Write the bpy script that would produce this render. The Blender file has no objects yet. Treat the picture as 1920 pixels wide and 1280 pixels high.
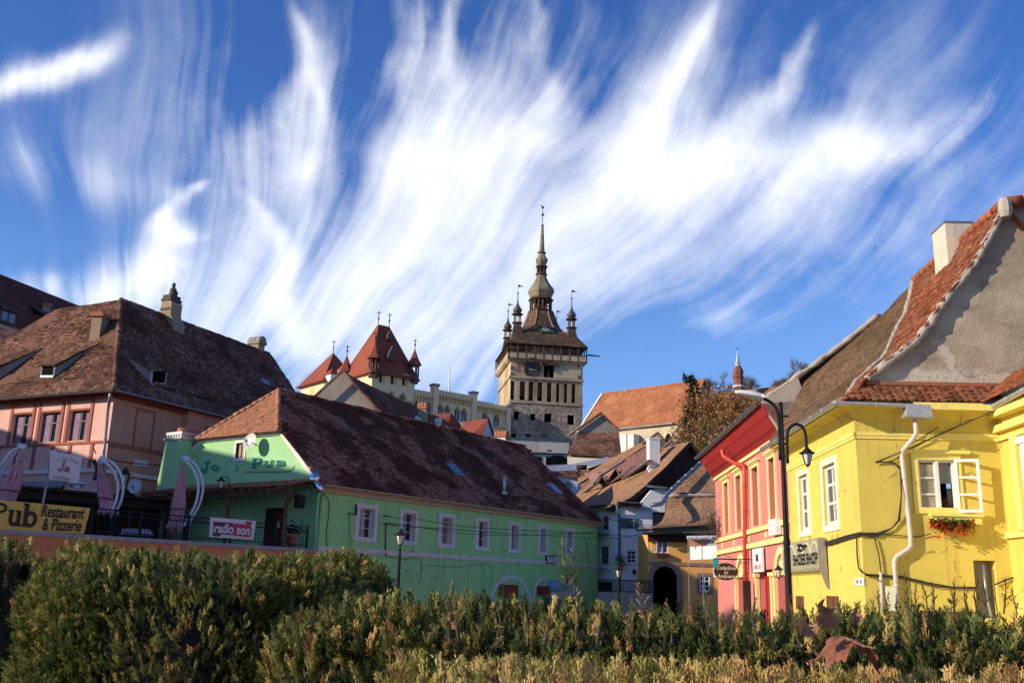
import bpy, math, random
import numpy as np
from math import sin, cos, tan, atan, atan2, asin, sqrt, radians, degrees, pi
from mathutils import Vector, Matrix
random.seed(7)
SC = bpy.context.scene
COL = SC.collection
# ---------------------------------------------------------------- camera
F = 1800.; PITCH = atan(458/F); ROLL = .028; CZ = 1.6
sp_, cp_ = sin(PITCH), cos(PITCH); sr_, cr_ = sin(ROLL), cos(ROLL)
FW = (0, cp_, sp_); U0 = (0, -sp_, cp_)
RT = (cr_, sr_*U0[1], sr_*U0[2]); UP = (-sr_, cr_*U0[1], cr_*U0[2])
cam = bpy.data.cameras.new('camera'); co = bpy.data.objects.new('camera', cam); COL.objects.link(co)
cam.sensor_width = 36; cam.lens = F/1920*36; cam.clip_start = .05; cam.clip_end = 4000
co.matrix_world = Matrix(((RT[0], UP[0], -FW[0], 0), (RT[1], UP[1], -FW[1], 0), (RT[2], UP[2], -FW[2], CZ), (0, 0, 0, 1)))
SC.camera = co
SC.view_settings.view_transform = 'Standard'; SC.view_settings.look = 'None'
SC.view_settings.exposure = EXPOSURE = 0.45; SC.view_settings.gamma = 1
SC.render.resolution_x, SC.render.resolution_y = 1024, 682
# ---------------------------------------------------------------- measuring: a pixel of the photograph as a ray into the place
def ray(px, py):
    a = (px-960)/F; b = (640-py)/F
    d = [FW[i]+a*RT[i]+b*UP[i] for i in range(3)]
    return (d[0]/d[1], 1., d[2]/d[1])
def P(px, py, Y):
    d = ray(px, py); return Vector((d[0]*Y, Y, CZ+d[2]*Y))
def PZ(px, py, z):
    d = ray(px, py); t = (z-CZ)/d[2]; return Vector((d[0]*t, t, z))
class Wall:
    """A vertical plane: u along it, n out of it, z up."""
    def __init__(s, x, y, ang, flip=False):
        s.O = (x, y); s.d = (cos(radians(ang)), sin(radians(ang)))
        k = -1 if flip else 1
        s.n = (k*s.d[1], -k*s.d[0]); s.flip = flip
    def w(s, u, n, z): return Vector((s.O[0]+u*s.d[0]+n*s.n[0], s.O[1]+u*s.d[1]+n*s.n[1], z))
    def uz(s, px, py, n=0):
        r = ray(px, py); ox = s.O[0]+n*s.n[0]; oy = s.O[1]+n*s.n[1]
        t = (ox*s.n[0]+oy*s.n[1])/(r[0]*s.n[0]+r[1]*s.n[1])
        return ((r[0]*t-ox)*s.d[0]+(r[1]*t-oy)*s.d[1], CZ+r[2]*t)
    def at(s, px, py, n=0):
        u, z = s.uz(px, py, n); return s.w(u, n, z)
# ---------------------------------------------------------------- sky and sun
SUN_EL = radians(20); SUN_AZ = radians(200)         # direction towards the sun, counted from +x
SUN = Vector((cos(SUN_AZ)*cos(SUN_EL), sin(SUN_AZ)*cos(SUN_EL), sin(SUN_EL)))
W = bpy.data.worlds.new("World"); SC.world = W; W.use_nodes = True
class NT:
    def __init__(s, tree): s.t = tree; tree.nodes.clear()
    def n(s, typ, ins=None, out=0, **props):
        nd = s.t.nodes.new(typ)
        for k, v in props.items(): setattr(nd, k, v)
        for k, v in (ins or {}).items(): s.put(nd.inputs[k], v)
        nd_out = nd.outputs[out] if out is not None else nd
        return nd_out
    def put(s, sock, v):
        if hasattr(v, 'links') or hasattr(v, 'is_linked'): s.t.links.new(v, sock)
        else: sock.default_value = v
    def m(s, op, a, b=None, c=None, clamp=False):
        nd = s.t.nodes.new('ShaderNodeMath'); nd.operation = op; nd.use_clamp = clamp
        for i, v in enumerate((a, b, c)):
            if v is not None: s.put(nd.inputs[i], v)
        return nd.outputs[0]
    def add(s, *a):
        r = a[0]
        for x in a[1:]: r = s.m('ADD', r, x)
        return r
    def mul(s, *a):
        r = a[0]
        for x in a[1:]: r = s.m('MULTIPLY', r, x)
        return r
    def sub(s, a, b): return s.m('SUBTRACT', a, b)
    def ss(s, x, lo, hi, a=0., b=1.):
        nd = s.t.nodes.new('ShaderNodeMapRange'); nd.interpolation_type = 'SMOOTHSTEP'
        s.put(nd.inputs[0], x)
        for i, v in enumerate((lo, hi, a, b)): s.put(nd.inputs[i+1], v)
        return nd.outputs[0]
    def lin(s, x, lo, hi, a=0., b=1.):
        nd = s.t.nodes.new('ShaderNodeMapRange'); s.put(nd.inputs[0], x)
        for i, v in enumerate((lo, hi, a, b)): s.put(nd.inputs[i+1], v)
        return nd.outputs[0]
    def xyz(s, x, y=0., z=0.): return s.n('ShaderNodeCombineXYZ', {0: x, 1: y, 2: z})
    def noise(s, vec, scale=1., detail=4., rough=.55, dist=0., dim='3D', out=0):
        return s.n('ShaderNodeTexNoise', {'Vector': vec, 'Scale': scale, 'Detail': detail, 'Roughness': rough, 'Distortion': dist}, out=out, noise_dimensions=dim)
    def mix(s, f, a, b, blend='MIX'):
        nd = s.t.nodes.new('ShaderNodeMix'); nd.data_type = 'RGBA'; nd.blend_type = blend
        s.put(nd.inputs[0], f)
        for i, v in ((6, a), (7, b)):
            if isinstance(v, tuple) and len(v) == 3: v = (*v, 1)
            s.put(nd.inputs[i], v)
        return nd.outputs[2]
    def ramp(s, f, stops):
        nd = s.t.nodes.new('ShaderNodeValToRGB'); s.put(nd.inputs[0], f)
        e = nd.color_ramp.elements
        while len(e) < len(stops): e.new(.5)
        for el, (p, c) in zip(e, stops): el.position = p; el.color = (*c, 1)
        return nd.outputs[0]
def ae(px, py):
    r = ray(px, py); l = sqrt(r[0]**2+1+r[2]**2); return atan2(r[0], 1), asin(r[2]/l)
def make_sky():
    t = NT(W.node_tree)
    sky = t.n('ShaderNodeTexSky', sky_type='NISHITA', sun_disc=False, sun_elevation=SUN_EL, sun_rotation=pi/2-SUN_AZ, air_density=1.0, dust_density=.3, ozone_density=3.0, altitude=400)
    dirv = t.n('ShaderNodeTexCoord', out=0)
    sep = t.n('ShaderNodeSeparateXYZ', {0: dirv}, out=None)
    x, y, z = sep.outputs
    az = t.m('ARCTAN2', x, y); el = t.m('ARCSINE', z)
    # the cirrus, laid over azimuth and elevation
    nv = t.xyz(az, el)
    wz = t.n('ShaderNodeTexNoise', {'Vector': nv, 'Scale': 4.2, 'Detail': 2., 'Roughness': .4}, out=1)
    ws = t.n('ShaderNodeSeparateXYZ', {0: wz}, out=None)
    wx = t.sub(ws.outputs[0], .5); wy = t.sub(ws.outputs[1], .5)
    wz2 = t.n('ShaderNodeTexNoise', {'Vector': nv, 'Scale': 19., 'Detail': 5., 'Roughness': .6}, out=1)
    ws2 = t.n('ShaderNodeSeparateXYZ', {0: wz2}, out=None)
    vx = t.sub(ws2.outputs[0], .5); vy = t.sub(ws2.outputs[1], .5)
    azw = t.add(az, t.mul(wx, .07), t.mul(vx, .004)); elw = t.add(el, t.mul(wy, .07), t.mul(vy, .004))
    cx, cy = ae(190, 1250)
    dx = t.sub(azw, cx); dy = t.sub(elw, cy)
    r = t.m('SQRT', t.add(t.mul(dx, dx), t.mul(dy, dy))); th = t.m('ARCTAN2', dx, dy)
    # filaments fan out from a point low on the horizon and bend over with height
    thc = t.add(th, t.mul(r, r, .10), t.mul(wx, .10))
    coarse = t.noise(t.xyz(t.mul(thc, 4.2), t.mul(r, 2.4), 3.1), 1., 3., .5)
    mid = t.noise(t.xyz(t.mul(thc, 10.5), t.mul(r, 2.6), 5.3), 1., 4., .5)
    fine = t.noise(t.xyz(t.mul(thc, 34.), t.mul(r, 4.2), 9.7), 1., 6., .58)
    hair = t.noise(t.xyz(t.mul(thc, 110.), t.mul(r, 9.), 1.7), 1., 4., .6)
    puff = t.noise(nv, 26., 6., .62)
    def blob(px, py, sx, sy, amp):
        a, e = ae(px, py)
        qx = t.mul(t.sub(azw, a), 1/sx); qy = t.mul(t.sub(elw, e), 1/sy)
        return t.mul(t.m('EXPONENT', t.mul(t.add(t.mul(qx, qx), t.mul(qy, qy)), -1.)), amp)
    def stroke(p0, p1, w, amp, bend=0., taper=.9):
        a0, e0 = ae(*p0); a1, e1 = ae(*p1); L = sqrt((a1-a0)**2+(e1-e0)**2); ux, uy = (a1-a0)/L, (e1-e0)/L
        qx = t.sub(azw, a0); qy = t.sub(elw, e0)
        s_ = t.mul(t.add(t.mul(qx, ux), t.mul(qy, uy)), 1/L)
        d = t.sub(t.mul(qx, -uy), t.mul(qy, -ux))
        d = t.add(d, t.mul(t.m('SINE', t.mul(s_, pi)), bend))
        wv = t.mul(t.m('ADD', 1.2, t.mul(s_, -taper)), w)
        q = t.m('DIVIDE', d, t.m('MAXIMUM', wv, w*.25))
        g = t.m('EXPONENT', t.mul(t.mul(q, q), -1.))
        return t.mul(g, t.ss(s_, -.15, .25), t.ss(s_, 1.1, .6), amp)
    cov = t.add(blob(790, 400, .20, .12, .56), blob(900, 280, .10, .06, .30), blob(640, 610, .12, .08, .56), blob(1180, 520, .26, .08, .20), blob(1560, 440, .2, .10, .10), blob(330, 640, .16, .06, .14), blob(1100, 360, .24, .09, .34), blob(990, 260, .05, .04, .12),
                blob(1490, 250, .07, .025, .26), blob(1270, 310, .06, .028, .36), blob(1480, 330, .20, .09, .30), blob(30, 290, .16, .06, .12), blob(1000, 110, .42, .14, .26), blob(1350, 610, .035, .025, .44), blob(800, 660, .22, .06, .20), blob(500, 240, .14, .10, .14),
                blob(100, 345, .12, .02, .16), blob(1120, 570, .16, .06, .16), blob(1800, 200, .14, .14, .10), blob(1000, 470, .16, .06, .14), blob(560, 500, .09, .11, .14))
    st = t.add(stroke((140, 595), (352, 425), .026, .95, .016, .35), stroke((346, 470), (322, 385), .013, .75, -.016, .4), stroke((318, 395), (385, 350), .010, .55), stroke((-30, 165), (225, 60), .014, .56, .012, .3), stroke((60, 150), (200, 100), .02, .3), stroke((-40, 215), (90, 130), .012, .35),
               stroke((0, 580), (130, 525), .020, .45), stroke((530, 360), (578, 90), .016, .34, .03), stroke((582, 160), (565, -20), .014, .40, .01), stroke((1190, 360), (1420, 190), .030, .46, .012, .6), stroke((1400, 215), (1540, -20), .016, .50, .016, .7),
               stroke((1360, 350), (1640, 220), .034, .44, .01, .5), stroke((1560, 270), (1930, 70), .022, .42, .03), stroke((700, 350), (840, 130), .036, .34, .02, .6), stroke((840, 200), (858, 0), .018, .42, -.015), stroke((990, 300), (1010, 120), .03, .30, .02), stroke((985, 120), (1000, -10), .018, .26, .01),
               stroke((1100, 300), (1260, 130), .034, .32, .02), stroke((1230, 170), (1345, -20), .020, .42, .012), stroke((420, 310), (570, 110), .030, .26, .015), stroke((500, 620), (430, 370), .020, .46, .024), stroke((570, 700), (500, 540), .022, .34, .0), stroke((720, 180), (800, -20), .02, .32, .01), stroke((860, 330), (960, 220), .02, .25, .006))
    tex = t.add(t.mul(t.sub(coarse, .5), 1.05), t.mul(t.sub(mid, .5), 1.35), t.mul(t.sub(fine, .5), .44), t.mul(t.sub(hair, .5), .12), t.mul(t.sub(puff, .5), .30))
    env = t.ss(t.add(cov, t.mul(st, .6)), .0, .40, .12, 1.)
    body = t.add(t.mul(tex, env), t.mul(cov, .66), t.mul(st, t.add(.02, t.mul(fine, .4), t.mul(mid, .35), t.mul(puff, .85))), -.05)
    den = t.sub(1., t.m('EXPONENT', t.mul(t.m('POWER', t.m('MAXIMUM', t.add(body, .0), 0.), 1.45), -1.75)))
    den = t.mul(den, t.ss(el, .0, .12, .35, 1.))
    hsv = t.n('ShaderNodeHueSaturation', {'Hue': HUE, 'Saturation': SAT, 'Value': 1., 'Color': sky})
    col = t.n('ShaderNodeGamma', {'Color': hsv, 'Gamma': 1.0})
    tint = t.mix(1., col, SKYTINT, 'MULTIPLY')
    tint = t.mix(t.ss(el, .42, .06, 0., .72), tint, (1.0, 2.15, 4.5))
    full = t.mix(den, tint, CLOUD)
    bg = t.n('ShaderNodeBackground', {'Color': full, 'Strength': .15})
    t.n('ShaderNodeOutputWorld', {'Surface': bg}, out=None)
SKYTINT = (.92, .88, .88); HUE, SAT = .517, 1.26; CLOUD = (6.5, 6.55, 6.75)
make_sky()
sl = bpy.data.lights.new('sun', 'SUN'); sl.energy = 3.9; sl.angle = radians(.5); sl.color = (1., .87, .68)
so = bpy.data.objects.new('sun', sl); COL.objects.link(so)
so.rotation_euler = (-SUN).to_track_quat('-Z', 'Y').to_euler()
# ---------------------------------------------------------------- objects
def tag(o, label=None, cat=None, group=None, kind=None):
    for k, v in (('label', label), ('category', cat), ('group', group), ('kind', kind)):
        if v: o[k] = v
    return o
def thing(name, label, cat, loc=(0, 0, 0), group=None):
    o = bpy.data.objects.new(name, None); COL.objects.link(o); o.location = loc; o.empty_display_size = .3
    return tag(o, label, cat, group)
def root_loc(o):
    while o.parent: o = o.parent
    return Vector(o.location)
class MB:
    """Collects shapes in place coordinates; build() links them as one mesh object."""
    def __init__(s): s.v = []; s.f = []; s.mi = []; s.rn = []; s.sm = []
    def add(s, vs, fs, mi=0, rn=.5, smooth=False):
        b = len(s.v); s.v.extend(tuple(v) for v in vs)
        for f in fs: s.f.append(tuple(b+i for i in f)); s.mi.append(mi); s.rn.append(rn); s.sm.append(smooth)
        return s
    def poly(s, pts, mi=0, rn=.5): return s.add(pts, [tuple(range(len(pts)))], mi, rn)
    def hexa(s, p, mi=0, rn=.5):   # 8 corners: bottom 0-3, top 4-7
        return s.add(p, [(3, 2, 1, 0), (4, 5, 6, 7), (0, 1, 5, 4), (1, 2, 6, 5), (2, 3, 7, 6), (3, 0, 4, 7)], mi, rn)
    def box(s, Wl, u0, u1, n0, n1, z0, z1, mi=0, rn=.5):
        if (n1 < n0): n0, n1 = n1, n0
        q = [Wl.w(u, n, z) for z in (z0, z1) for (u, n) in ((u0, n0), (u1, n0), (u1, n1), (u0, n1))]
        return s.hexa(q, mi, rn)
    def abox(s, x0, x1, y0, y1, z0, z1, mi=0, rn=.5):
        return s.hexa([(x, y, z) for z in (z0, z1) for (x, y) in ((x0, y0), (x1, y0), (x1, y1), (x0, y1))], mi, rn)
    def bar(s, a, b, w, h, up=(0, 0, 1), mi=0, rn=.5):   # box beam from a to b
        a = Vector(a); b = Vector(b); d = (b-a).normalized(); up = Vector(up)
        if abs(d.dot(up)) > .98: up = Vector((1, 0, 0))
        sd = d.cross(up).normalized()*w/2; uu = sd.cross(d).normalized()*h/2
        return s.hexa([a-sd-uu, a+sd-uu, b+sd-uu, b-sd-uu, a-sd+uu, a+sd+uu, b+sd+uu, b-sd+uu], mi, rn)
    def prism(s, pts, vec, mi=0, rn=.5):
        vec = Vector(vec); n = len(pts); vs = [Vector(p) for p in pts]+[Vector(p)+vec for p in pts]
        fs = [tuple(range(n))[::-1], tuple(range(n, 2*n))]+[(i, (i+1) % n, (i+1) % n+n, i+n) for i in range(n)]
        return s.add(vs, fs, mi, rn)
    def tube(s, pts, r, seg=8, mi=0, rn=.5, cap=True):
        pts = [Vector(p) for p in pts]; n = len(pts)
        rr = r if isinstance(r, (list, tuple)) else [r]*n
        vs = []; fs = []; prev = None
        for i, p in enumerate(pts):
            d = (pts[min(i+1, n-1)]-pts[max(i-1, 0)]).normalized()
            if prev is None:
                a = d.cross(Vector((0, 0, 1)))
                if a.length < .05: a = d.cross(Vector((1, 0, 0)))
            else: a = prev-d*prev.dot(d)
            a.normalize(); prev = a; b = d.cross(a)
            for k in range(seg):
                q = 2*pi*k/seg; vs.append(p+(a*cos(q)+b*sin(q))*rr[i])
        for i in range(n-1):
            for k in range(seg): fs.append((i*seg+k, i*seg+(k+1) % seg, (i+1)*seg+(k+1) % seg, (i+1)*seg+k))
        if cap: fs.append(tuple(range(seg))[::-1]); fs.append(tuple((n-1)*seg+k for k in range(seg)))
        return s.add(vs, fs, mi, rn, seg > 5)
    def lathe(s, c, prof, seg=12, mi=0, rot=0., rn=.5, sx=1., sy=1., smooth=None):
        c = Vector(c); vs = []; fs = []
        for (r, z) in prof:
            for k in range(seg):
                q = rot+2*pi*k/seg; vs.append((c.x+r*cos(q)*sx, c.y+r*sin(q)*sy, c.z+z))
        n = len(prof)
        for i in range(n-1):
            for k in range(seg): fs.append((i*seg+k, i*seg+(k+1) % seg, (i+1)*seg+(k+1) % seg, (i+1)*seg+k))
        fs.append(tuple(range(seg))[::-1]); fs.append(tuple((n-1)*seg+k for k in range(seg)))
        return s.add(vs, fs, mi, rn, (seg > 9) if smooth is None else smooth)
    def sphere(s, c, r, seg=10, rings=6, mi=0, sz=1., rn=.5):
        pr = [(max(.001, r*sin(pi*i/rings)), -r*sz*cos(pi*i/rings)) for i in range(rings+1)]
        return s.lathe(c, pr, seg, mi, rn=rn, smooth=True)
    def build(s, name, mats, parent=None):
        me = bpy.data.meshes.new(name)
        off = root_loc(parent) if parent else Vector((0, 0, 0))
        va = np.array(s.v, dtype=np.float64).reshape(-1, 3)-np.array(off)
        lens = np.array([len(f) for f in s.f], dtype=np.int32); idx = np.fromiter((i for f in s.f for i in f), dtype=np.int32)
        me.vertices.add(len(va)); me.vertices.foreach_set('co', va.astype(np.float32).ravel())
        me.loops.add(len(idx)); me.loops.foreach_set('vertex_index', idx)
        me.polygons.add(len(lens)); st = np.zeros(len(lens), np.int32); st[1:] = np.cumsum(lens)[:-1]
        me.polygons.foreach_set('loop_start', st); me.polygons.foreach_set('loop_total', lens)
        me.polygons.foreach_set('material_index', np.array(s.mi, np.int32))
        me.polygons.foreach_set('use_smooth', np.array(s.sm, bool))
        at = me.attributes.new('rnd', 'FLOAT', 'FACE'); at.data.foreach_set('value', np.array(s.rn, np.float32))
        for m_ in (mats if isinstance(mats, (list, tuple)) else [mats]): me.materials.append(m_)
        me.update(calc_edges=True); me.validate()
        o = bpy.data.objects.new(name, me); COL.objects.link(o)
        if parent: o.parent = parent
        return o
def single(mb, name, mats, label, cat, loc, group=None, kind=None):
    """A thing that is one mesh, with its origin at loc."""
    loc = Vector(loc); mb.v = [tuple(Vector(v)-loc) for v in mb.v]
    o = mb.build(name, mats); o.location = loc
    return tag(o, label, cat, group, kind)
# ---------------------------------------------------------------- materials
MATS = {}
def newmat(name):
    m_ = bpy.data.materials.new(name); m_.use_nodes = True; t = NT(m_.node_tree)
    pos = t.n('ShaderNodeNewGeometry', out=0)
    return m_, t, pos
def finish(t, color, rough=.8, bump=None, bs=.3, bd=.02, metal=0., spec=.3, emit=None, trans=None, normal_extra=None):
    ins = {'Base Color': color if hasattr(color, 'links') else (*color, 1), 'Roughness': rough, 'Metallic': metal, 'Specular IOR Level': spec}
    if bump is not None:
        ins['Normal'] = t.n('ShaderNodeBump', {'Height': bump, 'Strength': bs, 'Distance': bd})
    b = t.n('ShaderNodeBsdfPrincipled', ins, out=None)
    if emit: b.inputs['Emission Color'].default_value = (*emit[0], 1); b.inputs['Emission Strength'].default_value = emit[1]
    s_ = b.outputs[0]
    if trans:
        tr = t.n('ShaderNodeBsdfTranslucent', {'Color': color if hasattr(color, 'links') else (*color, 1)})
        s_ = t.n('ShaderNodeMixShader', {0: trans, 1: s_, 2: tr})
    t.n('ShaderNodeOutputMaterial', {'Surface': s_}, out=None)
def mul3(c, k): return tuple(min(1., max(0., x*k)) for x in c)
def plaster(name, c, dirt=(.16, .13, .10), stain=.35, patch=.25, rough=.9, scale=1., patchcol=None):
    m_, t, pos = newmat(name)
    big = t.noise(pos, .55*scale, 5., .6); mid = t.noise(pos, 3.2*scale, 6., .65); fin = t.noise(pos, 24.*scale, 4., .6)
    st = t.noise(t.n('ShaderNodeMapping', {'Vector': pos, 'Scale': (2.6*scale, 2.6*scale, .22*scale)}), 1., 5., .6)
    c1 = t.mix(t.mul(t.ss(big, .35, .7), patch), c, patchcol or mul3(c, .72))
    c1 = t.mix(t.mul(t.ss(mid, .52, .75), patch*.7), c1, mul3(c, 1.15))
    c2 = t.mix(t.mul(t.ss(st, .52, .78), stain), c1, dirt)
    c3 = t.mix(t.mul(t.ss(fin, .62, .8), stain*.35), c2, mul3(dirt, .8))
    st2 = t.noise(t.n('ShaderNodeMapping', {'Vector': pos, 'Scale': (9.*scale, 9.*scale, .5*scale)}), 1., 4., .6)
    c3 = t.mix(t.mul(t.ss(st2, .56, .72), t.ss(big, .42, .6), stain*.7), c3, dirt)
    wv = t.n('ShaderNodeVectorMath', {0: pos, 1: t.n('ShaderNodeVectorMath', {0: t.n('ShaderNodeTexNoise', {'Vector': pos, 'Scale': 2.5*scale, 'Detail': 3.}, out=1), 'Scale': .45}, operation='SCALE')}, operation='ADD')
    ck = t.n('ShaderNodeTexVoronoi', {'Vector': wv, 'Scale': .55*scale}, out=0, feature='DISTANCE_TO_EDGE')
    c3 = t.mix(t.mul(t.ss(ck, .014, .004), t.ss(mid, .48, .58), min(.8, stain*1.2)), c3, mul3(dirt, .6))
    chip = t.ss(t.add(mid, t.mul(t.sub(fin, .5), .3)), .70, .73); c3 = t.mix(t.mul(chip, min(.7, stain)), c3, tuple((x+y)/2 for x, y in zip(mul3(c, .8), (.42, .38, .33))))
    finish(t, c3, rough, t.add(t.mul(mid, .6), t.mul(fin, .4)), .35, .03)
    return m_
def paint(name, c, rough=.5, vary=.15, spec=.35, metal=0.):
    m_, t, pos = newmat(name)
    n1 = t.noise(pos, 7., 5., .6); n2 = t.noise(pos, 60., 3., .6)
    col = t.mix(t.mul(t.ss(n1, .4, .75), vary*2), c, mul3(c, .6))
    finish(t, col, rough, t.add(n1, t.mul(n2, .3)), .12, .01, metal, spec)
    return m_
def wood(name, c, rough=.75, grain=(6., 6., .6)):
    m_, t, pos = newmat(name)
    n1 = t.noise(t.n('ShaderNodeMapping', {'Vector': pos, 'Scale': grain}), 2., 6., .65)
    n2 = t.noise(pos, 1.3, 3., .5)
    rn = t.n('ShaderNodeAttribute', out=2, attribute_name='rnd')
    col = t.mix(t.ss(n1, .35, .7), mul3(c, .45), mul3(c, 1.2)); col = t.mix(t.mul(t.ss(n2, .45, .7), .5), col, mul3(c, .55))
    col = t.mix(t.lin(rn, 0., 1., .0, .45), col, mul3(c, .4))
    finish(t, col, rough, n1, .35, .01)
    return m_
def tile(name, cols, patchcol, patch=.6, moss=(.06, .05, .03), mossamt=.3, scale=.5, lo=.45, hi=.62, rough=.85):
    """Fired clay: each tile its own tone (face attribute), patches of older tiles, lichen."""
    m_, t, pos = newmat(name)
    rn = t.n('ShaderNodeAttribute', out=2, attribute_name='rnd')
    col = t.ramp(rn, [(i/(len(cols)-1), c) for i, c in enumerate(cols)])
    big = t.noise(pos, scale, 5., .62, .4)
    jit = t.add(big, t.mul(t.sub(rn, .5), .10))
    col = t.mix(t.mul(t.ss(jit, lo, hi), patch), col, patchcol)
    ms = t.noise(pos, 2.3, 6., .7); fin = t.noise(pos, 14., 5., .65)
    col = t.mix(t.mul(t.ss(t.add(ms, t.mul(t.sub(fin, .5), .4)), .53, .68), mossamt), col, moss)
    col = t.mix(t.mul(t.ss(fin, .5, .75), .35), col, mul3(cols[0], .5))
    finish(t, col, rough, fin, .4, .02, spec=.2)
    return m_
def glass(name, c=(.015, .02, .028), rough=.06):
    m_, t, pos = newmat(name)
    n = t.noise(pos, 1.1, 2., .5)
    finish(t, c, rough, n, .10, .08, spec=.8)
    return m_
def cloth(name, c, c2=None, rough=.85, trans=.25, scale=6.):
    m_, t, pos = newmat(name)
    n1 = t.noise(t.n('ShaderNodeMapping', {'Vector': pos, 'Scale': (1., 1., .25)}), scale, 5., .6)
    finish(t, t.mix(t.ss(n1, .35, .7), c, c2 or mul3(c, .6)), rough, t.noise(pos, 40., 3.), .2, .01, trans=trans, spec=.15)
    return m_
def stone(name, c, c2, scale=1., rubble=0., stain=.5):
    m_, t, pos = newmat(name)
    big = t.noise(pos, .22*scale, 6., .62); mid = t.noise(pos, 1.3*scale, 6., .65)
    vor = t.n('ShaderNodeTexVoronoi', {'Vector': pos, 'Scale': 1.6*scale}, out=0)
    st = t.noise(t.n('ShaderNodeMapping', {'Vector': pos, 'Scale': (.9*scale, .9*scale, .1*scale)}), 1., 5., .6)
    col = t.mix(t.ss(big, .35, .68), c, c2); col = t.mix(t.mul(t.ss(mid, .5, .72), .45), col, mul3(c2, .65))
    col = t.mix(t.mul(t.ss(st, .52, .75), stain), col, mul3(c2, .45))
    if rubble: col = t.mix(t.mul(t.ss(vor, .38, .7), rubble), col, mul3(c2, .55))
    finish(t, col, .92, t.add(mid, t.mul(vor, rubble)), .5, .12*1.)
    return m_
def leafmat(name, stops, trans=.3, rough=.6):
    m_, t, pos = newmat(name)
    rn = t.n('ShaderNodeAttribute', out=2, attribute_name='rnd')
    finish(t, t.ramp(rn, stops), rough, None, trans=trans, spec=.25)
    return m_
# ---------------------------------------------------------------- shared colours
M = {}
M['glass'] = glass('window_glass'); M['glass_sky'] = glass('sky_tinted_glass', (.10, .13, .19), .12)  # the pale one has the sky's reflection put into its colour
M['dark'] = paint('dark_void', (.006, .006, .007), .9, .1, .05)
M['white'] = paint('white_paint', (.80, .78, .74), .5); M['white_trim'] = plaster('white_trim', (.78, .74, .68), stain=.2, patch=.12)
M['pinkwhite'] = plaster('pale_trim', (.80, .69, .60), stain=.2, patch=.12)
M['black_metal'] = paint('black_iron', (.016, .015, .014), .65, .2, .2)
M['zinc'] = paint('zinc', (.33, .34, .36), .42, .3, .5, .7); M['zinc_light'] = paint('pale_zinc', (.55, .55, .56), .4, .25, .5, .5)
M['chrome'] = paint('shiny_duct', (.8, .8, .82), .18, .1, .5, 1.)
M['darkwood'] = wood('dark_timber', (.055, .028, .018)); M['brownwood'] = wood('brown_timber', (.20, .085, .04)); M['boards'] = wood('weathered_boards', (.075, .032, .020), grain=(5., 5., .35))
M['stucco_grey'] = plaster('grey_render', (.33, .29, .24), dirt=(.10, .08, .07), stain=.5, patch=.6)
M['cable'] = paint('cable', (.045, .035, .03), .7)
M['lampglass'] = paint('lamp_glass', (.62, .60, .54), .25, .1, .5)
M['mortar'] = plaster('mortar', (.46, .40, .32), stain=.4, patch=.5, scale=3.)
M['terracotta'] = paint('terracotta', (.42, .15, .08), .8)
M['teal'] = paint('teal_paint', (.02, .36, .34), .4)
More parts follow.
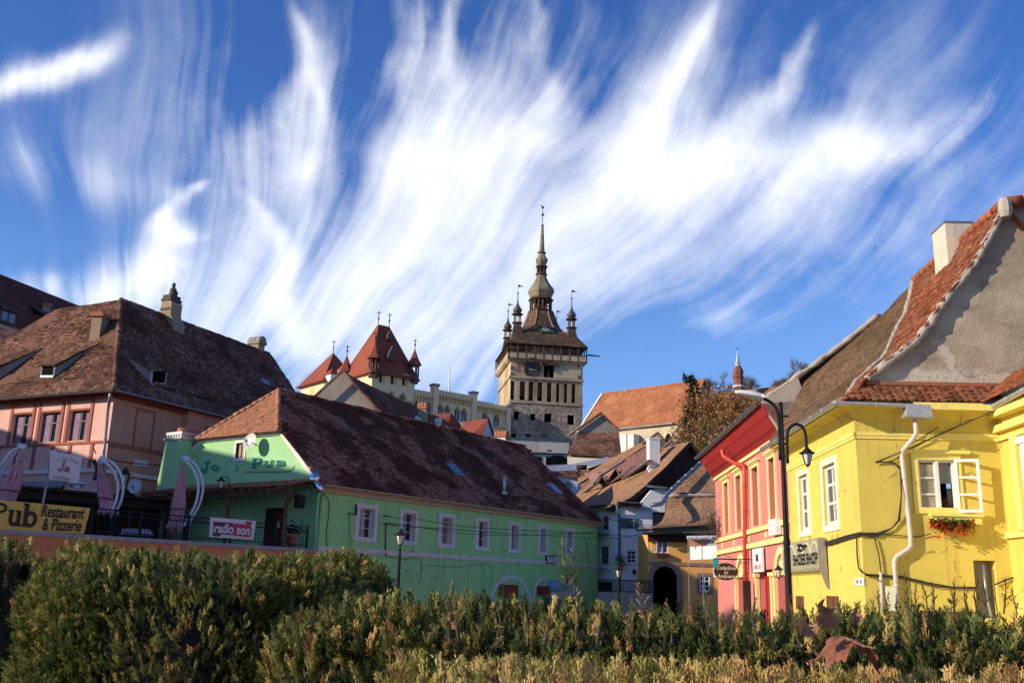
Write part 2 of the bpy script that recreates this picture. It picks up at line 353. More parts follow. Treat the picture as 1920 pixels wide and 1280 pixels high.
# ---------------------------------------------------------------- tiled roofs
def tiles(mb, pts, tw=.19, th=.16, mi=0, sag=.03, seed=1, lift=.022, jit=1., roundend=False, under=True, tone=None):
    """Individually laid tiles over a planar polygon whose first edge is the eave."""
    rng = random.Random(seed); pts = [Vector(p) for p in pts]
    U = (pts[1]-pts[0]).normalized(); N = Vector((0, 0, 0))
    for i in range(len(pts)): N += pts[i].cross(pts[(i+1) % len(pts)])
    N.normalize()
    if N.z < 0: N = -N
    V = N.cross(U).normalized()
    if V.z < 0: V = -V
    O = pts[0]; q = [((p-O).dot(U), (p-O).dot(V), (p-O).dot(N)) for p in pts]
    vmin, vmax = min(a[1] for a in q), max(a[1] for a in q)
    ph = [rng.uniform(0, 6) for _ in range(4)]
    def sg(u, v): return sag*(sin(u*.55+ph[0])*sin(v*.7+ph[1])*.7+.35*sin(u*1.7+ph[2]+v*.6)+.25*sin(v*2.3+ph[3]))
    def off(u, v):  # small departure from planarity, by inverse distance to the corners
        if len(q) > 6: return 0.
        ws = 0.; a = 0.
        for (x, y, n) in q:
            w_ = 1/((x-u)**2+(y-v)**2+.05); ws += w_; a += w_*n
        return a/ws
    if under:
        mb.add([p-N*.03 for p in pts], [tuple(range(len(pts)))], mi, .3)
    rows = max(1, int(round((vmax-vmin)/th))); rh = (vmax-vmin)/rows
    for i in range(rows):
        v0 = vmin+i*rh; vm = v0+rh*.5; xs = []
        for k in range(len(q)):
            (ua, va, _), (ub, vb, _) = q[k], q[(k+1) % len(q)]
            if (va <= vm) != (vb <= vm): xs.append(ua+(ub-ua)*(vm-va)/(vb-va))
        xs.sort()
        for a, b in zip(xs[::2], xs[1::2]):
            u = a-(tw*.5 if i % 2 else 0)
            wob = rng.uniform(-.012, .012)*jit
            while u < b:
                u0, u1 = max(u, a), min(u+tw, b); u += tw
                if u1-u0 < .03: continue
                g = .004
                l = lift*(1+rng.uniform(-.45, .7)*jit); dv = rng.uniform(-.018, .018)*jit+wob; tl = rng.uniform(-.009, .009)*jit
                if rng.random() < .02: l *= 1.9; dv -= .05; tl *= 3
                c = off((u0+u1)/2, vm)
                def W_(uu, vv, nn): return O+U*uu+V*vv+N*(nn+sg(uu, vv)+c)
                top = v0+rh*1.12
                if roundend:
                    w_ = u1-u0
                    f = [(u0+g, v0+dv+.035), (u0+w_*.25, v0+dv+.008), (u0+w_*.5, v0+dv-.006), (u1-w_*.25, v0+dv+.008), (u1-g, v0+dv+.035)]
                else:
                    f = [(u0+g, v0+dv), (u1-g, v0+dv)]
                nf = len(f)
                vs = [W_(x, y, l+tl*(1 if x > (u0+u1)/2 else -1)) for x, y in f]+[W_(u1-g, top, .004), W_(u0+g, top, .004)]+[W_(x, y+.004, -.012) for x, y in f]
                fs = [tuple(range(nf+2))]+[(k+nf+2, k+1+nf+2, k+1, k) for k in range(nf-1)]+[(nf+2, 0, nf+1), (2*nf+1, nf, nf-1)]
                r_ = rng.random() if tone is None else min(1., max(0., rng.gauss(tone, .2)))
                mb.add(vs, fs, mi, r_)
    return mb
def ridge_caps(mb, a, b, r=.12, step=.36, mi=0, seed=3):
    """Half-round ridge tiles along a line."""
    rng = random.Random(seed); a = Vector(a); b = Vector(b); n = max(1, int((b-a).length/step)); d = (b-a)/n
    for i in range(n):
        p = a+d*i+Vector((rng.uniform(-.012, .012), rng.uniform(-.012, .012), rng.uniform(-.02, .02)))
        rr = r*(1+rng.uniform(-.08, .08))
        mb.tube([p-d*.06, p+d*1.02], [rr*1.06, rr*.92], 8, mi, rng.random())
    return mb
# ---------------------------------------------------------------- walls
def wallface(mb, Wl, u0, u1, z0, z1, holes=(), depth=.22, n=0., mi=0, rmi=None):
    """A wall face with real openings and their reveals. Holes: (u0,u1,z0,z1)."""
    rmi = mi if rmi is None else rmi
    us = sorted({u0, u1, *[h[0] for h in holes], *[h[1] for h in holes]}); zs = sorted({z0, z1, *[h[2] for h in holes], *[h[3] for h in holes]})
    us = [u for u in us if u0 <= u <= u1]; zs = [z for z in zs if z0 <= z <= z1]
    for a, b in zip(us, us[1:]):
        for c, d in zip(zs, zs[1:]):
            um, zm = (a+b)/2, (c+d)/2
            if any(h[0] < um < h[1] and h[2] < zm < h[3] for h in holes): continue
            mb.poly([Wl.w(a, n, c), Wl.w(b, n, c), Wl.w(b, n, d), Wl.w(a, n, d)], mi)
    for (a, b, c, d) in holes:
        for p, q in (((a, c), (b, c)), ((b, c), (b, d)), ((b, d), (a, d)), ((a, d), (a, c))):
            mb.poly([Wl.w(p[0], n, p[1]), Wl.w(q[0], n, q[1]), Wl.w(q[0], n-depth, q[1]), Wl.w(p[0], n-depth, p[1])], rmi)
    return mb
def wpoly(mb, Wl, uz, n0, n1, mi=0, rn=.5):
    """A polygon in the wall plane, n0..n1 thick."""
    n0, n1 = min(n0, n1), max(n0, n1)
    return mb.prism([Wl.w(u, n0, z) for u, z in uz], Vector(Wl.w(0, n1, 0))-Vector(Wl.w(0, n0, 0)), mi, rn)
def arcpts(u, z, ru, rz, a0, a1, n=10):
    return [(u+ru*cos(radians(a0+(a1-a0)*i/n)), z+rz*sin(radians(a0+(a1-a0)*i/n))) for i in range(n+1)]
def archband(mb, Wl, u, z, ro, ri, n0, n1, mi=0, zo=None, zi=None, seg=12, a0=0, a1=180):
    o = arcpts(u, z, ro, zo or ro, a0, a1, seg); i_ = arcpts(u, z, ri, zi or ri, a0, a1, seg)
    for k in range(seg): wpoly(mb, Wl, [o[k], o[k+1], i_[k+1], i_[k]], n0, n1, mi)
    return mb
def frame(mb, Wl, u0, u1, z0, z1, w, n0, n1, mi=0):
    mb.box(Wl, u0, u0+w, n0, n1, z0, z1, mi); mb.box(Wl, u1-w, u1, n0, n1, z0, z1, mi)
    mb.box(Wl, u0+w, u1-w, n0, n1, z0, z0+w, mi); mb.box(Wl, u0+w, u1-w, n0, n1, z1-w, z1, mi)
    return mb
def window(par, Wl, u0, u1, z0, z1, inset=.14, fw=.06, vbars=(.5,), hbars=(.68,), bw=.045, fmat='white', gmat='glass', surround=None, curtain=None, sill=None, label=None):
    """window > pane, surround, curtain: set into an opening."""
    mb = MB(); frame(mb, Wl, u0, u1, z0, z1, fw, -inset, -inset+.05)
    for f in vbars: u = u0+(u1-u0)*f; mb.box(Wl, u-bw/2, u+bw/2, -inset+.005, -inset+.045, z0+fw, z1-fw)
    for f in hbars: z = z0+(z1-z0)*f; mb.box(Wl, u0+fw, u1-fw, -inset+.002, -inset+.047, z-bw/2, z+bw/2)
    w_ = mb.build('window', M[fmat], par)
    if label: w_['label'] = label
    p = MB(); p.box(Wl, u0+.01, u1-.01, -inset-.01, -inset+.012, z0+.01, z1-.01); p.build('pane', M[gmat], w_)
    if surround:
        sw, proud, sm = surround; s = MB()
        s.box(Wl, u0-sw, u0, -.02, proud, z0-sw, z1+sw); s.box(Wl, u1, u1+sw, -.02, proud, z0-sw, z1+sw)
        s.box(Wl, u0, u1, -.02, proud, z1, z1+sw); s.box(Wl, u0, u1, -.02, proud, z0-sw, z0)
        s.build('surround', M[sm], w_)
    if sill:
        s = MB(); s.box(Wl, u0-.08, u1+.08, -.02, .08, z0-.07, z0); s.build('sill', M[sill], w_)
    if curtain:
        c = MB()
        for (a, b, m_) in curtain:
            k = 6
            for i in range(k):
                x0 = u0+(u1-u0)*(a+(b-a)*i/k); x1 = u0+(u1-u0)*(a+(b-a)*(i+1)/k)
                c.poly([Wl.w(x0, -inset+.015+(.008 if i % 2 else 0), z0+.06), Wl.w(x1, -inset+.015+(0 if i % 2 else .008), z0+.06), Wl.w(x1, -inset+.015+(0 if i % 2 else .008), z1-.1), Wl.w(x0, -inset+.015+(.008 if i % 2 else 0), z1-.1)], 0)
        c.build('curtain', M[curtain[0][2]], w_)
    return w_
def gutter(par, a, b, r=.08, mat='zinc', step=1.1):
    a = Vector(a); b = Vector(b); d = (b-a).normalized(); sd = d.cross(Vector((0, 0, 1))).normalized()
    mb = MB(); vs = []; K = 7
    for p in (a, b):
        for rr in (r, r*.86):
            for k in range(K): q = pi+pi*k/(K-1); vs.append(p+sd*rr*cos(q)+Vector((0, 0, rr*sin(q))))
    fs = [(k, k+1, 2*K+k+1, 2*K+k) for k in range(K-1)]+[(K+k+1, K+k, 3*K+k, 3*K+k+1) for k in range(K-1)]
    fs += [(0, K, 3*K, 2*K), (K-1, 2*K-1, 4*K-1, 3*K-1)]
    mb.add(vs, fs, 0, .5, True)
    n = max(1, int((b-a).length/step))
    for i in range(n+1):
        p = a+(b-a)*min(.999, max(.001, i/n)); mb.tube([p+sd*r*1.05+Vector((0, 0, .01)), p+sd*r*.75+Vector((0, 0, -r*.8)), p+Vector((0, 0, -r*1.06)), p-sd*r*.75+Vector((0, 0, -r*.8)), p-sd*r*1.05+Vector((0, 0, .01))], r*.1, 4)
    return mb.build('gutter', M[mat], par)
def pipe(par, pts, r=.05, mat='zinc', name='downpipe', seg=10):
    mb = MB(); mb.tube(pts, r, seg)
    ps = [Vector(p) for p in pts]
    for a, b in zip(ps, ps[1:]):
        L = (b-a).length
        if L > .6:
            for k in range(1, int(L/.9)+1):
                c = a+(b-a)*(k*.9-.4)/L
                if (k*.9-.4) < L-.05: mb.tube([c, c+(b-a).normalized()*.05], r*1.18, seg)
    return mb.build(name, M[mat], par)
def textmesh(body, size, extrude=.01, shear=0., align='CENTER', sx=1., bold=0.):
    cu = bpy.data.curves.new('lettering', 'FONT'); cu.body = body; cu.size = size; cu.extrude = extrude; cu.shear = shear; cu.align_x = align; cu.align_y = 'CENTER'; cu.offset = bold
    o = bpy.data.objects.new('lettering', cu); COL.objects.link(o)
    dg = bpy.context.evaluated_depsgraph_get(); me = bpy.data.meshes.new_from_object(o.evaluated_get(dg))
    vs = [(v.co.x*sx, v.co.y, v.co.z) for v in me.vertices]; fs = [tuple(p.vertices) for p in me.polygons]
    bpy.data.objects.remove(o); bpy.data.curves.remove(cu); bpy.data.meshes.remove(me)
    return vs, fs
def text_on(mb, body, org, ux, uy, size, extrude=.008, mi=0, **k):
    """Lettering on a plane: org centre, ux reading direction, uy up."""
    vs, fs = textmesh(body, size, extrude, **k); org = Vector(org); ux = Vector(ux).normalized(); uy = Vector(uy).normalized(); un = ux.cross(uy)
    mb.add([org+ux*v[0]+uy*v[1]+un*v[2] for v in vs], fs, mi)
    return mb
# slab-serif strokes for the western lettering: lists of (polyline, width)
def _arc(cx, cy, rx, ry, a0, a1, n=10): return arcpts(cx, cy, rx, ry, a0, a1, n)
GLY = {
 'J': [([(.55, 1), (.55, .28)]+_arc(.29, .26, .26, .26, 0, -170, 9), .19), ([(.25, .96), (.85, .96)], .09), ([(.02, .3), (.16, .3)], .12)],
 'O': [(_arc(.38, .4, .30, .34, 0, 360, 18), .17)],
 'P': [([(.2, 0), (.2, 1)], .2), ([(.2, .95), (.48, .95)]+_arc(.5, .72, .24, .23, 90, -90, 8)+[(.2, .49)], .15), ([(.04, .04), (.38, .04)], .08), ([(.02, .96), (.25, .96)], .08)],
 'U': [([(.16, .95), (.16, .3)]+_arc(.41, .3, .25, .24, 180, 360, 9)+[(.66, .95)], .17), ([(.02, .95), (.30, .95)], .08), ([(.54, .95), (.80, .95)], .08)],
 'B': [([(.18, 0), (.18, 1)], .18), ([(.18, .95), (.44, .95)]+_arc(.46, .74, .2, .21, 90, -90, 7)+[(.18, .53)], .13), ([(.44, .53)]+_arc(.48, .28, .24, .24, 90, -90, 7)+[(.18, .05)], .14), ([(.04, .04), (.3, .04)], .08), ([(.04, .96), (.3, .96)], .08)],
 'u': [([(.18, .66), (.18, .24)]+_arc(.38, .22, .2, .17, 180, 350, 8), .16), ([(.62, .68), (.62, .04)], .17), ([(.0, .66), (.3, .66)], .08), ([(.44, .66), (.66, .66)], .08), ([(.6, .04), (.8, .04)], .08)],
 'b': [([(.2, 1), (.2, 0)], .18), (_arc(.46, .33, .27, .28, 150, -150, 16), .16), ([(0, .97), (.3, .97)], .08), ([(0, .04), (.26, .04)], .08)],
}
def ribbon(mb, pl, w, org, ux, uy, un, size, depth, sx=1., mi=0, rn=.5):
    pl = [(x*sx, y) for x, y in pl]; L = []; R = []
    for i in range(len(pl)):
        a = pl[max(0, i-1)]; b = pl[min(len(pl)-1, i+1)]; dx, dy = b[0]-a[0], b[1]-a[1]; l = sqrt(dx*dx+dy*dy) or 1
        L.append((pl[i][0]-dy/l*w/2, pl[i][1]+dx/l*w/2)); R.append((pl[i][0]+dy/l*w/2, pl[i][1]-dx/l*w/2))
    def p3(p, k): return org+ux*(p[0]*size)+uy*(p[1]*size)+un*k
    for i in range(len(pl)-1):
        q = [L[i], R[i], R[i+1], L[i+1]]
        mb.hexa([p3(c, 0) for c in q]+[p3(c, depth) for c in q], mi, rn)
def glyph(mb, ch, org, ux, uy, un, size, depth, sx=1., mi=0):
    for k, (pl, w) in enumerate(GLY[ch]): ribbon(mb, pl, w, Vector(org), ux, uy, un, size, depth+.004*k, sx, mi)
def tile_surface(mb, S, nu, nv, smin=lambda t: 0., mi=0, seed=1, lift=.025, jit=1., thick=.014):
    """Tiles over a curved surface S(s,t); rows climb with t, smin(t) is where each row starts."""
    rng = random.Random(seed); e = 1e-3
    for j in range(nv):
        t0 = j/nv; t1 = (j+1.12)/nv; s0 = smin((j+.5)/nv)
        k0 = int(s0*nu)
        for k in range(k0-1, nu):
            a = (k+(.5 if j % 2 else 0))/nu; b = a+1/nu; a, b = max(a, s0), min(b, 1.)
            if b-a < .25/nu: continue
            p = S(a, t0); N = (S(min(1, a+.05), t0)-S(max(0, a-.05), t0)).cross(S(a, min(1, t0+.03))-S(a, max(0, t0-.03))).normalized()
            if N.z < 0: N = -N
            l = lift*(1+rng.uniform(-.3, .5)*jit); dt = rng.uniform(-.08, .08)*jit/nv
            q = [S(a, max(0, t0+dt))+N*l, S(b, max(0, t0+dt))+N*l, S(b, min(1, t1))+N*.004, S(a, min(1, t1))+N*.004, S(a, max(0, t0+dt))-N*thick, S(b, max(0, t0+dt))-N*thick]
            mb.add(q, [(0, 1, 2, 3), (4, 5, 1, 0), (4, 0, 3), (5, 2, 1)], mi, rng.random())
    return mb
def rubble(mb, pts, r, step=.12, seed=1, mi=0, seg=7, amp=.28):
    """A hand-laid mortar edge: an uneven lumpy roll."""
    rng = random.Random(seed); pts = [Vector(p) for p in pts]; out = []
    for a, b in zip(pts, pts[1:]):
        n = max(1, int((b-a).length/step)); out += [a+(b-a)*i/n for i in range(n)]
    out.append(pts[-1]); i0 = len(mb.v)
    mb.tube([p+Vector([rng.uniform(-r, r)*.15 for _ in range(3)]) for p in out], [r*(1+rng.uniform(-amp, amp)) for _ in out], seg, mi)
    for i in range(i0, len(mb.v)): mb.v[i] = tuple(c+rng.uniform(-r, r)*amp*.5 for c in mb.v[i])
    return mb
def lerp(a, b, t): return a+(b-a)*t
def polyline_at(pl, t):
    """Point at fraction t of a polyline of Vectors, by index."""
    x = min(.99999, max(0., t))*(len(pl)-1); i = int(x); return pl[i].lerp(pl[i+1], x-i)
# ================================================================ ground
M['paving'] = stone('cobbles', (.36, .32, .27), (.26, .23, .19), 2.5, .5)
M['hill'] = stone('hill_soil', (.10, .085, .045), (.05, .055, .025), .6)
def ground_z(x, y):
    r = max(0., min(1., (y-72)/70)); return r*r*(3-2*r)*17.+max(0, y-150)*.02
def build_ground():
    mb = MB()
    xs = [-1500, -500, -200, -120, -80, -60, -45, -30, -20, -10, 0, 10, 20, 30, 45, 60, 80, 120, 200, 500, 1500]
    ys = [-400, -60, -20, 0, 10, 20, 30, 40, 50, 60, 66, 72, 78, 84, 90, 96, 102, 108, 114, 120, 126, 132, 138, 144, 150, 170, 200, 300, 600, 2500]
    vs = [(x, y, ground_z(x, y)) for y in ys for x in xs]; n = len(xs)
    fs = [(j*n+i, j*n+i+1, (j+1)*n+i+1, (j+1)*n+i) for j in range(len(ys)-1) for i in range(n-1)]
    for f in fs: mb.add([vs[i] for i in f], [(0, 1, 2, 3)], 1 if vs[f[2]][1] > 74 else 0, .5, True)
    o = mb.build('ground', [M['paving'], M['hill']]); o['kind'] = 'structure'
build_ground()
# ================================================================ the yellow house and the red house: one street front
c_ = P(1615, 1000, 22)
WS = Wall(c_.x, c_.y, 87.23, flip=True)      # street front: u runs away, outward to the left
WG = Wall(c_.x, c_.y, -2.77)                 # gable front towards the camera
M['yellow'] = plaster('yellow_plaster', (.75, .59, .12), dirt=(.34, .23, .06), stain=.55, patch=.4)
M['yellow_trim'] = plaster('light_yellow_trim', (.88, .74, .20), dirt=(.5, .38, .1), stain=.15, patch=.1)
M['yellow_white'] = plaster('glare_cream_trim', (.86, .82, .55), stain=.1, patch=.1)  # overexposed glow of the street window surrounds is in this colour
M['red'] = plaster('red_plaster', (.65, .23, .195), dirt=(.30, .06, .05), stain=.4, patch=.2)
M['redpaint'] = paint('red_paint', (.38, .03, .028), .55)
M['redyellow'] = plaster('yellow_moulding', (.86, .68, .27), dirt=(.5, .3, .1), stain=.2, patch=.15)
M['tile_orange'] = tile('orange_roof_tile', [(.20, .06, .03), (.34, .105, .05), (.46, .17, .08), (.28, .08, .04)], (.22, .13, .07), .5, (.14, .11, .06), .42, .8)
M['tile_mossy'] = tile('mossy_roof_tile', [(.13, .085, .05), (.19, .125, .07), (.24, .16, .095), (.30, .13, .06)], (.11, .085, .05), .6, (.06, .05, .03), .45, .7)
M['geranium'] = leafmat('geranium_bloom', [(0, (.62, .03, .015)), (1, (.85, .11, .04))]); M['leaf'] = leafmat('house_plant_leaf', [(0, (.03, .07, .015)), (1, (.08, .16, .03))])
M['curtain'] = cloth('net_curtain', (.55, .48, .36), (.35, .29, .2)); M['blind'] = cloth('grey_blind', (.36, .35, .34))
# ---- yellow house
yh = thing('yellow_house', 'bright yellow corner house with grey plaster gable and orange tiled roof', 'house', (*c_.to_2d(), 0))
yw = [(1.72, 2.86, 3.3, 4.8), (4.36, 5.36, 3.3, 4.82)]
gw = (1.36, 2.19, 3.46, 4.66); niche = (2.42, 2.90, 1.2, 2.44)
mb = MB()
wallface(mb, WS, 0, 6.61, 0, 5.95, yw, .22)
wallface(mb, WG, 0, 3.24, 0, 5.95, [gw, niche], .3)
WW = Wall(*WG.w(3.24, 0, 0).to_2d(), -92.77, flip=False)       # wing wall: runs towards the camera and faces the street
mb.poly([WG.w(3.24, 0, 0), WG.w(3.24, 5.5, 0), WG.w(3.24, 5.5, 6.1), WG.w(3.24, 0, 6.1)])
mb.poly([WG.w(3.24, 5.5, 0), WG.w(12, 5.5, 0), WG.w(12, 5.5, 6.1), WG.w(3.24, 5.5, 6.1)])
mb.poly([WG.w(12, -8, 0), WG.w(12, 5.5, 0), WG.w(12, 5.5, 6.1), WG.w(12, -8, 6.1)])
# coved soffit
for (a0, z0, a1, z1) in ((0., 5.55, .18, 5.72), (.18, 5.72, .48, 5.80)):
    mb.poly([WS.w(-a0, a0, z0), WS.w(6.61, a0, z0), WS.w(6.61, a1, z1), WS.w(-a1, a1, z1)])
    mb.poly([WG.w(-a0, a0, z0), WG.w(3.24, a0, z0), WG.w(3.24, a1, z1), WG.w(-a1, a1, z1)])
mb.build('wall', M['yellow'], yh)
t = MB(); t.box(WS, -.05, 6.6, -.02, .05, 5.19, 5.27); t.box(WS, -.03, 6.6, -.02, .03, 5.12, 5.19); t.box(WG, -.05, 3.24, -.02, .05, 5.19, 5.27); t.box(WG, -.03, 3.24, -.02, .03, 5.12, 5.19)
t.box(WG, 1.2, 3.16, .47, .50, 5.74, 5.90); t.box(WS, -.5, 6.6, .47, .50, 5.76, 5.86)
t.box(WG, 3.16, 3.24, .0, 5.5, 2.93, 3.06); t.box(WG, 3.10, 3.24, .0, 5.5, 5.3, 5.45); t.box(WG, 3.0, 3.24, .0, 5.5, 5.62, 5.8); t.box(WG, 3.16, 3.24, .0, 5.5, 5.1, 5.16)
for n0 in (.75,): t.box(WG, 3.12, 3.24, n0, n0+.25, 3.06, 5.1)
t.build('cornice', M['yellow_trim'], yh)
s_ = MB(); s_.box(WG, 3.17, 3.24, 1.1, 2.3, 3.1, 5.0); s_.box(WG, 3.14, 3.24, 1.0, 2.4, 4.9, 5.05); s_.build('wing_window_surround', M['white_trim'], yh)
for (a, b, c, d) in yw:
    window(yh, WS, a, b, c, d, .12, .1, (.5,), (.36, .67), .07, surround=(.16, .03, 'yellow_white'))
w_ = window(yh, WG, gw[0], gw[0]+.42, gw[2], gw[3], .08, .05, (), (.35, .66), .04, curtain=[(0, 1, 'curtain')], label='closed left casement with net curtain')
mb = MB(); frame(mb, WG, gw[0]+.42, gw[1], gw[2], gw[3], .05, -.1, -.03); mb.box(WG, gw[0]+.40, gw[0]+.47, -.08, .0, gw[2], gw[3])
of = mb.build('window', M['white'], yh); of['label'] = 'opened right half of the window'
mb = MB(); mb.box(WG, gw[0]+.45, gw[1]-.02, -.55, -.5, gw[2], gw[3]); mb.build('pane', M['dark'], of)  # near-black sheet stands for the room's shade; no glass here
mb = MB(); mb.box(WG, gw[0]+.47, gw[1]-.05, -.13, -.12, gw[2]+.68, gw[3]-.03); mb.build('blind', M['blind'], of)
hp = WG.w(gw[1]-.01, .0, 0); sd = Wall(hp.x, hp.y, -2.77-24)
mb = MB(); frame(mb, sd, 0, .52, gw[2]+.02, gw[3]+.02, .065, -.02, .03)
for f in (.35, .67): mb.box(sd, .06, .46, -.01, .02, gw[2]+(gw[3]-gw[2])*f-.02, gw[2]+(gw[3]-gw[2])*f+.025)
sh = mb.build('open_sash', M['white'], yh)
mb = MB(); frame(mb, WG, gw[0]-.14, gw[1]+.14, gw[2]-.02, gw[3]+.14, .14, -.01, .035); mb.box(WG, gw[0]-.26, gw[1]+.34, -.01, .10, gw[3]+.14, gw[3]+.22); mb.box(WG, gw[0]+.2, gw[1]+.45, -.01, .13, gw[2]-.24, gw[2]-.08); mb.box(WG, gw[0]+.16, gw[1]+.5, -.01, .17, gw[2]-.08, gw[2]-.02)
mb.build('window_surround', M['yellow_trim'], yh)
mb = MB(); mb.box(WG, niche[0], niche[1], -.3, -.28, niche[2], niche[3]); mb.build('niche_back', M['stucco_grey'], yh)
pipe(yh, [WG.w(2.66, -.05, 2.35), WG.w(2.66, -.05, 1.7), WG.w(2.74, -.03, 1.1), WG.w(2.74, .1, .2)], .03, 'zinc', 'conduit')
mb = MB()
for (a, b, c, d) in ((2.05, 3.05, 1.05, 1.58), (5.4, 6.2, 1.2, 1.55)): mb = MB(); mb.box(WS, a, b, -.02, .03, c, d); mb.build('basement_hatch', M['brownwood'], yh)
mb = MB(); mb.box(WG, .75, 2.3, -.02, .04, 1.1, 1.32); mb.build('basement_grille', M['brownwood'], yh)
# gable render
VG = [(1626, 713), (1675, 675), (1717.5, 642), (1744, 609), (1770, 570), (1796, 537), (1822.5, 504), (1842, 471.6), (1862, 435.5), (1883, 396)]
prof = [WG.uz(*p) for p in VG]                          # (u, z) up the verge
def gable_mat():
    m_, t, pos = newmat('gable_render'); z = t.n('ShaderNodeSeparateXYZ', {0: pos}, out=2)
    big = t.noise(pos, .55, 6., .6); mid = t.noise(t.n('ShaderNodeMapping', {'Vector': pos, 'Scale': (1.4, 1., 3.2)}), 1., 6., .65); fin = t.noise(pos, 14., 5., .65)
    col = t.mix(t.ss(big, .38, .62), (.50, .41, .29), (.36, .28, .19)); col = t.mix(t.mul(t.ss(mid, .5, .7), .7), col, (.28, .21, .14))
    band = t.ss(t.add(z, t.mul(t.sub(mid, .5), 1.1), t.mul(t.sub(fin, .5), .5)), 6.80, 6.66)
    col = t.mix(t.mul(band, .8), col, (.60, .53, .40)); cr = t.ss(fin, .56, .66); col = t.mix(t.mul(cr, band), col, (.22, .17, .12))
    x = t.n('ShaderNodeSeparateXYZ', {0: pos}, out=0); sc_ = t.ss(t.m('ABSOLUTE', t.sub(t.add(x, t.mul(t.sub(mid, .5), .9), t.mul(z, .55)), 14.15)), .16, .08)
    col = t.mix(t.mul(sc_, t.ss(z, 7.6, 7.3), .8), col, (.58, .51, .39))
    finish(t, col, .95, t.add(t.mul(mid, 1.), t.mul(fin, .5)), .6, .05); return m_
GP = M['gable'] = gable_mat()
mb = MB(); mb.poly([WG.w(.25, -.02, 5.95)]+[WG.w(u, -.02, z) for u, z in prof]+[WG.w(4.6, -.02, 11.1), WG.w(12, -.02, 11.5), WG.w(12, -.02, 5.95)])
g_ = mb.build('gable', GP, yh)
rng = random.Random(5)
# verge: mortar edging along the curve
mb = MB(); pv = [WG.w(u-.03, .10, z+.02) for u, z in prof]
rubble(mb, pv, .085, .11, 4)
mb.build('verge', M['mortar'], yh)
# main roof: the verge profile swept away from the camera
ro = thing
def roof_pt(s, k):      # s metres away from the gable, k index in profile
    u, z = PRF[k]; return WG.w(u, .18-s, z)
PRF = [(-.50, 5.90), (-.1, 6.05), (prof[0][0]-.05, prof[0][1]+.06)]+[(u-.06, z+.08) for u, z in prof[1:]]
EL = WG.uz(1560, 757, .48); PRF[0] = (-.50, 5.88)
NP = len(PRF)
mb = MB(); mo = MB(); cum = [0]
for a, b in zip(PRF, PRF[1:]): cum.append(cum[-1]+sqrt((b[0]-a[0])**2+(b[1]-a[1])**2))
for k in range(NP-1):
    s0 = 6.1*cum[k]/cum[-1]; s1 = 6.1*cum[k+1]/cum[-1]
    if k < 1: s0 = .1
    tiles(mb, [roof_pt(0, k), roof_pt(max(.05, s0), k), roof_pt(s1, k+1), roof_pt(0, k+1)], .17, .13, 0, .012, 10+k, .022, roundend=True)
ENDP = [WS.w(7.15, .5, 5.88), WS.w(7.15, .1, 6.5), WS.w(7.15, -.3, 7.35), WS.w(7.15, -.6, 7.85), WS.w(7.15, -1.6, 8.75), WS.w(7.15, -3.15, 10.0)]
JP = [roof_pt(max(.12, 6.1*cum[k]/cum[-1]), k) for k in range(NP)]
def mossy(s, t):
    a = polyline_at(JP, t); b = polyline_at(ENDP, t**.85); p = a.lerp(b, s); return p+Vector((0, 0, .02*sin(s*9+t*5)+.015*sin(t*14)-.1*sin(pi*s)*sin(pi*t)))
tile_surface(mo, mossy, 38, 44, seed=9)
mb.poly([JP[-1], ENDP[-1], ENDP[-1]+Vector((4, 0, -3)), JP[-1]+Vector((4, 0, -4))])
# far slope
mb.poly([roof_pt(0, NP-1), roof_pt(6.1, NP-1), WG.w(prof[-1][0]+4, .18-6.1, 6.0), WG.w(prof[-1][0]+4, .18, 6.0)])
tr = mb.build('roof', M['tile_orange'], yh); tr['label'] = 'orange tiled part of the roof along the gable'
o = mo.build('roof', M['tile_mossy'], yh); o['label'] = 'mossy brown rear part of the roof'
mb = MB(); rubble(mb, [p+Vector((0, 0, .03)) for p in JP], .07, .12, 6); mb.build('mortar_joint', M['mortar'], tr)
mb = MB(); ridge_caps(mb, roof_pt(-.05, NP-1)+Vector((.03, 0, .08)), roof_pt(6.1, NP-1)+Vector((.03, 0, .08)), .12, .33)
a = roof_pt(-.05, NP-1)+Vector((.05, 0, .06)); ridge_caps(mb, a, a+Vector((8, -.4, 1.35)), .15, .36, 0, 8)
mb.build('ridge', M['tile_orange'], tr)
mb = MB(); mb.lathe(roof_pt(-.1, NP-1)+Vector((-.05, 0, -.1)), [(.12, -.25), (.17, -.1), (.16, .1), (.12, .22), (.03, .27)], 8); mb.build('mortar_cap', M['mortar'], tr)
# skirt roof across the gable
mb = MB(); tiles(mb, [WG.w(-.45, .5, 5.95), WG.w(3.05, .5, 5.95), WG.w(3.6, -.02, 6.42), WG.w(.15, -.02, 6.42)], .17, .10, 0, .012, 77, .03, roundend=True)
mb.box(WG, .3, 3.6, -.02, .07, 6.38, 6.47)
tiles(mb, [WG.w(2.75, .45, 5.97), WG.w(2.75, 5.8, 5.97), WG.w(3.75, 5.8, 6.75), WG.w(3.75, -.02, 6.75), WG.w(3.4, -.02, 6.47)], .17, .12, 0, .012, 78, .03, roundend=True)
mb.build('skirt_roof', M['tile_orange'], yh)
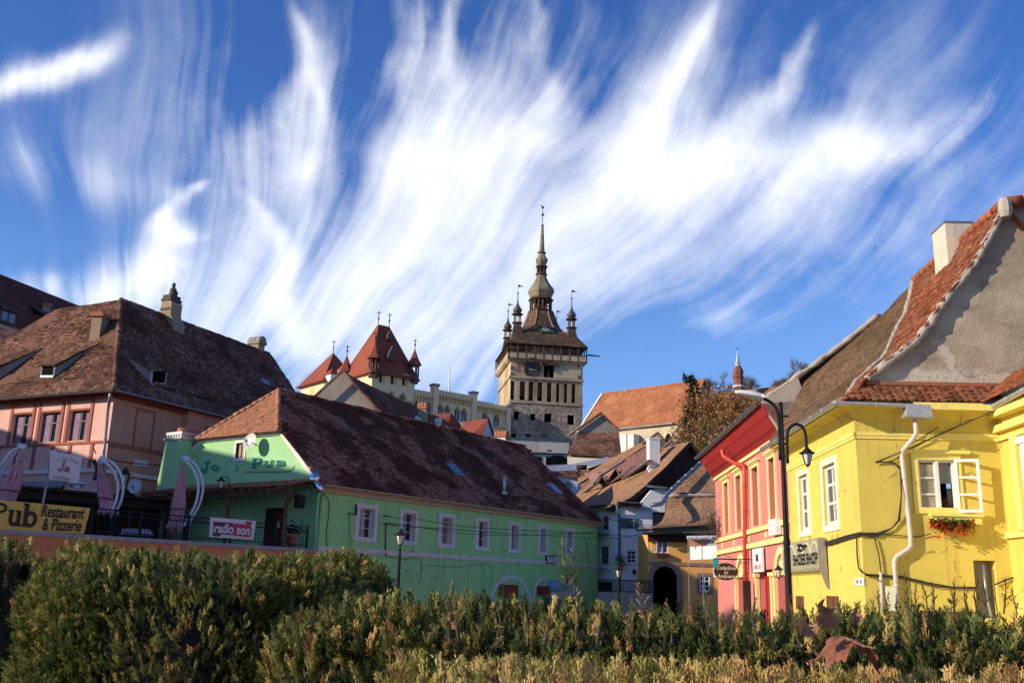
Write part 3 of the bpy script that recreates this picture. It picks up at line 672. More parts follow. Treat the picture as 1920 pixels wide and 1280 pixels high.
# white chimney behind the ridge
cb = P(1802, 470, 24.2); mb = MB(); cw = Wall(cb.x, cb.y, -2.77)
tz = P(1802, 418, 24.2).z
mb.box(cw, -.36, .36, -.9, 0, 8.5, tz); ch = mb.build('chimney', plaster('white_render', (.68, .60, .46), dirt=(.25, .2, .15), stain=.5, patch=.4), yh)
mb = MB(); mb.box(cw, -.38, .38, -.92, .02, tz, tz+.05); mb.build('chimney_cap', M['zinc'], ch)
gutter(yh, WS.w(-.62, .58, 5.86), WS.w(7.3, .58, 5.90), .085, 'zinc_light', .9); gutter(yh, WG.w(-.58, .58, 5.86), WG.w(1.2, .58, 5.83), .085, 'zinc_light', .8); gutter(yh, WG.w(2.98, .50, 5.86), WG.w(2.70, 5.6, 5.98), .085, 'zinc_light', .8)
hu, hz = WG.uz(1720, 771, .6)
mb = MB(); mb.prism([WG.w(hu-.24, .40, hz+.14), WG.w(hu+.26, .40, hz+.14), WG.w(hu+.28, .40, hz-.16), WG.w(hu-.3, .40, hz-.13)], Vector((0, -.3, 0))); mb.build('rain_hopper', M['zinc_light'], yh)
M['pipe_white'] = paint('painted_pipe', (.62, .55, .50), .5)
pipe(yh, [WG.at(*p, n=k) for p, k in (((1716, 784), .45), ((1718, 812), .40), ((1712, 822), .35), ((1694, 843), .14), ((1691, 852), .10), ((1707, 1000), .09), ((1708, 1022), .09), ((1702, 1030), .09), ((1680, 1044), .09), ((1677, 1052), .09), ((1684, 1140), .09))], .053, 'pipe_white', 'downpipe', 12)
pipe(yh, [WG.at(1651, 1072, .05), WG.at(1655, 1150, .05)], .035, 'pipe_white', 'conduit')
mb = MB(); mb.box(WG, *[WG.uz(1659, 1105)[0], WG.uz(1676, 1105)[0]], 0, .08, 1.3, WG.uz(1660, 1098)[1]); mb.build('meter_box', M['yellow_white'], yh)
hv = WG.at(1858, 752, .35); mb = MB()
vs = [];
for k in range(9):
    q = pi*k/8
    for x in (-.27, .27): vs.append(hv+Vector((x, -.1*cos(q)-.05, .14*sin(q)-.1)))
mb.add(vs, [(2*k, 2*k+1, 2*k+3, 2*k+2) for k in range(8)], 0, .5, True); mb.build('roof_vent_hood', M['chrome'], yh)
mb = MB(); mb.box(WS, *sorted([WS.uz(1604, 1090)[0], WS.uz(1621, 1090)[0]]), .0, .02, WS.uz(1612, 1097)[1], WS.uz(1612, 1083)[1]); pl = mb.build('house_number_plate', M['white'], yh)
uc, zc = WS.uz(1612.5, 1090); mb = MB(); text_on(mb, 'Nr. 61', WS.w(uc, .022, zc), -Vector((*WS.d, 0)), (0, 0, 1), .13, .003, sx=1.4); mb.build('plate_lettering', M['black_metal'], pl)
# electric cables along the yellow front and gable
def sagline(a, b, sag=.1, n=10):
    a = Vector(a); b = Vector(b); return [a+(b-a)*i/n-Vector((0, 0, sag*4*(i/n)*(1-i/n))) for i in range(n+1)]
cbm = MB()
def cab(pts, r=.018): cbm.tube(pts, r, 5)
rc = random.Random(3)
for j in range(4):
    pt = [WS.at(1474+j, 1018+j*1.2, .05), WS.at(1520, 1020+j*2-rc.random()*3, .07), WS.at(1555, 1014+j*2, .06), WS.at(1590, 1003+j*2, .05), WS.at(1612, 998+j*1.5, .06), WG.at(1622, 999+j, .06), WG.at(1645, 999+j*2, .05), WG.at(1672, 990, .05), WG.at(1684+j, 975, .05), WG.at(1690, 930, .16), WG.at(1688+j, 880, .06), WG.at(1675, 866, .05), WG.at(1642, 866, .05)]
    cab(pt, .016)
cab([WG.at(*p, n=.05) for p in ((1622, 1000), (1640, 1010), (1648, 1040), (1652, 1075))], .016)
cab([WS.at(*p, n=.05) for p in ((1606, 1006), (1607, 1040), (1610, 1064), (1616, 1072), (1624, 1076))], .018)
cab([WG.at(*p, n=.05) for p in ((1622, 1076), (1690, 1080), (1740, 1092), (1790, 1101), (1830, 1102))], .018); cab([WG.at(*p, n=.05) for p in ((1622, 1078), (1690, 1083), (1760, 1100), (1830, 1100))], .012)
cab([WG.at(*p, n=.05) for p in ((1866, 1095), (1890, 1085), (1915, 1078), (1935, 1080))], .018)
cab([WG.at(*p, n=.06) for p in ((1642, 866), (1700, 843), (1775, 808), (1850, 775))], .014); cab([WG.at(1642, 868, .05), WG.at(1760, 815, .3), WG.at(1868, 768, .8)], .012)
cab([WG.at(*p, n=.05) for p in ((1645, 1000), (1720, 1006), (1745, 1000))], .012)
cab([WG.at(*p, n=.05) for p in ((1683, 858), (1690, 848), (1700, 838), (1760, 800))], .010)
for px in (1502, 1518, 1560, 1570): cab([WS.at(px, 1000, .02), WS.at(px, 1022, .03)], .006)
cbm.build('cable_bundle', M['cable'], yh)
# ---- flower box with geraniums
fb = thing('flower_box', 'flower box of red geraniums below the open white window', 'flower box', WG.at(1782, 985, .14))
mb = MB(); fu0, fu1 = WG.uz(1742, 985, .14)[0], WG.uz(1822, 985, .14)[0]; fz = WG.uz(1782, 985, .14)[1]
mb.box(WG, fu0+.05, fu1-.12, .08, .22, fz-.02, fz+.10); mb.build('planter', M['brownwood'], fb)
lv = MB(); fl = MB(); rg = random.Random(11)
for _ in range(420):
    u = rg.uniform(fu0, fu1); n = .15+abs(rg.gauss(0, .09)); z = fz+.10-abs(rg.gauss(0, .10))+rg.uniform(-.02, .06); c = WG.w(u, n, z)
    a = Vector((rg.gauss(0, 1), rg.gauss(0, 1), rg.gauss(0, 1))).normalized()*.03; b = a.orthogonal().normalized()*.025
    lv.add([c-a-b, c+a-b*.6, c+a*1.1+b, c-a*.7+b], [(0, 1, 2, 3)], 0, rg.random())
for _ in range(95):
    u = rg.uniform(fu0, fu1); n = .2+abs(rg.gauss(0, .07)); z = fz+.04-abs(rg.gauss(0, .13))+rg.uniform(-.02, .1); c = WG.w(u, n, z)
    for k in range(9):
        p = c+Vector((rg.gauss(0, .022), rg.gauss(0, .02), rg.gauss(0, .02))); a = Vector((rg.gauss(0, 1), rg.gauss(0, 1), rg.gauss(0, 1))).normalized()*.022; b = a.orthogonal().normalized()*.022
        fl.add([p-a, p-b, p+a, p+b], [(0, 1, 2, 3)], 0, rg.random())
lv.build('foliage', M['leaf'], fb); fl.build('blossom', M['geranium'], fb)
mb = MB(); fp = thing('potted_plant', 'dark potted plant with red blooms inside the open window', 'plant', WG.w(1.95, -.2, gw[2]))
for _ in range(60):
    p = WG.w(rg.uniform(1.86, 2.1), rg.uniform(-.3, -.15), gw[2]+rg.uniform(.08, .35)); a = Vector((rg.gauss(0, 1), rg.gauss(0, 1), rg.gauss(0, 1))).normalized()*.03; b = a.orthogonal().normalized()*.03
    mb.add([p-a, p-b, p+a, p+b], [(0, 1, 2, 3)], rg.randrange(2), rg.random())
mb.build('foliage', [M['leaf'], M['geranium']], fp); mb = MB(); mb.lathe(WG.w(1.97, -.22, gw[2]+.01), [(.05, 0), (.07, .1)], 10); mb.build('pot', M['terracotta'], fp)
# ---- red house
rh = thing('red_house', 'salmon red house with tall blind windows framed in yellow', 'house', WS.w(13, 0, 0))
RW = [(8.22, 9.1, 3.86, 5.78), (10.72, 11.8, 3.86, 5.80), (13.8, 14.85, 3.9, 5.86), (16.45, 17.5, 3.9, 5.86)]
doors = [(7.0, 8.5, 0, 2.35), (9.2, 11.3, 0, 2.35), (13.4, 15.0, 0, 2.3)]
mb = MB(); wallface(mb, WS, 6.62, 19.7, 0, 6.5, RW+doors, .3)
mb.poly([WS.w(19.7, 0, 0), WS.w(19.7, -8, 0), WS.w(19.7, -8, 6.5), WS.w(19.7, 0, 6.5)]); mb.poly([WS.w(6.62, -.3, 5.5), WS.w(6.62, -8, 5.5), WS.w(6.62, -8, 7.2), WS.w(6.62, -.3, 7.2)])
mb.build('wall', M['red'], rh)
mb = MB()
for (a0, z0, a1, z1) in ((.0, 6.36, .12, 6.52), (.12, 6.52, .22, 6.58), (.22, 6.58, .40, 6.86), (.40, 6.86, .46, 6.92), (.46, 6.92, .62, 7.22)):
    mb.poly([WS.w(6.9, a0, z0), WS.w(19.9, a0, z0), WS.w(19.9, a1, z1), WS.w(6.9, a1, z1)])
mb.poly([WS.w(6.9, 0, 6.3), WS.w(6.9, .62, 7.22), WS.w(6.9, -.3, 7.3), WS.w(6.9, -.3, 6.3)]); mb.poly([WS.w(19.9, 0, 6.3), WS.w(19.9, .62, 7.22), WS.w(19.9, -.3, 7.3), WS.w(19.9, -.3, 6.3)])
mb.build('eaves_cornice', M['redpaint'], rh)
mb = MB(); mb.box(WS, 6.62, 19.75, -.02, .07, 6.24, 6.36); mb.box(WS, 6.62, 19.75, -.02, .08, 3.60, 3.76); mb.box(WS, 6.62, 19.75, -.02, .09, 3.10, 3.27)
for u in (7.6, 9.9, 12.7, 15.6, 18.3): mb.box(WS, u-.14, u+.14, -.01, .025, 3.34, 3.55)
mb.build('moulding', M['redyellow'], rh)
for (a, b, c, d) in RW:
    w_ = MB(); w_.box(WS, a, b, -.3, -.26, c, d); w_.box(WS, a, b, -.27, -.22, c+(d-c)*.62, c+(d-c)*.66); w_.box(WS, (a+b)/2-.03, (a+b)/2+.03, -.27, -.23, c, d); frame(w_, WS, a, b, c, d, .06, -.27, -.2)
    w_ = w_.build('blind_window', M['redpaint'], rh)
    s_ = MB(); s_.box(WS, b, b+.17, -.02, .05, c-.06, d); s_.box(WS, a-.17, a, -.02, .05, c-.06, d); s_.box(WS, a-.17, b+.17, -.02, .06, d, d+.13); s_.box(WS, a-.25, b+.25, -.02, .14, d+.17, d+.25); s_.box(WS, a-.2, b+.2, -.02, .1, d+.13, d+.17)
    s_.build('surround', M['redyellow'], w_)
mb = MB()
for (u, r) in ((7.75, .95), (14.2, 1.0)):
    mb = MB(); archband(mb, WS, u, 2.15, r, r*.72, -.02, .06, zo=.85, zi=.62); mb.build('arch_moulding', M['redyellow'], rh); mb = MB(); wpoly(mb, WS, arcpts(u, 2.15, r*.5, .46, 0, 180, 12), -.02, .04); mb.build('arch_panel', M['redyellow'], rh)
for u in (6.85, 8.65, 9.1, 11.4, 13.15, 15.2): mb = MB(); mb.box(WS, u-.11, u+.11, -.02, .1, 0, 2.12); mb.box(WS, u-.17, u+.17, -.02, .15, 2.12, 2.24); mb.build('pilaster', M['redyellow'], rh)
for (a, b, c, d) in doors:
    mb = MB(); mb.box(WS, a, b, -.3, -.24, c, d); frame(mb, WS, a, (a+b)/2-.01, c+.02, d, .12, -.25, -.2); frame(mb, WS, (a+b)/2+.01, b, c+.02, d, .12, -.25, -.2); dr = mb.build('door', M['redpaint'], rh)
    mb = MB(); mb.box(WS, (a+b)/2-.1, (a+b)/2-.07, -.2, -.12, 1.0, 1.2); mb.build('handle', M['black_metal'], dr)
gutter(rh, WS.w(7.1, .72, 7.30), WS.w(20.1, .72, 7.30), .1, 'zinc', 1.)
M['redpipe'] = paint('red_painted_pipe', (.62, .07, .05), .4)
pipe(rh, [WS.at(*p, n=k) for p, k in (((1354, 842), .6), ((1356, 855), .55), ((1377, 868), .3), ((1394, 872), .14), ((1396, 882), .12), ((1398, 1140), .12))], .075, 'redpipe', 'downpipe', 10)
mb = MB(); tiles(mb, [WS.w(7.0, .66, 7.34), WS.w(20, .66, 7.34), WS.w(20, -3.1, 10.0), WS.w(7.0, -3.1, 10.0)], .2, .16, 0, .05, 5, .026); mb.poly([WS.w(7.0, -3.1, 10.0), WS.w(20, -3.1, 10.0), WS.w(20, -7, 7), WS.w(7, -7, 7)])
r_ = mb.build('roof', M['tile_mossy'], rh); mb = MB(); ridge_caps(mb, WS.w(7.0, -3.1, 10.05), WS.w(20, -3.1, 10.05), .12, .36); mb.build('ridge', M['tile_orange'], r_)
mb = MB(); mb.prism([WS.w(7.05, .62, 7.30), WS.w(7.05, -.5, 8.05), WS.w(7.05, -.62, 7.7), WS.w(7.05, -.3, 7.1), WS.w(7.05, .1, 6.3), WS.w(7.05, .2, 6.5), WS.w(7.05, .4, 6.85)], WS.w(6.9, 0, 0)-WS.w(7.05, 0, 0)); rubble(mb, [WS.w(7.0, .6, 7.32), WS.w(7.0, -.5, 8.1), WS.w(7.0, -1.6, 8.9), WS.w(7., -3.1, 10.1)], .09, .15, 12); mb.build('end_gable', M['mortar'], rh)
mb = MB(); mb.box(WS, 12.0, 12.08, .14, .40, 0, 2.0); 
single(mb, 'standing_board', M['darkwood'], 'tall dark wooden board standing at the red house doorway', 'board', WS.w(12.1, .5, 0))
# white cloth or box below the nearest red window
def wallpanel(name, label, cat, Wl, x0, y0, x1, y1, n0, n1, mat):
    u0, zt = Wl.uz(x0, y0, n1); u1, zb = Wl.uz(x1, y1, n1)
    t_ = thing(name, label, cat, Wl.w((u0+u1)/2, n1, zb)); mb = MB(); mb.box(Wl, min(u0, u1), max(u0, u1), n0, n1, zb, zt); mb.build('panel', M[mat], t_)
    return t_, (min(u0, u1), max(u0, u1), zb, zt)
RD = -Vector((*WS.d, 0)); WN = Vector((*WS.n, 0)); Zv = Vector((0, 0, 1))
t_, (a, b, c, d) = wallpanel('notice_box', 'small white notice box hanging under the nearest red window', 'notice', WS, 1440, 975, 1456, 1001, .05, .2, 'white')
mb = MB()
for k in range(4): mb.box(WS, a+.1, b-.1, .2, .203, c+.14+k*.14, c+.15+k*.14)
for k in range(3): mb.box(WS, a+.2+k*.3, a+.21+k*.3, .2, .203, c+.1, d-.1)
mb.build('ruled_line', paint('faint_line', (.5, .42, .4), .7), t_)
t_, (a, b, c, d) = wallpanel('shop_sign', 'white shop sign with black emblem on the red wall', 'sign', WS, 1410, 1029, 1430, 1071, .06, .12, 'white')
mb = MB(); uc = (a+b)/2; zc = c+(d-c)*.58
mb.add([WS.w(uc+x*(b-a), .13, zc+y*(d-c)) for x, y in ((-.12, -.1), (-.1, .04), (0, .07), (.1, .04), (.12, -.1), (0, -.14))], [tuple(range(6))])
for x in (-.1, 0, .1): mb.add([WS.w(uc+(x+p)*(b-a), .13, zc+y*(d-c)) for p, y in ((-.05, .07), (.05, .07), (0, .25 if x == 0 else .17))], [(0, 1, 2)])
mb.build('emblem', M['black_metal'], t_)
mb = MB(); text_on(mb, 'TERRA CAFE', WS.w(uc, .125, c+(d-c)*.2), RD, Zv, .2, .003, sx=1.); mb.build('lettering', paint('pink_letters', (.6, .2, .2), .6), t_)
mb = MB(); mb.box(WS, b+.02, b+.35, .05, .09, c, d); mb.build('backing_board', M['cable'], t_)
# projecting sign over the shoe shop
ss_, (a, b, c, d) = wallpanel('shop_canopy_sign', 'beige plastic canopy sign lettered shop beside the lamp post', 'sign', WS, 1466, 1020, 1538, 1064, .08, .20, 'white')
o = ss_.children[0]; M['beige'] = plaster('beige_panel', (.36, .33, .21), dirt=(.2, .18, .12), stain=.4, patch=.3, scale=3.); o.data.materials[0] = M['beige']
mb = MB(); k = 5; w1 = (b-a)/k
for i in range(k): archband(mb, WS, a+w1*(i+.5), d-.42, w1*.46, w1*.38, -.02+.22, .22, zo=.36, zi=.30, seg=8); 
for i in range(k+1): mb.box(WS, a+w1*i-.05, a+w1*i+.05, .20, .225, c+.45, d-.42)
mb.build('arcade_relief', plaster('beige_relief', (.62, .57, .42), stain=.2), ss_)
mb = MB(); ua_, ub_ = WS.uz(1487, 1054, .23)[0], WS.uz(1532, 1050, .23)[0]; tv, tf = textmesh('SHOES SHOP', 1., .0, bold=.02); w0 = min(v[0] for v in tv); w1 = max(v[0] for v in tv)
mb.add([WS.w(ua_+(ub_-ua_)*(v[0]-w0)/(w1-w0), .232, c+.24+v[1]*.40) for v in tv], tf)
for pl in ([(-.5, .5), (-.1, .5)], [(-.15, .5), (-.45, .2)], [(-.45, .2), (-.05, .2)], [(0, .2), (0, .45)], [(.12, .2), (.12, .42)], [(-.1, .42), (.4, .42)], [(.25, .42), (.25, .2)]):
    p0, p1 = [WS.w((a+b)/2-.45-x*1.1, .235, (c+d)/2+y*.5+.02) for x, y in pl]; mb.bar(p0, p1, .05, .01, WN)
mb.build('lettering', M['black_metal'], ss_)
mb = MB()
for i in range(22): mb.box(WS, a+(b-a)*i/22, a+(b-a)*(i+.55)/22,   .15, .2, c-.07, c)
mb.build('fringe', M['beige'], ss_)
mb = MB(); mb.prism([WS.w(a, .05, d), WS.w(a, .24, d), WS.w(a, .24, c), WS.w(a, .06, c-.5), WS.w(a, .02, c-.5)], -Vector((*WS.d, 0))*.05); mb.build('end_plate', M['stucco_grey'], ss_)
# oval hanging sign
oc = P(1361, 1071, 35); os_ = thing('hanging_oval_sign', 'dark oval hanging sign with cream handwritten lettering', 'sign', oc)
mb = MB(); OW = Wall(oc.x, oc.y, -2.77)
wpoly(mb, OW, arcpts(0, oc.z, .42, .30, 0, 360, 28)[:-1], -.03, .03); mb.build('board', wood('oval_board', (.06, .035, .025)), os_)
mb = MB()
for body, dz, sz in (('Cofetărie', .12, .17), ('La', -.02, .16), ('Anișoara', -.16, .17)): text_on(mb, body, OW.w(0, .034, oc.z+dz), (*OW.d, 0), Zv, sz, .004, shear=.15, bold=.003)
mb.build('lettering', paint('cream_letters', (.66, .56, .38), .6), os_)
b0 = OW.w(-.42, 0, oc.z+.44); b1 = WS.w(12.6, 0, oc.z+.44); mb = MB(); mb.tube([b0, b1], .018, 6); mb.tube([OW.w(-.25, 0, oc.z+.44), OW.w(-.25, 0, oc.z+.24)], .008, 4); mb.tube([OW.w(.25, 0, oc.z+.44), OW.w(.25, 0, oc.z+.24)], .008, 4)
mb.tube([OW.w(-.4, 0, oc.z+.44), OW.w(-.1, 0, oc.z+.6), OW.w(.2, 0, oc.z+.5)], .01, 5); mb.build('bracket', M['black_metal'], os_)
tb = P(1342, 1063, 37); TW = Wall(tb.x, tb.y, -2.77); ts = thing('banner_sign', 'narrow teal and white banner sign behind the oval sign', 'sign', tb)
mb = MB(); mb.box(TW, -.10, .10, -.02, .02, tb.z-.02, tb.z+.33); mb.build('upper_panel', M['teal'], ts); mb = MB(); mb.box(TW, -.10, .10, -.02, .02, tb.z-.36, tb.z-.02); mb.build('lower_panel', M['white'], ts)
mb = MB(); mb.tube([TW.w(0, .0, tb.z+.3), WS.w(15.0, 0, tb.z+.3)], .012, 5); mb.build('bracket', M['black_metal'], ts)
wm = WS.w(10.2, .12, 2.35)
def wall_lantern(loc, label, s=.5):
    t_ = thing('wall_lantern', label, 'lantern', loc); mb = MB(); lantern_parts(t_, Vector(loc), s); return t_
# ---------------------------------------------------------------- lanterns and lamp posts
def lantern_parts(par, c, s, sides=6):
    """c = bottom finial; s = overall height."""
    mb = MB(); rot = .3
    mb.lathe(c, [(.01*s, 0), (.03*s, .03*s), (.015*s, .06*s), (.07*s, .12*s), (.1*s, .14*s), (.11*s, .17*s)], 8)
    top = c+Vector((0, 0, .62*s))
    for k in range(sides):
        q = rot+2*pi*k/sides; mb.tube([c+Vector((.11*s*cos(q), .11*s*sin(q), .16*s)), top+Vector((.24*s*cos(q), .24*s*sin(q), 0))], .014*s, 4)
    mb.lathe(top, [(.25*s, -.02*s), (.34*s, 0), (.32*s, .035*s), (.22*s, .10*s), (.12*s, .20*s), (.09*s, .22*s), (.09*s, .26*s), (.04*s, .30*s), (.035*s, .34*s), (.01*s, .38*s)], sides, rot=rot, smooth=False)
    for k in range(sides):
        q = rot+2*pi*k/sides; p = top+Vector((.33*s*cos(q), .33*s*sin(q), .02*s)); mb.tube([p, p+Vector((.05*s*cos(q), .05*s*sin(q), .05*s))], [.025*s, .005*s], 4)
    f = mb.build('lantern_frame', M['black_metal'], par)
    mb = MB(); mb.lathe(c, [(.10*s, .17*s), (.225*s, .61*s)], sides, rot=rot, smooth=False); mb.build('lantern_glass', M['lampglass'], par)
wall_lantern(WS.w(7.0, .3, 2.0), 'small dark wall lantern in the red doorway next to the lamp post', .45)
lp = P(1465, 780, 16); LX, LY = lp.x, lp.y
sl_ = thing('street_lamp', 'tall dark lamp post carrying a white road light and a hanging lantern', 'street lamp', (LX, LY, 0))
mb = MB(); zt = P(1465, 758, 16).z
mb.lathe((LX, LY, 0), [(.10, 0), (.10, .3), (.075, .45), (.065, 1.2), (.075, 1.25), (.055, 1.35), (.048, 2.35), (.058, 2.38), (.058, 2.44), (.042, 2.5), (.032, zt-.9), (.032, zt)], 12); mb.lathe((LX, LY, zt), [(.036, 0), (.034, .03), (.01, .05)], 10)
for k in range(6):
    q = 2*pi*k/6; mb.tube([(LX+.05*cos(q), LY+.05*sin(q), 1.4), (LX+.034*cos(q), LY+.034*sin(q), zt-.9)], .008, 4)
mb.build('pole', M['black_metal'], sl_)
PL = lambda x, y: P(x, y, 16)
def smooth(pts, n=4):
    pts = [Vector(p) for p in pts]; out = []
    for i in range(len(pts)-1):
        p0, p1, p2, p3 = pts[max(0, i-1)], pts[i], pts[i+1], pts[min(len(pts)-1, i+2)]
        for k in range(n):
            t = k/n; out.append(.5*((2*p1)+(p2-p0)*t+(2*p0-5*p1+4*p2-p3)*t*t+(3*p1-p0-3*p2+p3)*t**3))
    return out+[pts[-1]]
mb = MB(); mb.tube(smooth([PL(1463, 862), PL(1461, 800), PL(1457, 770), PL(1448, 756), PL(1434, 748), PL(1424, 745)]), .028, 8)
for y in (832, 775): mb.bar(PL(1459, y), PL(1468, y), .03, .03)
mb.build('road_light_arm', M['black_metal'], sl_)
mb = MB(); h0 = PL(1430, 746); h1 = PL(1378, 735); ax = (h1-h0); L = ax.length; ax.normalize(); sx = Vector((0, 1, 0)); uz = ax.cross(sx).normalized()
if uz.z < 0: uz = -uz
for half, nm, mat_ in ((1, 'lamp_head', 'white'), (-1, 'lamp_lens', 'lampglass')):
    mb = MB(); vs = []; K = 9; R = 8
    for i in range(R+1):
        t = i/R; wd = (.03+.075*sin(pi*min(1, t*.62+.28))**1.2)*(1 if t < .93 else .72); hh = wd*(.8 if half > 0 else .35)
        for k in range(K): q = pi*k/(K-1); vs.append(h0+ax*L*t+sx*wd*cos(q)+uz*half*hh*sin(q))
    fs = [(i*K+k, i*K+k+1, (i+1)*K+k+1, (i+1)*K+k) for i in range(R) for k in range(K-1)]+[tuple(range(K)), tuple(R*K+k for k in range(K))]
    mb.add(vs, fs, 0, .5, True); mb.build(nm, M[mat_], sl_)
mb = MB(); mb.tube(smooth([PL(1477, 868), PL(1476, 815), PL(1483, 800), PL(1495, 795), PL(1506, 802), PL(1511, 818), PL(1512, 838)]), .026, 8)
for y in (832, 780): mb.bar(PL(1467, y), PL(1478, y), .03, .03)
mb.build('lantern_arm', M['black_metal'], sl_)
hb = PL(1515, 878); lantern_parts(sl_, Vector((PL(1512, 845).x+.01, hb.y, hb.z)), .40)
# ================================================================ the green pub house
def hitplane(px, py, p0, nrm):
    r = Vector(ray(px, py)); c = Vector((0, 0, CZ)); t = (Vector(p0)-c).dot(nrm)/r.dot(nrm); return c+r*t
gc = P(598, 1000, 44)
WL = Wall(gc.x, gc.y, 54.06)                 # long shaded front, u away from the camera
WE = Wall(gc.x, gc.y, 144.06, flip=True)     # gable front, u to the left
M['green'] = plaster('green_plaster', (.39, .70, .245), dirt=(.20, .34, .12), stain=.6, patch=.5, patchcol=(.44, .73, .28))
M['green_gable'] = plaster('light_green_plaster', (.37, .64, .31), dirt=(.22, .42, .20), stain=.2, patch=.15)
M['tile_purple'] = tile('aged_dark_roof_tile', [(.19, .062, .036), (.33, .135, .085), (.53, .26, .18), (.26, .075, .04)], (.095, .025, .014), .9, (.05, .022, .018), .35, .42, .46, .53)
M['tile_hip'] = tile('warm_roof_tile', [(.34, .14, .075), (.44, .19, .10), (.50, .25, .14), (.38, .17, .09)], (.30, .14, .08), .4, (.22, .14, .09), .4, .8)
M['peach'] = plaster('peach_eaves_band', (.60, .42, .26), dirt=(.3, .2, .13), stain=.3)
gh = thing('green_pub_house', 'long green house with dark tiled roof and light green gable lettered for a pub', 'house', WL.w(0, 0, 0))
GU = 24.45
gwin = [(2.23, 3.71), (5.30, 6.69), (8.30, 9.67), (11.43, 12.73), (14.54, 15.74), (17.54, 18.62), (20.53, 21.62)]
ops = [(a+.27, b-.20, 3.62, 5.0) for a, b in gwin]
mb = MB(); wallface(mb, WL, 0, GU, 0, 5.62, ops, .34)
mb.poly([WL.w(GU, 0, 0), WL.w(GU, -12.2, 0), WL.w(GU, -12.2, 5.7), WL.w(GU, -6.1, 11.0), WL.w(GU, 0, 5.7)]); mb.poly([WL.w(0, -12.2, 0), WL.w(GU, -12.2, 0), WL.w(GU, -12.2, 5.7), WL.w(0, -12.2, 5.7)])
mb.build('wall', M['green'], gh)
mb = MB(); hl = 2.95                          # gable: trapezoid under the half hip
gz = lambda u: 5.72+(6.1-abs(u-6.1))*.89
gwn = (5.72, 6.35, 7.35, 8.12)
def zc_(u): return min(gz(u), 8.45)
us = [0, 2, 3.07, 5.72, 6.35, 9.13, 10.5, 12.2]
for a, b in zip(us, us[1:]):
    lo = [(0, 5.3)]
    if (a, b) == (5.72, 6.35):
        mb.poly([WE.w(a, 0, 0), WE.w(b, 0, 0), WE.w(b, 0, 7.35), WE.w(a, 0, 7.35)]); mb.poly([WE.w(a, 0, 8.12), WE.w(b, 0, 8.12), WE.w(b, 0, zc_(b)), WE.w(a, 0, zc_(a))])
    else: mb.poly([WE.w(a, 0, 0), WE.w(b, 0, 0), WE.w(b, 0, zc_(b)), WE.w(a, 0, zc_(a))])
g_ = mb.build('gable', M['green_gable'], gh)
window(g_, WE, *gwn, .12, .05, (.5,), (), .05, fmat='brownwood', gmat='curtain', surround=(.13, .03, 'white_trim')).name = 'gable_window'
mb = MB()                                     # white verge boards
for p, q in (((0.25, 5.95), (3.1, 8.5)), ((11.95, 5.95), (9.1, 8.5)), ((3.0, 8.46), (9.2, 8.46))):
    mb.bar(WE.w(p[0], .04, p[1]), WE.w(q[0], .04, q[1]), .12, .26)
mb.build('verge_board', M['white_trim'], g_)
mb = MB(); mb.box(WL, -.35, GU+.1, -.02, .14, 5.50, 5.66); mb.box(WL, -.35, GU+.12, -.02, .24, 5.66, 5.78); mb.build('eaves_band', M['peach'], gh)
mb = MB(); mb.box(WL, -.02, GU+.03, -.02, .05, 2.90, 3.10); mb.box(WL, -.02, GU+.05, -.02, .08, 3.02, 3.08); mb.build('string_course', M['pinkwhite'], gh)
mb = MB(); archband(mb, WL, 14.95, .2, 2.15, 1.92, -.01, .03, zo=2.02, zi=1.84, seg=20); archband(mb, WL, 18.1, .9, .95, .78, -.01, .03, zo=1.25, zi=1.1, seg=14); archband(mb, WL, 20.9, .8, 1.05, .88, -.01, .03, zo=1.3, zi=1.15, seg=14); mb.box(WL, 19.0, 22.0, -.01, .03, 1.2, 1.36)
mb.build('painted_arch', M['white_trim'], gh)
for (a, b), o_ in zip(gwin, ops):
    w_ = window(gh, WL, *o_, .30, .06, (.5,), (.68,), .05, 'pinkwhite', 'glass', curtain=[[(.06, .34, 'curtain'), (.7, .94, 'curtain')], None, [(.06, .5, 'curtain')], [(.55, .94, 'curtain')], None][int(a*1.3) % 5])
    mb = MB(); u0, u1, z0, z1 = o_
    for z in (z0+(z1-z0)*.84, z0+(z1-z0)*.34): mb.box(WL, u0+.06, u1-.06, -.29, -.26, z-.015, z+.015)
    mb.build('glazing_bar', M['pinkwhite'], w_)
    mb = MB(); mb.box(WL, a, u0, -.02, .035, 3.44, 5.19); mb.box(WL, u1, b, -.02, .035, 3.44, 5.19); mb.box(WL, u0, u1, -.02, .035, z1, 5.19); mb.box(WL, u0, u1, -.02, .035, 3.44, z0)
    mb.box(WL, u0-.002, u0+.012, -.34, .0, z0, z1); mb.box(WL, u1-.012, u1+.002, -.34, .0, z0, z1); mb.box(WL, u0, u1, -.34, .0, z1-.012, z1+.002); mb.box(WL, u0, u1, -.34, .0, z0-.002, z0+.012)
    mb.build('surround', M['pinkwhite'], w_)
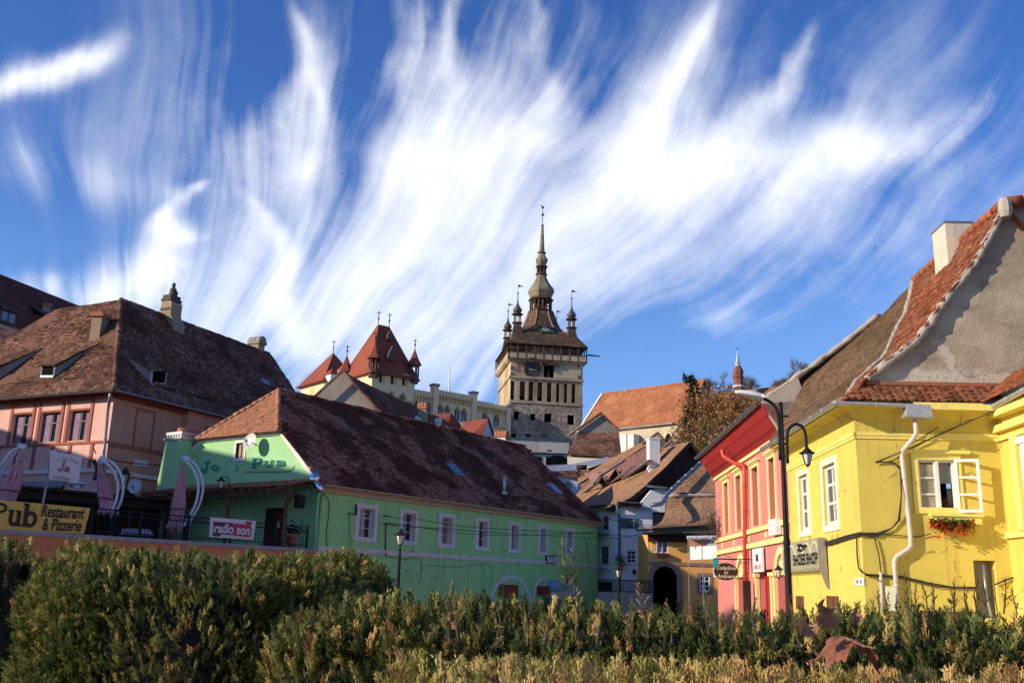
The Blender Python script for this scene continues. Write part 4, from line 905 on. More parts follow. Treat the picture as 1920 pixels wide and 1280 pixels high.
# roof
E0 = lambda u: WL.w(u, .38, 5.80); RG = lambda u: WL.w(u, -6.1, 11.15)
RN = (E0(1)-E0(0)).cross(RG(0)-E0(0)).normalized()
if RN.z < 0: RN = -RN
hipB = lambda uu: WE.w(uu, .22, 8.50)
vg = WE.w(-.35, .22, 5.80)
mb = MB()
apx = RG(2.13)
tiles(mb, [WE.w(-.35, .3, 5.8), E0(GU+.25), WL.w(GU+.25, -6.1, 11.15), apx, WE.w(3.0, .25, 8.55)], .2, .155, 0, .075, 21, .042)
mb.poly([WE.w(12.55, .3, 5.8), WL.w(GU+.25, -12.6, 5.8), WL.w(GU+.25, -6.1, 11.12), apx, WE.w(9.2, .25, 8.55)])
r_ = mb.build('roof', M['tile_purple'], gh)
mb = MB(); tiles(mb, [WE.w(9.25, .35, 8.46), WE.w(2.95, .35, 8.46), apx], .2, .155, 0, .03, 22, .028); h_ = mb.build('half_hip', M['tile_hip'], gh)
mb = MB(); ridge_caps(mb, WE.w(3.0, .33, 8.5), apx+Vector((0, 0, .03)), .12, .36, 0, 1); ridge_caps(mb, WE.w(9.2, .33, 8.5), apx+Vector((0, 0, .03)), .12, .36, 0, 2); mb.build('hip_cap', M['tile_hip'], h_)
mb = MB(); ridge_caps(mb, apx+Vector((0, 0, .02)), WL.w(GU+.25, -6.1, 11.17), .13, .38, 0, 4); mb.build('ridge', M['tile_purple'], r_)
mb = MB(); mb.bar(WL.w(GU+.18, .2, 5.86), WL.w(GU+.18, -6.1, 11.05), .25, .06); mb.build('far_verge', M['peach'], gh)
def roofhit(px, py): return hitplane(px, py, E0(0), RN)
UD = Vector((*WL.d, 0)); VD = (RG(0)-E0(0)).normalized()
for px, py in ((853, 882), (1040, 917)):
    c = roofhit(px, py); mb = MB()
    def q(a, b, h): return c+UD*a+VD*b+RN*h
    mb.hexa([q(a, b, h) for h in (0, .09) for a, b in ((-.42, -.55), (.42, -.55), (.42, .55), (-.42, .55))]); s_ = mb.build('skylight', M['zinc'], r_)
    mb = MB(); mb.hexa([q(a, b, h) for h in (.07, .10) for a, b in ((-.36, -.48), (.36, -.48), (.36, .48), (-.36, .48))]); mb.build('pane', M['glass_sky'], s_)
c = roofhit(945, 925); mb = MB(); tp = P(948, 893, c.y-.05); mb.tube([c, (c.x, c.y, tp.z)], .11, 10); mb.tube([(c.x, c.y, tp.z), (c.x, c.y, tp.z+.04)], .16, 10); mb.tube([c-VD*.05-RN*.05, c+Vector((0, 0, .15))], [.22, .13], 10); mb.build('vent_pipe', M['zinc_light'], r_)
gutter(gh, WL.w(-.3, .46, 5.80), WL.w(GU+.2, .46, 5.76), .07, 'peach', 1.2)
# shiny duct at the corner
mb = MB()
d0 = P(589, 888, 43.6); mb.tube([P(598, 893, 43.5), P(586, 898, 43.5), P(584, 905, 43.5)], .17, 9); mb.tube([P(586, 902, 43.5), P(598, 912, 43.4), P(601, 922, 43.4)], .15, 9); mb.tube([P(590, 885, 43.6), P(591, 906, 43.5)], [.16, .2], 9)
mb.build('rain_hopper', M['chrome'], gh)
pipe(gh, [P(601, 920, 43.5), P(597, 930, 43.6), P(594, 962, 43.6), P(591, 1028, 43.6)], .05, 'green', 'downpipe')
mb = MB()
def gcab(pts, r=.014): mb.tube(smooth([WL.at(*p, n=.05) for p in pts], 4), r, 5)
gcab([(605, 925), (615, 935), (617, 960), (612, 1000), (614, 1026)], .018); gcab([(724, 982), (723, 1020), (724, 1042)], .03); gcab([(720, 965), (742, 970), (780, 972), (860, 985), (960, 992), (1118, 1000)], .012)
gcab([(718, 980), (760, 986), (850, 992), (960, 1000), (1118, 1008)], .012); gcab([(724, 978), (800, 990), (900, 1002), (1000, 1002), (1118, 997)], .010)
gcab([(655, 965), (658, 1020), (656, 1030)], .012); gcab([(724, 1042), (760, 1048), (788, 1046), (789, 1090)], .012); gcab([(789, 1058), (860, 1062), (920, 1058), (919, 1100)], .010); gcab([(902, 1060), (915, 1090)], .008); gcab([(1093, 985), (1105, 1055)], .008); gcab([(862, 958), (857, 972)], .008)
mb.tube([WL.at(724, 980, .05), WL.at(724, 980, .6)], .02, 5); mb.bar(WL.at(722, 981, .3), WL.at(742, 984, .3), .05, .05); mb.bar(WL.at(718, 966, .25), WL.at(732, 968, .25), .05, .05); mb.bar(WL.at(653, 962, .15), WL.at(668, 963, .15), .05, .05); mb.tube([WL.at(668, 945, .1), WL.at(668, 965, .1)], .05, 6)
for px in (690, 705, 840, 850, 862, 775, 770, 960): mb.tube([WL.at(px, 1024+(px-690)*.07, .03), WL.at(px, 1029+(px-690)*.07, .03)], .012, 4)
mb.build('cable_bracket', M['cable'], gh)
# chimney of the green house
mb = MB()
ca, cb2 = WE.uz(312, 822, .9)[0], WE.uz(340, 822, .9)[0]; ba, bb = WE.uz(293, 918, .9)[0], WE.uz(330, 912, .9)[0]; ctz = WE.uz(325, 824, .9)[1]; cbz = 5.6
mb.hexa([WE.w(ba, .95, cbz), WE.w(bb, .95, cbz), WE.w(bb, -.1, cbz), WE.w(ba, -.1, cbz), WE.w(ca, .9, ctz), WE.w(cb2, .9, ctz), WE.w(cb2, -.1, ctz), WE.w(ca, -.1, ctz)])
ch = mb.build('chimney', M['green_gable'], gh)
mb = MB(); mb.box(WE, cb2-.1, ca+.1, -.2, 1.0, ctz, ctz+.10); 
for u in np.linspace(cb2+.08, ca-.08, 6): mb.box(WE, u-.06, u+.06, -.1, .9, ctz+.1, ctz+.26)
mb.box(WE, cb2-.03, ca+.03, -.12, .92, ctz+.26, ctz+.40); mb.build('chimney_cap', M['zinc_light'], ch)
mb = MB(); mb.tube([WE.w(cb2+.25, -.1, ctz+.42), WE.w(cb2+.25, .9, ctz+.42)], .2, 9); mb.build('cap_tile', M['terracotta'], ch)
# satellite dish on the gable
def dish(label, c, axis, r, par=None):
    t_ = thing('satellite_dish', label, 'satellite dish', c); axis = Vector(axis).normalized(); a = axis.orthogonal().normalized(); b = axis.cross(a); mb = MB(); vs = [c]; fs = []; K = 20; R = 4
    for i in range(1, R+1):
        for k in range(K): q = 2*pi*k/K; rr = r*i/R; vs.append(c+a*rr*cos(q)+b*rr*sin(q)+axis*(.22*r*(i/R)**2))
    fs += [(0, 1+k, 1+(k+1) % K) for k in range(K)]+[(1+i*K+k, 1+(i+1)*K+k, 1+(i+1)*K+(k+1) % K, 1+i*K+(k+1) % K) for i in range(R-1) for k in range(K)]
    mb.add(vs, fs, 0, .5, True); mb.build('reflector', M['dishwhite'], t_)
    mb = MB(); tip = c+axis*r*.9+Vector((0, 0, -.05)); mb.tube([c-Vector((0, 0, r*.9)), tip], .02, 5); mb.tube([tip, tip-axis*.15], .05, 7); mb.tube([c, c-axis*.45], .035, 6); mb.build('feed_arm', M['zinc'], t_)
    return t_
M['dishwhite'] = paint('dish_white', (.62, .60, .56), .4)
du, dz = WE.uz(470, 828, .5); dish('white satellite dish beside the small gable window of the green house', WE.w(du, .5, dz), (-.5, -.82, .25), .42)
# pub lettering
ls = thing('pub_lettering', 'raised teal slab letters reading the pub name on the green gable', 'sign', WE.w(6, .1, 6.9))
RDg = -Vector((*WE.d, 0)); NG = Vector((*WE.n, 0))
for ch_, x0, yb, x1, yt, sx in (('J', 377, 884, 393, 864, .72), ('O', 396, 882, 413, 868, .9), ('P', 470, 877, 491, 857, 1.1), ('U', 494, 874, 513, 862, 1.1), ('B', 516, 873, 536, 862, 1.1)):
    ua, za = WE.uz(x0, yb, .06); ub, zb = WE.uz(x1, yt, .06); size = (zb-za); wd = abs(ub-ua)
    mb = MB(); glyph(mb, ch_, WE.w(ua, .05, za), RDg, Zv, NG, size, .07, wd/size/.8)
    l_ = mb.build('letter', M['teal'], ls)
mb = MB(); mb.tube(smooth([WE.at(*p, n=.03) for p in ((458, 884), (500, 884), (535, 884), (548, 879), (552, 872))], 3), .014, 5); mb.tube([WE.at(443, 872, .03), WE.at(443, 884, .03)], .015, 5); mb.build('wiring', M['cable'], ls)
# wall signs on the long front
t_, (a, b, c, d) = wallpanel('pub_notice', 'small white framed notice on the pink string course of the green wall', 'sign', WL, 1025, 1040, 1043, 1057, .06, .10, 'black_metal')
mb = MB(); mb.box(WL, a+.06, b-.06, .095, .115, c+.06, d-.06); mb.build('face', M['white'], t_); mb = MB(); text_on(mb, 'PUB', WL.w((a+b)/2, .12, c+(d-c)*.66), UD, Zv, .26, .003, sx=1.3); mb.build('lettering', M['black_metal'], t_); mb = MB(); text_on(mb, 'RESTAURANT', WL.w((a+b)/2, .12, c+(d-c)*.32), UD, Zv, .12, .003); mb.build('small_lettering', M['redpaint'], t_)
t_, (a, b, c, d) = wallpanel('shop_board', 'blue and white shop board at the hedge line on the green wall', 'sign', WL, 1030, 1087, 1062, 1106, .06, .16, 'white'); t_.children[0].data.materials[0] = paint('sky_blue_board', (.22, .42, .52), .5)
mb = MB(); text_on(mb, 'PUB', WL.w(a+(b-a)*.4, .165, (c+d)/2), UD, Zv, .4, .003, sx=1.3); mb.build('lettering', M['white'], t_)
for k, (x, y, x2, y2, lb) in enumerate(((944, 1095, 970, 1120, 'brown red wooden box under the large painted arch'), (1015, 1098, 1029, 1115, 'small red box beside the blue shop board'))):
    t_, e = wallpanel('wall_box', lb, 'box', WL, x, y, x2, y2, .02, .3, 'redpaint'); a, b, c, d = e; mb = MB(); frame(mb, WL, a, b, c, d, .08, .3, .33); mb.build('frame', M['brownwood'], t_)
# ---- terrace in front of the gable: a continuation of the long wall towards the camera
M['orange'] = plaster('orange_plaster', (.74, .24, .10), dirt=(.35, .1, .05), stain=.25)
tw_ = thing('terrace_wall', 'orange terrace wall with grey coping in front of the pub', 'wall', WL.w(-9, 0, 0))
mb = MB(); mb.box(WL, -22, -.05, -.4, 0, 0, 2.82); mb.build('wall', M['orange'], tw_)
M['coping'] = plaster('grey_coping', (.36, .33, .33), stain=.35); mb = MB(); mb.box(WL, -22, -.05, -.5, .06, 2.82, 2.97); mb.build('coping', M['coping'], tw_)
mb = MB(); mb.poly([WL.w(-22, -.3, 2.6), WL.w(-.0, -.3, 2.6), WL.w(0, -20, 2.6), WL.w(-22, -20, 2.6)]); o = mb.build('terrace_floor', M['stucco_grey']); o['kind'] = 'structure'
rl = thing('terrace_railing', 'black iron railing along the terrace edge', 'railing', WL.w(-9, -.2, 2.97)); mb = MB()
for z in (3.12, 3.72, 3.92): mb.bar(WL.w(-22, -.2, z), WL.w(-.6, -.2, z), .035, .035)
u = -22
while u < -.55: mb.bar(WL.w(u, -.2, 2.97), WL.w(u, -.2, 3.92), .018, .018); u += .14
u = -21
while u < -1:
    mb.tube([WL.w(u+.35*cos(q), -.2, 3.82+.09*sin(q)) for q in np.linspace(0, 2*pi, 9)], .01, 4); u += .75
mb.build('bars', M['black_metal'], rl)
for u in np.arange(-21.5, -.4, 2.1): mb = MB(); mb.bar(WL.w(u, -.2, 2.97), WL.w(u, -.2, 4.0), .07, .07); mb.build('post', M['black_metal'], rl)
# shed roof over the terrace against the gable
sr = thing('veranda', 'timber veranda with small tiled lean-to roof against the green gable', 'veranda', WE.w(5, 1.5, 2.6))
mb = MB(); tiles(mb, [WE.w(10.4, 2.2, 5.62), WE.w(-.2, 2.2, 5.62), WE.w(-.2, .05, 6.10), WE.w(10.4, .05, 6.10)], .19, .14, 0, .01, 31, .03); mb.build('roof', M['tile_hip'], sr)
mb = MB(); mb.bar(WE.w(10.5, 2.0, 5.36), WE.w(-.15, 2.0, 5.36), .14, .18); mb.bar(WE.w(10.5, 2.25, 5.58), WE.w(3.6, 2.25, 5.58), .05, .14)
u = 10.2
while u > -.2: mb.bar(WE.w(u, .1, 5.98), WE.w(u, 2.42, 5.48), .1, .14); u -= .62
mb.build('beam', M['brownwood'], sr)
for u in (.05, 4.0, 8.2):
    mb = MB(); mb.bar(WE.w(u, 2.0, 2.6), WE.w(u, 2.0, 5.28), .15, .15); mb.bar(WE.w(u, 2.0, 4.75), WE.w(u-.5, 2.0, 5.27), .08, .08); mb.build('post', M['brownwood'], sr)
dr_ = MB(); dr_.box(WE, 2.3, 3.5, 0, .05, 2.6, 4.75); frame(dr_, WE, 2.2, 3.6, 2.6, 4.85, .12, 0, .09); d_ = dr_.build('pub_door', M['darkwood'], sr)
mb = MB(); mb.box(WE, 2.45, 2.9, .05, .07, 2.8, 4.6); mb.build('door_leaf', M['brownwood'], d_); mb = MB(); mb.box(WE, 2.6, 2.75, .07, .08, 3.95, 4.2); mb.build('notice', M['white'], d_)
# loudspeaker, potted plant, chairs, tables
c = P(562, 940, 43.0); mb = MB(); SW = Wall(c.x, c.y, 120); mb.box(SW, -.2, .2, -.18, .18, c.z-.28, c.z+.3); t_ = thing('loudspeaker', 'black loudspeaker under the veranda beam at the house corner', 'loudspeaker', c); mb.build('cabinet', M['black_metal'], t_); mb = MB(); mb.tube([c, c+Vector((.3, .3, .45))], .02, 5); mb.build('bracket', M['zinc_light'], t_)
c = P(546, 1022, 43.2); c.z = 2.97; t_ = thing('flower_pot', 'terracotta flower pot with dark plant on the terrace edge', 'flower pot', c); mb = MB(); mb.lathe(c, [(.02, 0), (.15, 0), (.25, .48), (.29, .5), (.29, .58), (.2, .58)], 14); mb.build('pot', M['terracotta'], t_)
mb = MB(); rp = random.Random(4)
for _ in range(160):
    p = c+Vector((rp.gauss(0, .2), rp.gauss(0, .2), .6+abs(rp.gauss(0, .22)))); a = Vector((rp.gauss(0, 1), rp.gauss(0, 1), rp.gauss(0, 1))).normalized()*.07; b = a.orthogonal().normalized()*.04; mb.add([p-a, p-b, p+a, p+b], [(0, 1, 2, 3)], 0, rp.random())
mb.build('foliage', leafmat('dark_plant_leaf', [(0, (.02, .02, .015)), (1, (.06, .04, .03))]), t_)
def chair(c, ang, label, grp='chairs on the pub terrace'):
    t_ = thing('terrace_chair', label, 'chair', c, grp); CW = Wall(c.x, c.y, ang)
    mb = MB(); mb.box(CW, -.22, .22, -.22, .22, c.z+.43, c.z+.47); mb.build('seat', M['darkwood'], t_)
    mb = MB()
    for z in (.62, .75, .88): mb.box(CW, -.22, .22, -.23, -.2, c.z+z, c.z+z+.07)
    mb.build('backrest', M['darkwood'], t_)
    for u, n, h in ((-.2, .2, .43), (.2, .2, .43), (-.2, -.21, .97), (.2, -.21, .97)): mb = MB(); mb.bar(CW.w(u, n, c.z), CW.w(u, n, c.z+h), .045, .045); mb.build('leg', M['darkwood'], t_)
for px, nn, an, lb in ((508, -1.1, 20, 'dark wooden chair in front of the pub door'), (528, -1.3, 200, 'dark wooden chair between the pub door and the flower pot')):
    u = WL.uz(px, 1010, nn)[0]; chair(WL.w(u, nn, 2.6), an, lb)
def table(c, label, mat='darkwood'):
    t_ = thing('terrace_table', label, 'table', c, 'tables on the pub terrace'); mb = MB(); mb.lathe(c, [(.5, .72), (.52, .74), (.5, .77)], 16); mb.build('tabletop', M[mat], t_); mb = MB(); mb.lathe(c, [(.25, 0), (.25, .03), (.05, .06), (.04, .72)], 12); mb.build('pedestal', M['black_metal'], t_)
M['tablecloth'] = cloth('white_tablecloth', (.55, .55, .62))
for px, nn, lb in ((262, -2.0, 'round terrace table between the two right parasols'), (236, -2.6, 'round terrace table behind the middle parasol')): u = WL.uz(px, 1000, nn)[0]; table(WL.w(u, nn, 2.6), lb); 
u = WL.uz(258, 985, -2.0)[0]; c = WL.w(u, -2.0, 3.37); mb = MB(); K = 16; vs = [c+Vector((0, 0, .01))]+[c+Vector((.55*cos(2*pi*k/K), .55*sin(2*pi*k/K), .008)) for k in range(K)]+[c+Vector((.6*cos(2*pi*k/K)*(1+.06*(k % 2)), .6*sin(2*pi*k/K)*(1+.06*(k % 2)), -.22)) for k in range(K)]
mb.add(vs, [(0, 1+k, 1+(k+1) % K) for k in range(K)]+[(1+k, 1+K+k, 1+K+(k+1) % K, 1+(k+1) % K) for k in range(K)]); single(mb, 'tablecloth', M['tablecloth'], 'pale tablecloth hanging over a terrace table', 'tablecloth', c)
# pergola bar at the back of the terrace
pg = thing('pergola', 'dark timber pergola across the back of the terrace', 'pergola', WL.w(-9, -7, 2.6))
pa, pb = P(24, 918, 42.0), P(318, 922, 47.5); pz = (pa.z+pb.z)/2
PW = Wall(pa.x, pa.y, degrees(atan2(pb.y-pa.y, pb.x-pa.x))); PLn = (pb-pa).to_2d().length
mb = MB(); mb.box(PW, 0, PLn, -.1, .05, pa.z-.32, pa.z+.05); mb.box(PW, -.1, PLn+.1, -.2, .3, pa.z+.08, pa.z+.2); mb.build('fascia', M['darkwood'], pg)
mb = MB(); mb.poly([PW.w(-3, .2, pa.z+.06), PW.w(PLn+5, .2, pa.z+.06), PW.w(PLn+5, -4, pa.z+.35), PW.w(-3, -4, pa.z+.35)]); mb.build('canopy', M['darkwood'], pg)
mb = MB(); mb.box(PW, -3, PLn+4, -3.6, -3.5, 2.6, pa.z+.4); mb.build('back_panel', M['darkwood'], pg)
for f in (.0, .25, .5, .75, 1.0): mb = MB(); mb.bar(PW.w(PLn*f, -.05, 2.6), PW.w(PLn*f, -.05, pa.z-.3), .14, .14); mb.build('post', M['darkwood'], pg)
# closed cantilever parasols
M['pink_cloth'] = cloth('pink_parasol_cloth', (.82, .42, .46), (.62, .26, .30), trans=.3, scale=9.); M['arm_white'] = paint('pale_arm', (.66, .66, .68), .45)
def parasol(top, bot, arm, Y, label, r=.34):
    T = P(*top, Y); B = P(*bot, Y); t_ = thing('closed_parasol', label, 'parasol', (B.x, B.y, 2.6), 'closed pink parasols on the terrace')
    rp = random.Random(int(top[0])); mb = MB(); K = 24; R = 12; vs = []
    for i in range(R+1):
        f = i/R; c = T.lerp(B, f); rad = (.05+r*f**.8*(1 if f < .78 else 1.05))*(1-.25*max(0, sin((f-.70)*9))*(.6 < f < .95))
        for k in range(K):
            q = 2*pi*k/K; fold = .62+.38*abs(sin(q*4+.6*f+.2*sin(f*9))); zz = (.28*(1 if k % 3 == 0 else .2)*rp.uniform(.6, 1)) if i == R else 0
            vs.append(c+Vector((cos(q)*rad*fold, sin(q)*rad*fold, -zz)))
    fs = [(i*K+k, i*K+(k+1) % K, (i+1)*K+(k+1) % K, (i+1)*K+k) for i in range(R) for k in range(K)]+[tuple(range(K))]
    mb.add(vs, fs, 0, .5, False); mb.build('canopy', M['pink_cloth'], t_)
    c = T.lerp(B, .74); mb = MB(); mb.tube([c+Vector((r*.92*cos(q), r*.92*sin(q), .02*sin(3*q))) for q in np.linspace(0, 2*pi, 17)], .02, 5); mb.build('tie_band', M['darkwood'], t_)
    mb = MB(); A = [P(*p, Y-.05) for p in arm]
    for off in (-.09, .09): mb.tube(smooth([p+Vector((off*.7, off, off*.4)) for p in A], 5), .055, 8)
    mb.tube([A[0]+Vector((-.12, -.05, .05)), A[0]+Vector((.14, .05, -.03))], .12, 8); mb.build('curved_arm', M['arm_white'], t_)
    mb = MB(); mb.bar(A[-1], (A[-1].x, A[-1].y, 2.6), .14, .14); mb.build('mast', M['black_metal'], t_)
parasol((186, 868), (203, 958), [(192, 862), (206, 868), (219, 885), (226, 908), (223, 935), (215, 955)], 37.5, 'closed pink parasol in front of the pergola with arm curving to its right')
parasol((344, 868), (330, 985), [(348, 860), (362, 872), (373, 893), (376, 918), (370, 945), (358, 968), (349, 985)], 40.5, 'closed pink parasol below the green chimney')
parasol((44, 850), (8, 945), [(40, 838), (26, 846), (10, 866), (-6, 892), (-12, 930)], 35.5, 'closed pink parasol leaning at the left edge behind the yellow banner', .42)
# signs on the terrace
c = P(122, 874, 36.2); js = thing('tavern_sign', 'square pink tavern sign with red script on a pole', 'sign', (c.x, c.y, 2.6)); JW = Wall(c.x, c.y, 14)
hw = 28/1800*36.2; mb = MB(); q = [(94, 846), (153, 854), (146, 905), (91, 897)]; mb.prism([P(*p, 36.2) for p in q], Vector((0, .06, 0))); mb.build('panel', cloth('pink_panel', (.88, .66, .60), (.82, .60, .55), trans=0., scale=3.), js)
ux_ = (P(152, 856, 36.15)-P(95, 848, 36.15)).normalized(); uy_ = (P(122, 850, 36.15)-P(118, 900, 36.15)); uy_ = (uy_-ux_*uy_.dot(ux_)).normalized(); un_ = ux_.cross(uy_)
mb = MB(); o_ = P(122, 876, 36.15)
for pl, w in (([(.0, .5), (-.02, .0), (-.1, -.16), (-.2, -.14), (-.25, -.04)], .075), (arcpts(.28, -.03, .11, .13, 0, 360, 12), .06), ([(.2, -.12), (.3, .08)], .04), ([(.1, -.13), (.14, -.13)], .05)): ribbon(mb, [(a_*1., b_) for a_, b_ in pl], w, o_-ux_*.08-uy_*.04, ux_, uy_, un_, .62, .01)
mb.build('script_lettering', paint('sign_red', (.45, .02, .03), .6), js)
mb = MB(); n_ = len('LA TAVERNA')
for i, chx in enumerate('LA TAVERNA'):
    th = (i-4.5)*.11
    if chx != ' ': rad = .95; text_on(mb, chx, o_+ux_*(rad*sin(th)*.9)+uy_*(rad*cos(th)-.62), ux_*cos(th)-uy_*sin(th), uy_*cos(th)+ux_*sin(th), .11, .004)
text_on(mb, 'PIZZERIE', o_-uy_*.40-ux_*.02, ux_, uy_, .13, .004, sx=1.25); mb.build('small_lettering', paint('faded_red', (.55, .16, .16), .6), js)
mb = MB(); mb.tube([P(97, 848, 36.3), P(80, 945, 36.3), (P(80, 945, 36.3).x-.1, 36.3, 2.6)], .05, 8); mb.build('pole', M['zinc'], js)
mb = MB(); mb.prism([P(94, 843, 36.25), P(101, 843, 36.25), P(99, 858, 36.25), P(93, 858, 36.25)], Vector((0, .2, 0))); mb.build('lamp', M['lampglass'], js)
def banner(label, q, n, mat, nm):
    pts = [WL.at(*p, n=n) for p in q]; t_ = thing(nm, label, 'banner', (pts[0]+pts[2])/2); mb = MB(); A, B, C, D = pts; NX = 14; NY = 3; vs = []
    for j in range(NY+1):
        for i in range(NX+1):
            s, t = i/NX, j/NY; p = A.lerp(B, s).lerp(D.lerp(C, s), t); vs.append(p+Vector((*WL.n, 0))*(.018*sin(s*21+t*2)+.01*sin(t*7+s*5)))
    fs = [(j*(NX+1)+i, j*(NX+1)+i+1, (j+1)*(NX+1)+i+1, (j+1)*(NX+1)+i) for j in range(NY) for i in range(NX)]
    mb.add(vs, fs, 0, .5, True); mb.build('cloth', mat, t_); return t_, pts
M['banner_yellow'] = cloth('yellow_banner_cloth', (.84, .48, .10), (.90, .58, .15), trans=.1, scale=4.)
bn, bp = banner('yellow banner with dark western lettering on the terrace railing', [(-75, 930), (169, 952), (158, 1000), (-75, 988)], .05, M['banner_yellow'], 'pub_banner')
A, B, C, D = bp; bx = (B-A).normalized(); by = Zv; NL = Vector((*WL.n, 0)); M['ink'] = paint('banner_ink', (.045, .025, .018), .7)
mb = MB(); bl = lambda px, py: WL.at(px, py, .075)
def bg(ch_, x0, yb, yt, x1):
    o0 = bl(x0, yb); size = (bl(x0, yt)-o0).length; wd = (bl(x1, yb)-o0).length; d_ = (bl(x1, yb)-o0).normalized(); glyph(mb, ch_, o0, bx, by, NL, size, .012, wd/size/.72)
bg('P', -30, 973, 940, 7); bg('u', 12, 984, 942, 36); bg('b', 39, 986, 943, 64)
def btext(body, x0, x1, y0, y1, ysz, **k):
    a = bl(x0, y0); b = bl(x1, y1); L = (b-a).length; dx = (b-a).normalized(); vs, fs = textmesh(body, 1., .0, **k); w0 = min(v[0] for v in vs); w1 = max(v[0] for v in vs)
    sc = L/(w1-w0); hz_ = ysz/.7; c = (a+b)/2; cm = (w0+w1)/2
    mb.add([c+dx*(v[0]-cm)*sc+Zv*v[1]*hz_+NL*.015 for v in vs], fs)
btext('Restaurant', 78, 158, 958, 963, .40, bold=.02, shear=.12); btext('& Pizzerie', 79, 153, 983, 986, .40, bold=.02, shear=.12)
mb.build('lettering', M['ink'], bn)
rb, rp_ = banner('white and red radio banner tied to the terrace railing', [(394, 969), (480, 976), (475, 1011), (392, 1006)], .06, cloth('white_banner_cloth', (.82, .74, .72), (.74, .66, .65), trans=.1), 'radio_banner')
bl = lambda px, py: WL.at(px, py, .09)
mb = MB(); mb.prism([bl(440, 981), bl(470, 984), bl(472, 992), bl(470, 1006), bl(439, 1003)], NL*.01); mb.prism([bl(462, 977), bl(473, 978), bl(471, 984), bl(463, 983)], NL*.01); mb.build('red_block', paint('banner_red', (.50, .04, .05), .6), rb)
mb = MB(); mb.prism([bl(400, 977), bl(437, 980), bl(437, 1002), bl(414, 1001), bl(413, 1005), bl(399, 1004), bl(402, 992)], NL*.008); mb.build('dark_block', paint('banner_maroon', (.13, .03, .04), .6), rb)
mb = MB(); btext('radio', 402, 437, 990, 992, .36, bold=.03); btext('son', 443, 468, 993, 995, .36, bold=.03); 
for v in range(len(mb.v)): mb.v[v] = tuple(Vector(mb.v[v])+NL*.012)
mb.build('lettering', paint('banner_white', (.74, .70, .68), .6), rb)
# lanterns and dishes about the terrace
c = P(231, 912, 42.5); t_ = thing('wall_lantern', 'white glass lantern on a curled bracket beside the middle parasol', 'lantern', c); lantern_parts(t_, c, .85); mb = MB(); mb.tube(smooth([P(231, 893, 42.5), P(233, 880, 42.5), P(240, 880, 42.5), P(240, 900, 42.5), P(233, 925, 42.5), P(232, 945, 42.5)], 4), .025, 6); mb.build('bracket', M['black_metal'], t_)
c = P(413, 918, 41.6); t_ = thing('wall_lantern', 'lantern hanging from an arched bracket on the veranda eave', 'lantern', c); lantern_parts(t_, c, .6); mb = MB(); mb.tube(smooth([P(415, 905, 41.6), P(416, 896, 41.6), P(423, 893, 41.6), P(429, 898, 41.7), P(430, 918, 41.8)], 4), .02, 6); mb.build('bracket', M['black_metal'], t_)
dish('grey satellite dish below the lantern at the pink house', P(255, 911, 43.5), (-.25, -.95, .1), .34)
# ---- wall lamp post in front of the green house
def lamppost(px, py_l, Y, label, s=.75):
    c = P(px, py_l, Y); t_ = thing('lamp_post', label, 'street lamp', (c.x, c.y, 0), 'small lantern posts'); lantern_parts(t_, c, s); mb = MB(); mb.lathe((c.x, c.y, 0), [(.12, 0), (.12, .3), (.07, .4), (.05, c.z*.5), (.06, c.z*.52), (.04, c.z-.05), (.05, c.z)], 10); mb.build('pole', M['black_metal'], t_)
lamppost(750, 1027, 30, 'black lantern post in front of the long green wall', .62)
lamppost(1160, 1086, 47, 'black lantern post in front of the white house', .72)
# ================================================================ the pink house
pc = P(200, 850, 50); PLf = Wall(pc.x, pc.y, 155.03, flip=True); PRt = Wall(pc.x, pc.y, 65)
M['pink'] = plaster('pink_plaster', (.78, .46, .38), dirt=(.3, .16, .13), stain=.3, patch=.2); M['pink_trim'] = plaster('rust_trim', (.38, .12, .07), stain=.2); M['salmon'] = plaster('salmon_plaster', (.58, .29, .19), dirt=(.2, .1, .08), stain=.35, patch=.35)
M['tile_brown'] = tile('brown_roof_tile', [(.10, .04, .026), (.20, .095, .065), (.38, .21, .15), (.15, .058, .035)], (.078, .028, .018), .75, (.05, .035, .025), .45, .35)
M['tile_pinkl'] = tile('shade_darkened_tile', [(.09, .04, .028), (.19, .09, .055), (.36, .20, .125), (.15, .062, .036)], (.085, .038, .027), .8, (.12, .08, .06), .4, .5)  # front slope tones darkened in place of a cast shadow
ph = thing('pink_house', 'pink two storey house with steep hipped brown roof', 'house', (pc.x, pc.y, 0))
pw = []
for x0, y0, x1, y1 in ((27, 777, 52, 830), (79, 775, 106, 828), (133, 772, 161, 825)):
    a = PLf.uz(x0, y0); b = PLf.uz(x1, y1); pw.append((b[0], a[0], 8.46, 10.08))
lowo = [(1.5, 8, 2.6, 5.0)]
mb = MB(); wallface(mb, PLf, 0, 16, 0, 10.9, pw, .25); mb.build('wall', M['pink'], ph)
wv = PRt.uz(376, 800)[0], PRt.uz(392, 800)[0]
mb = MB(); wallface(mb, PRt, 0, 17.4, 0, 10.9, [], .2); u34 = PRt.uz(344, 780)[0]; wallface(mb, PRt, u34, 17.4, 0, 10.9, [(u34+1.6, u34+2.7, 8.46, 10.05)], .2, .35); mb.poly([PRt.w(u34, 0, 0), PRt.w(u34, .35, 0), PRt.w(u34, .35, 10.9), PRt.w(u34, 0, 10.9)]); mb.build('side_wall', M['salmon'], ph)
PQ = Wall(*PRt.w(0, .35, 0).to_2d(), 65); window(ph, PQ, u34+1.6, u34+2.7, 8.46, 10.05, .15, .07, (.5,), (.7,), .05, 'white', 'glass_sky', surround=(.14, .04, 'pink_trim'))
M['lilac'] = cloth('lilac_curtain', (.45, .30, .40), (.36, .22, .32)); M['brownframe'] = paint('brown_frame', (.10, .06, .045), .5)
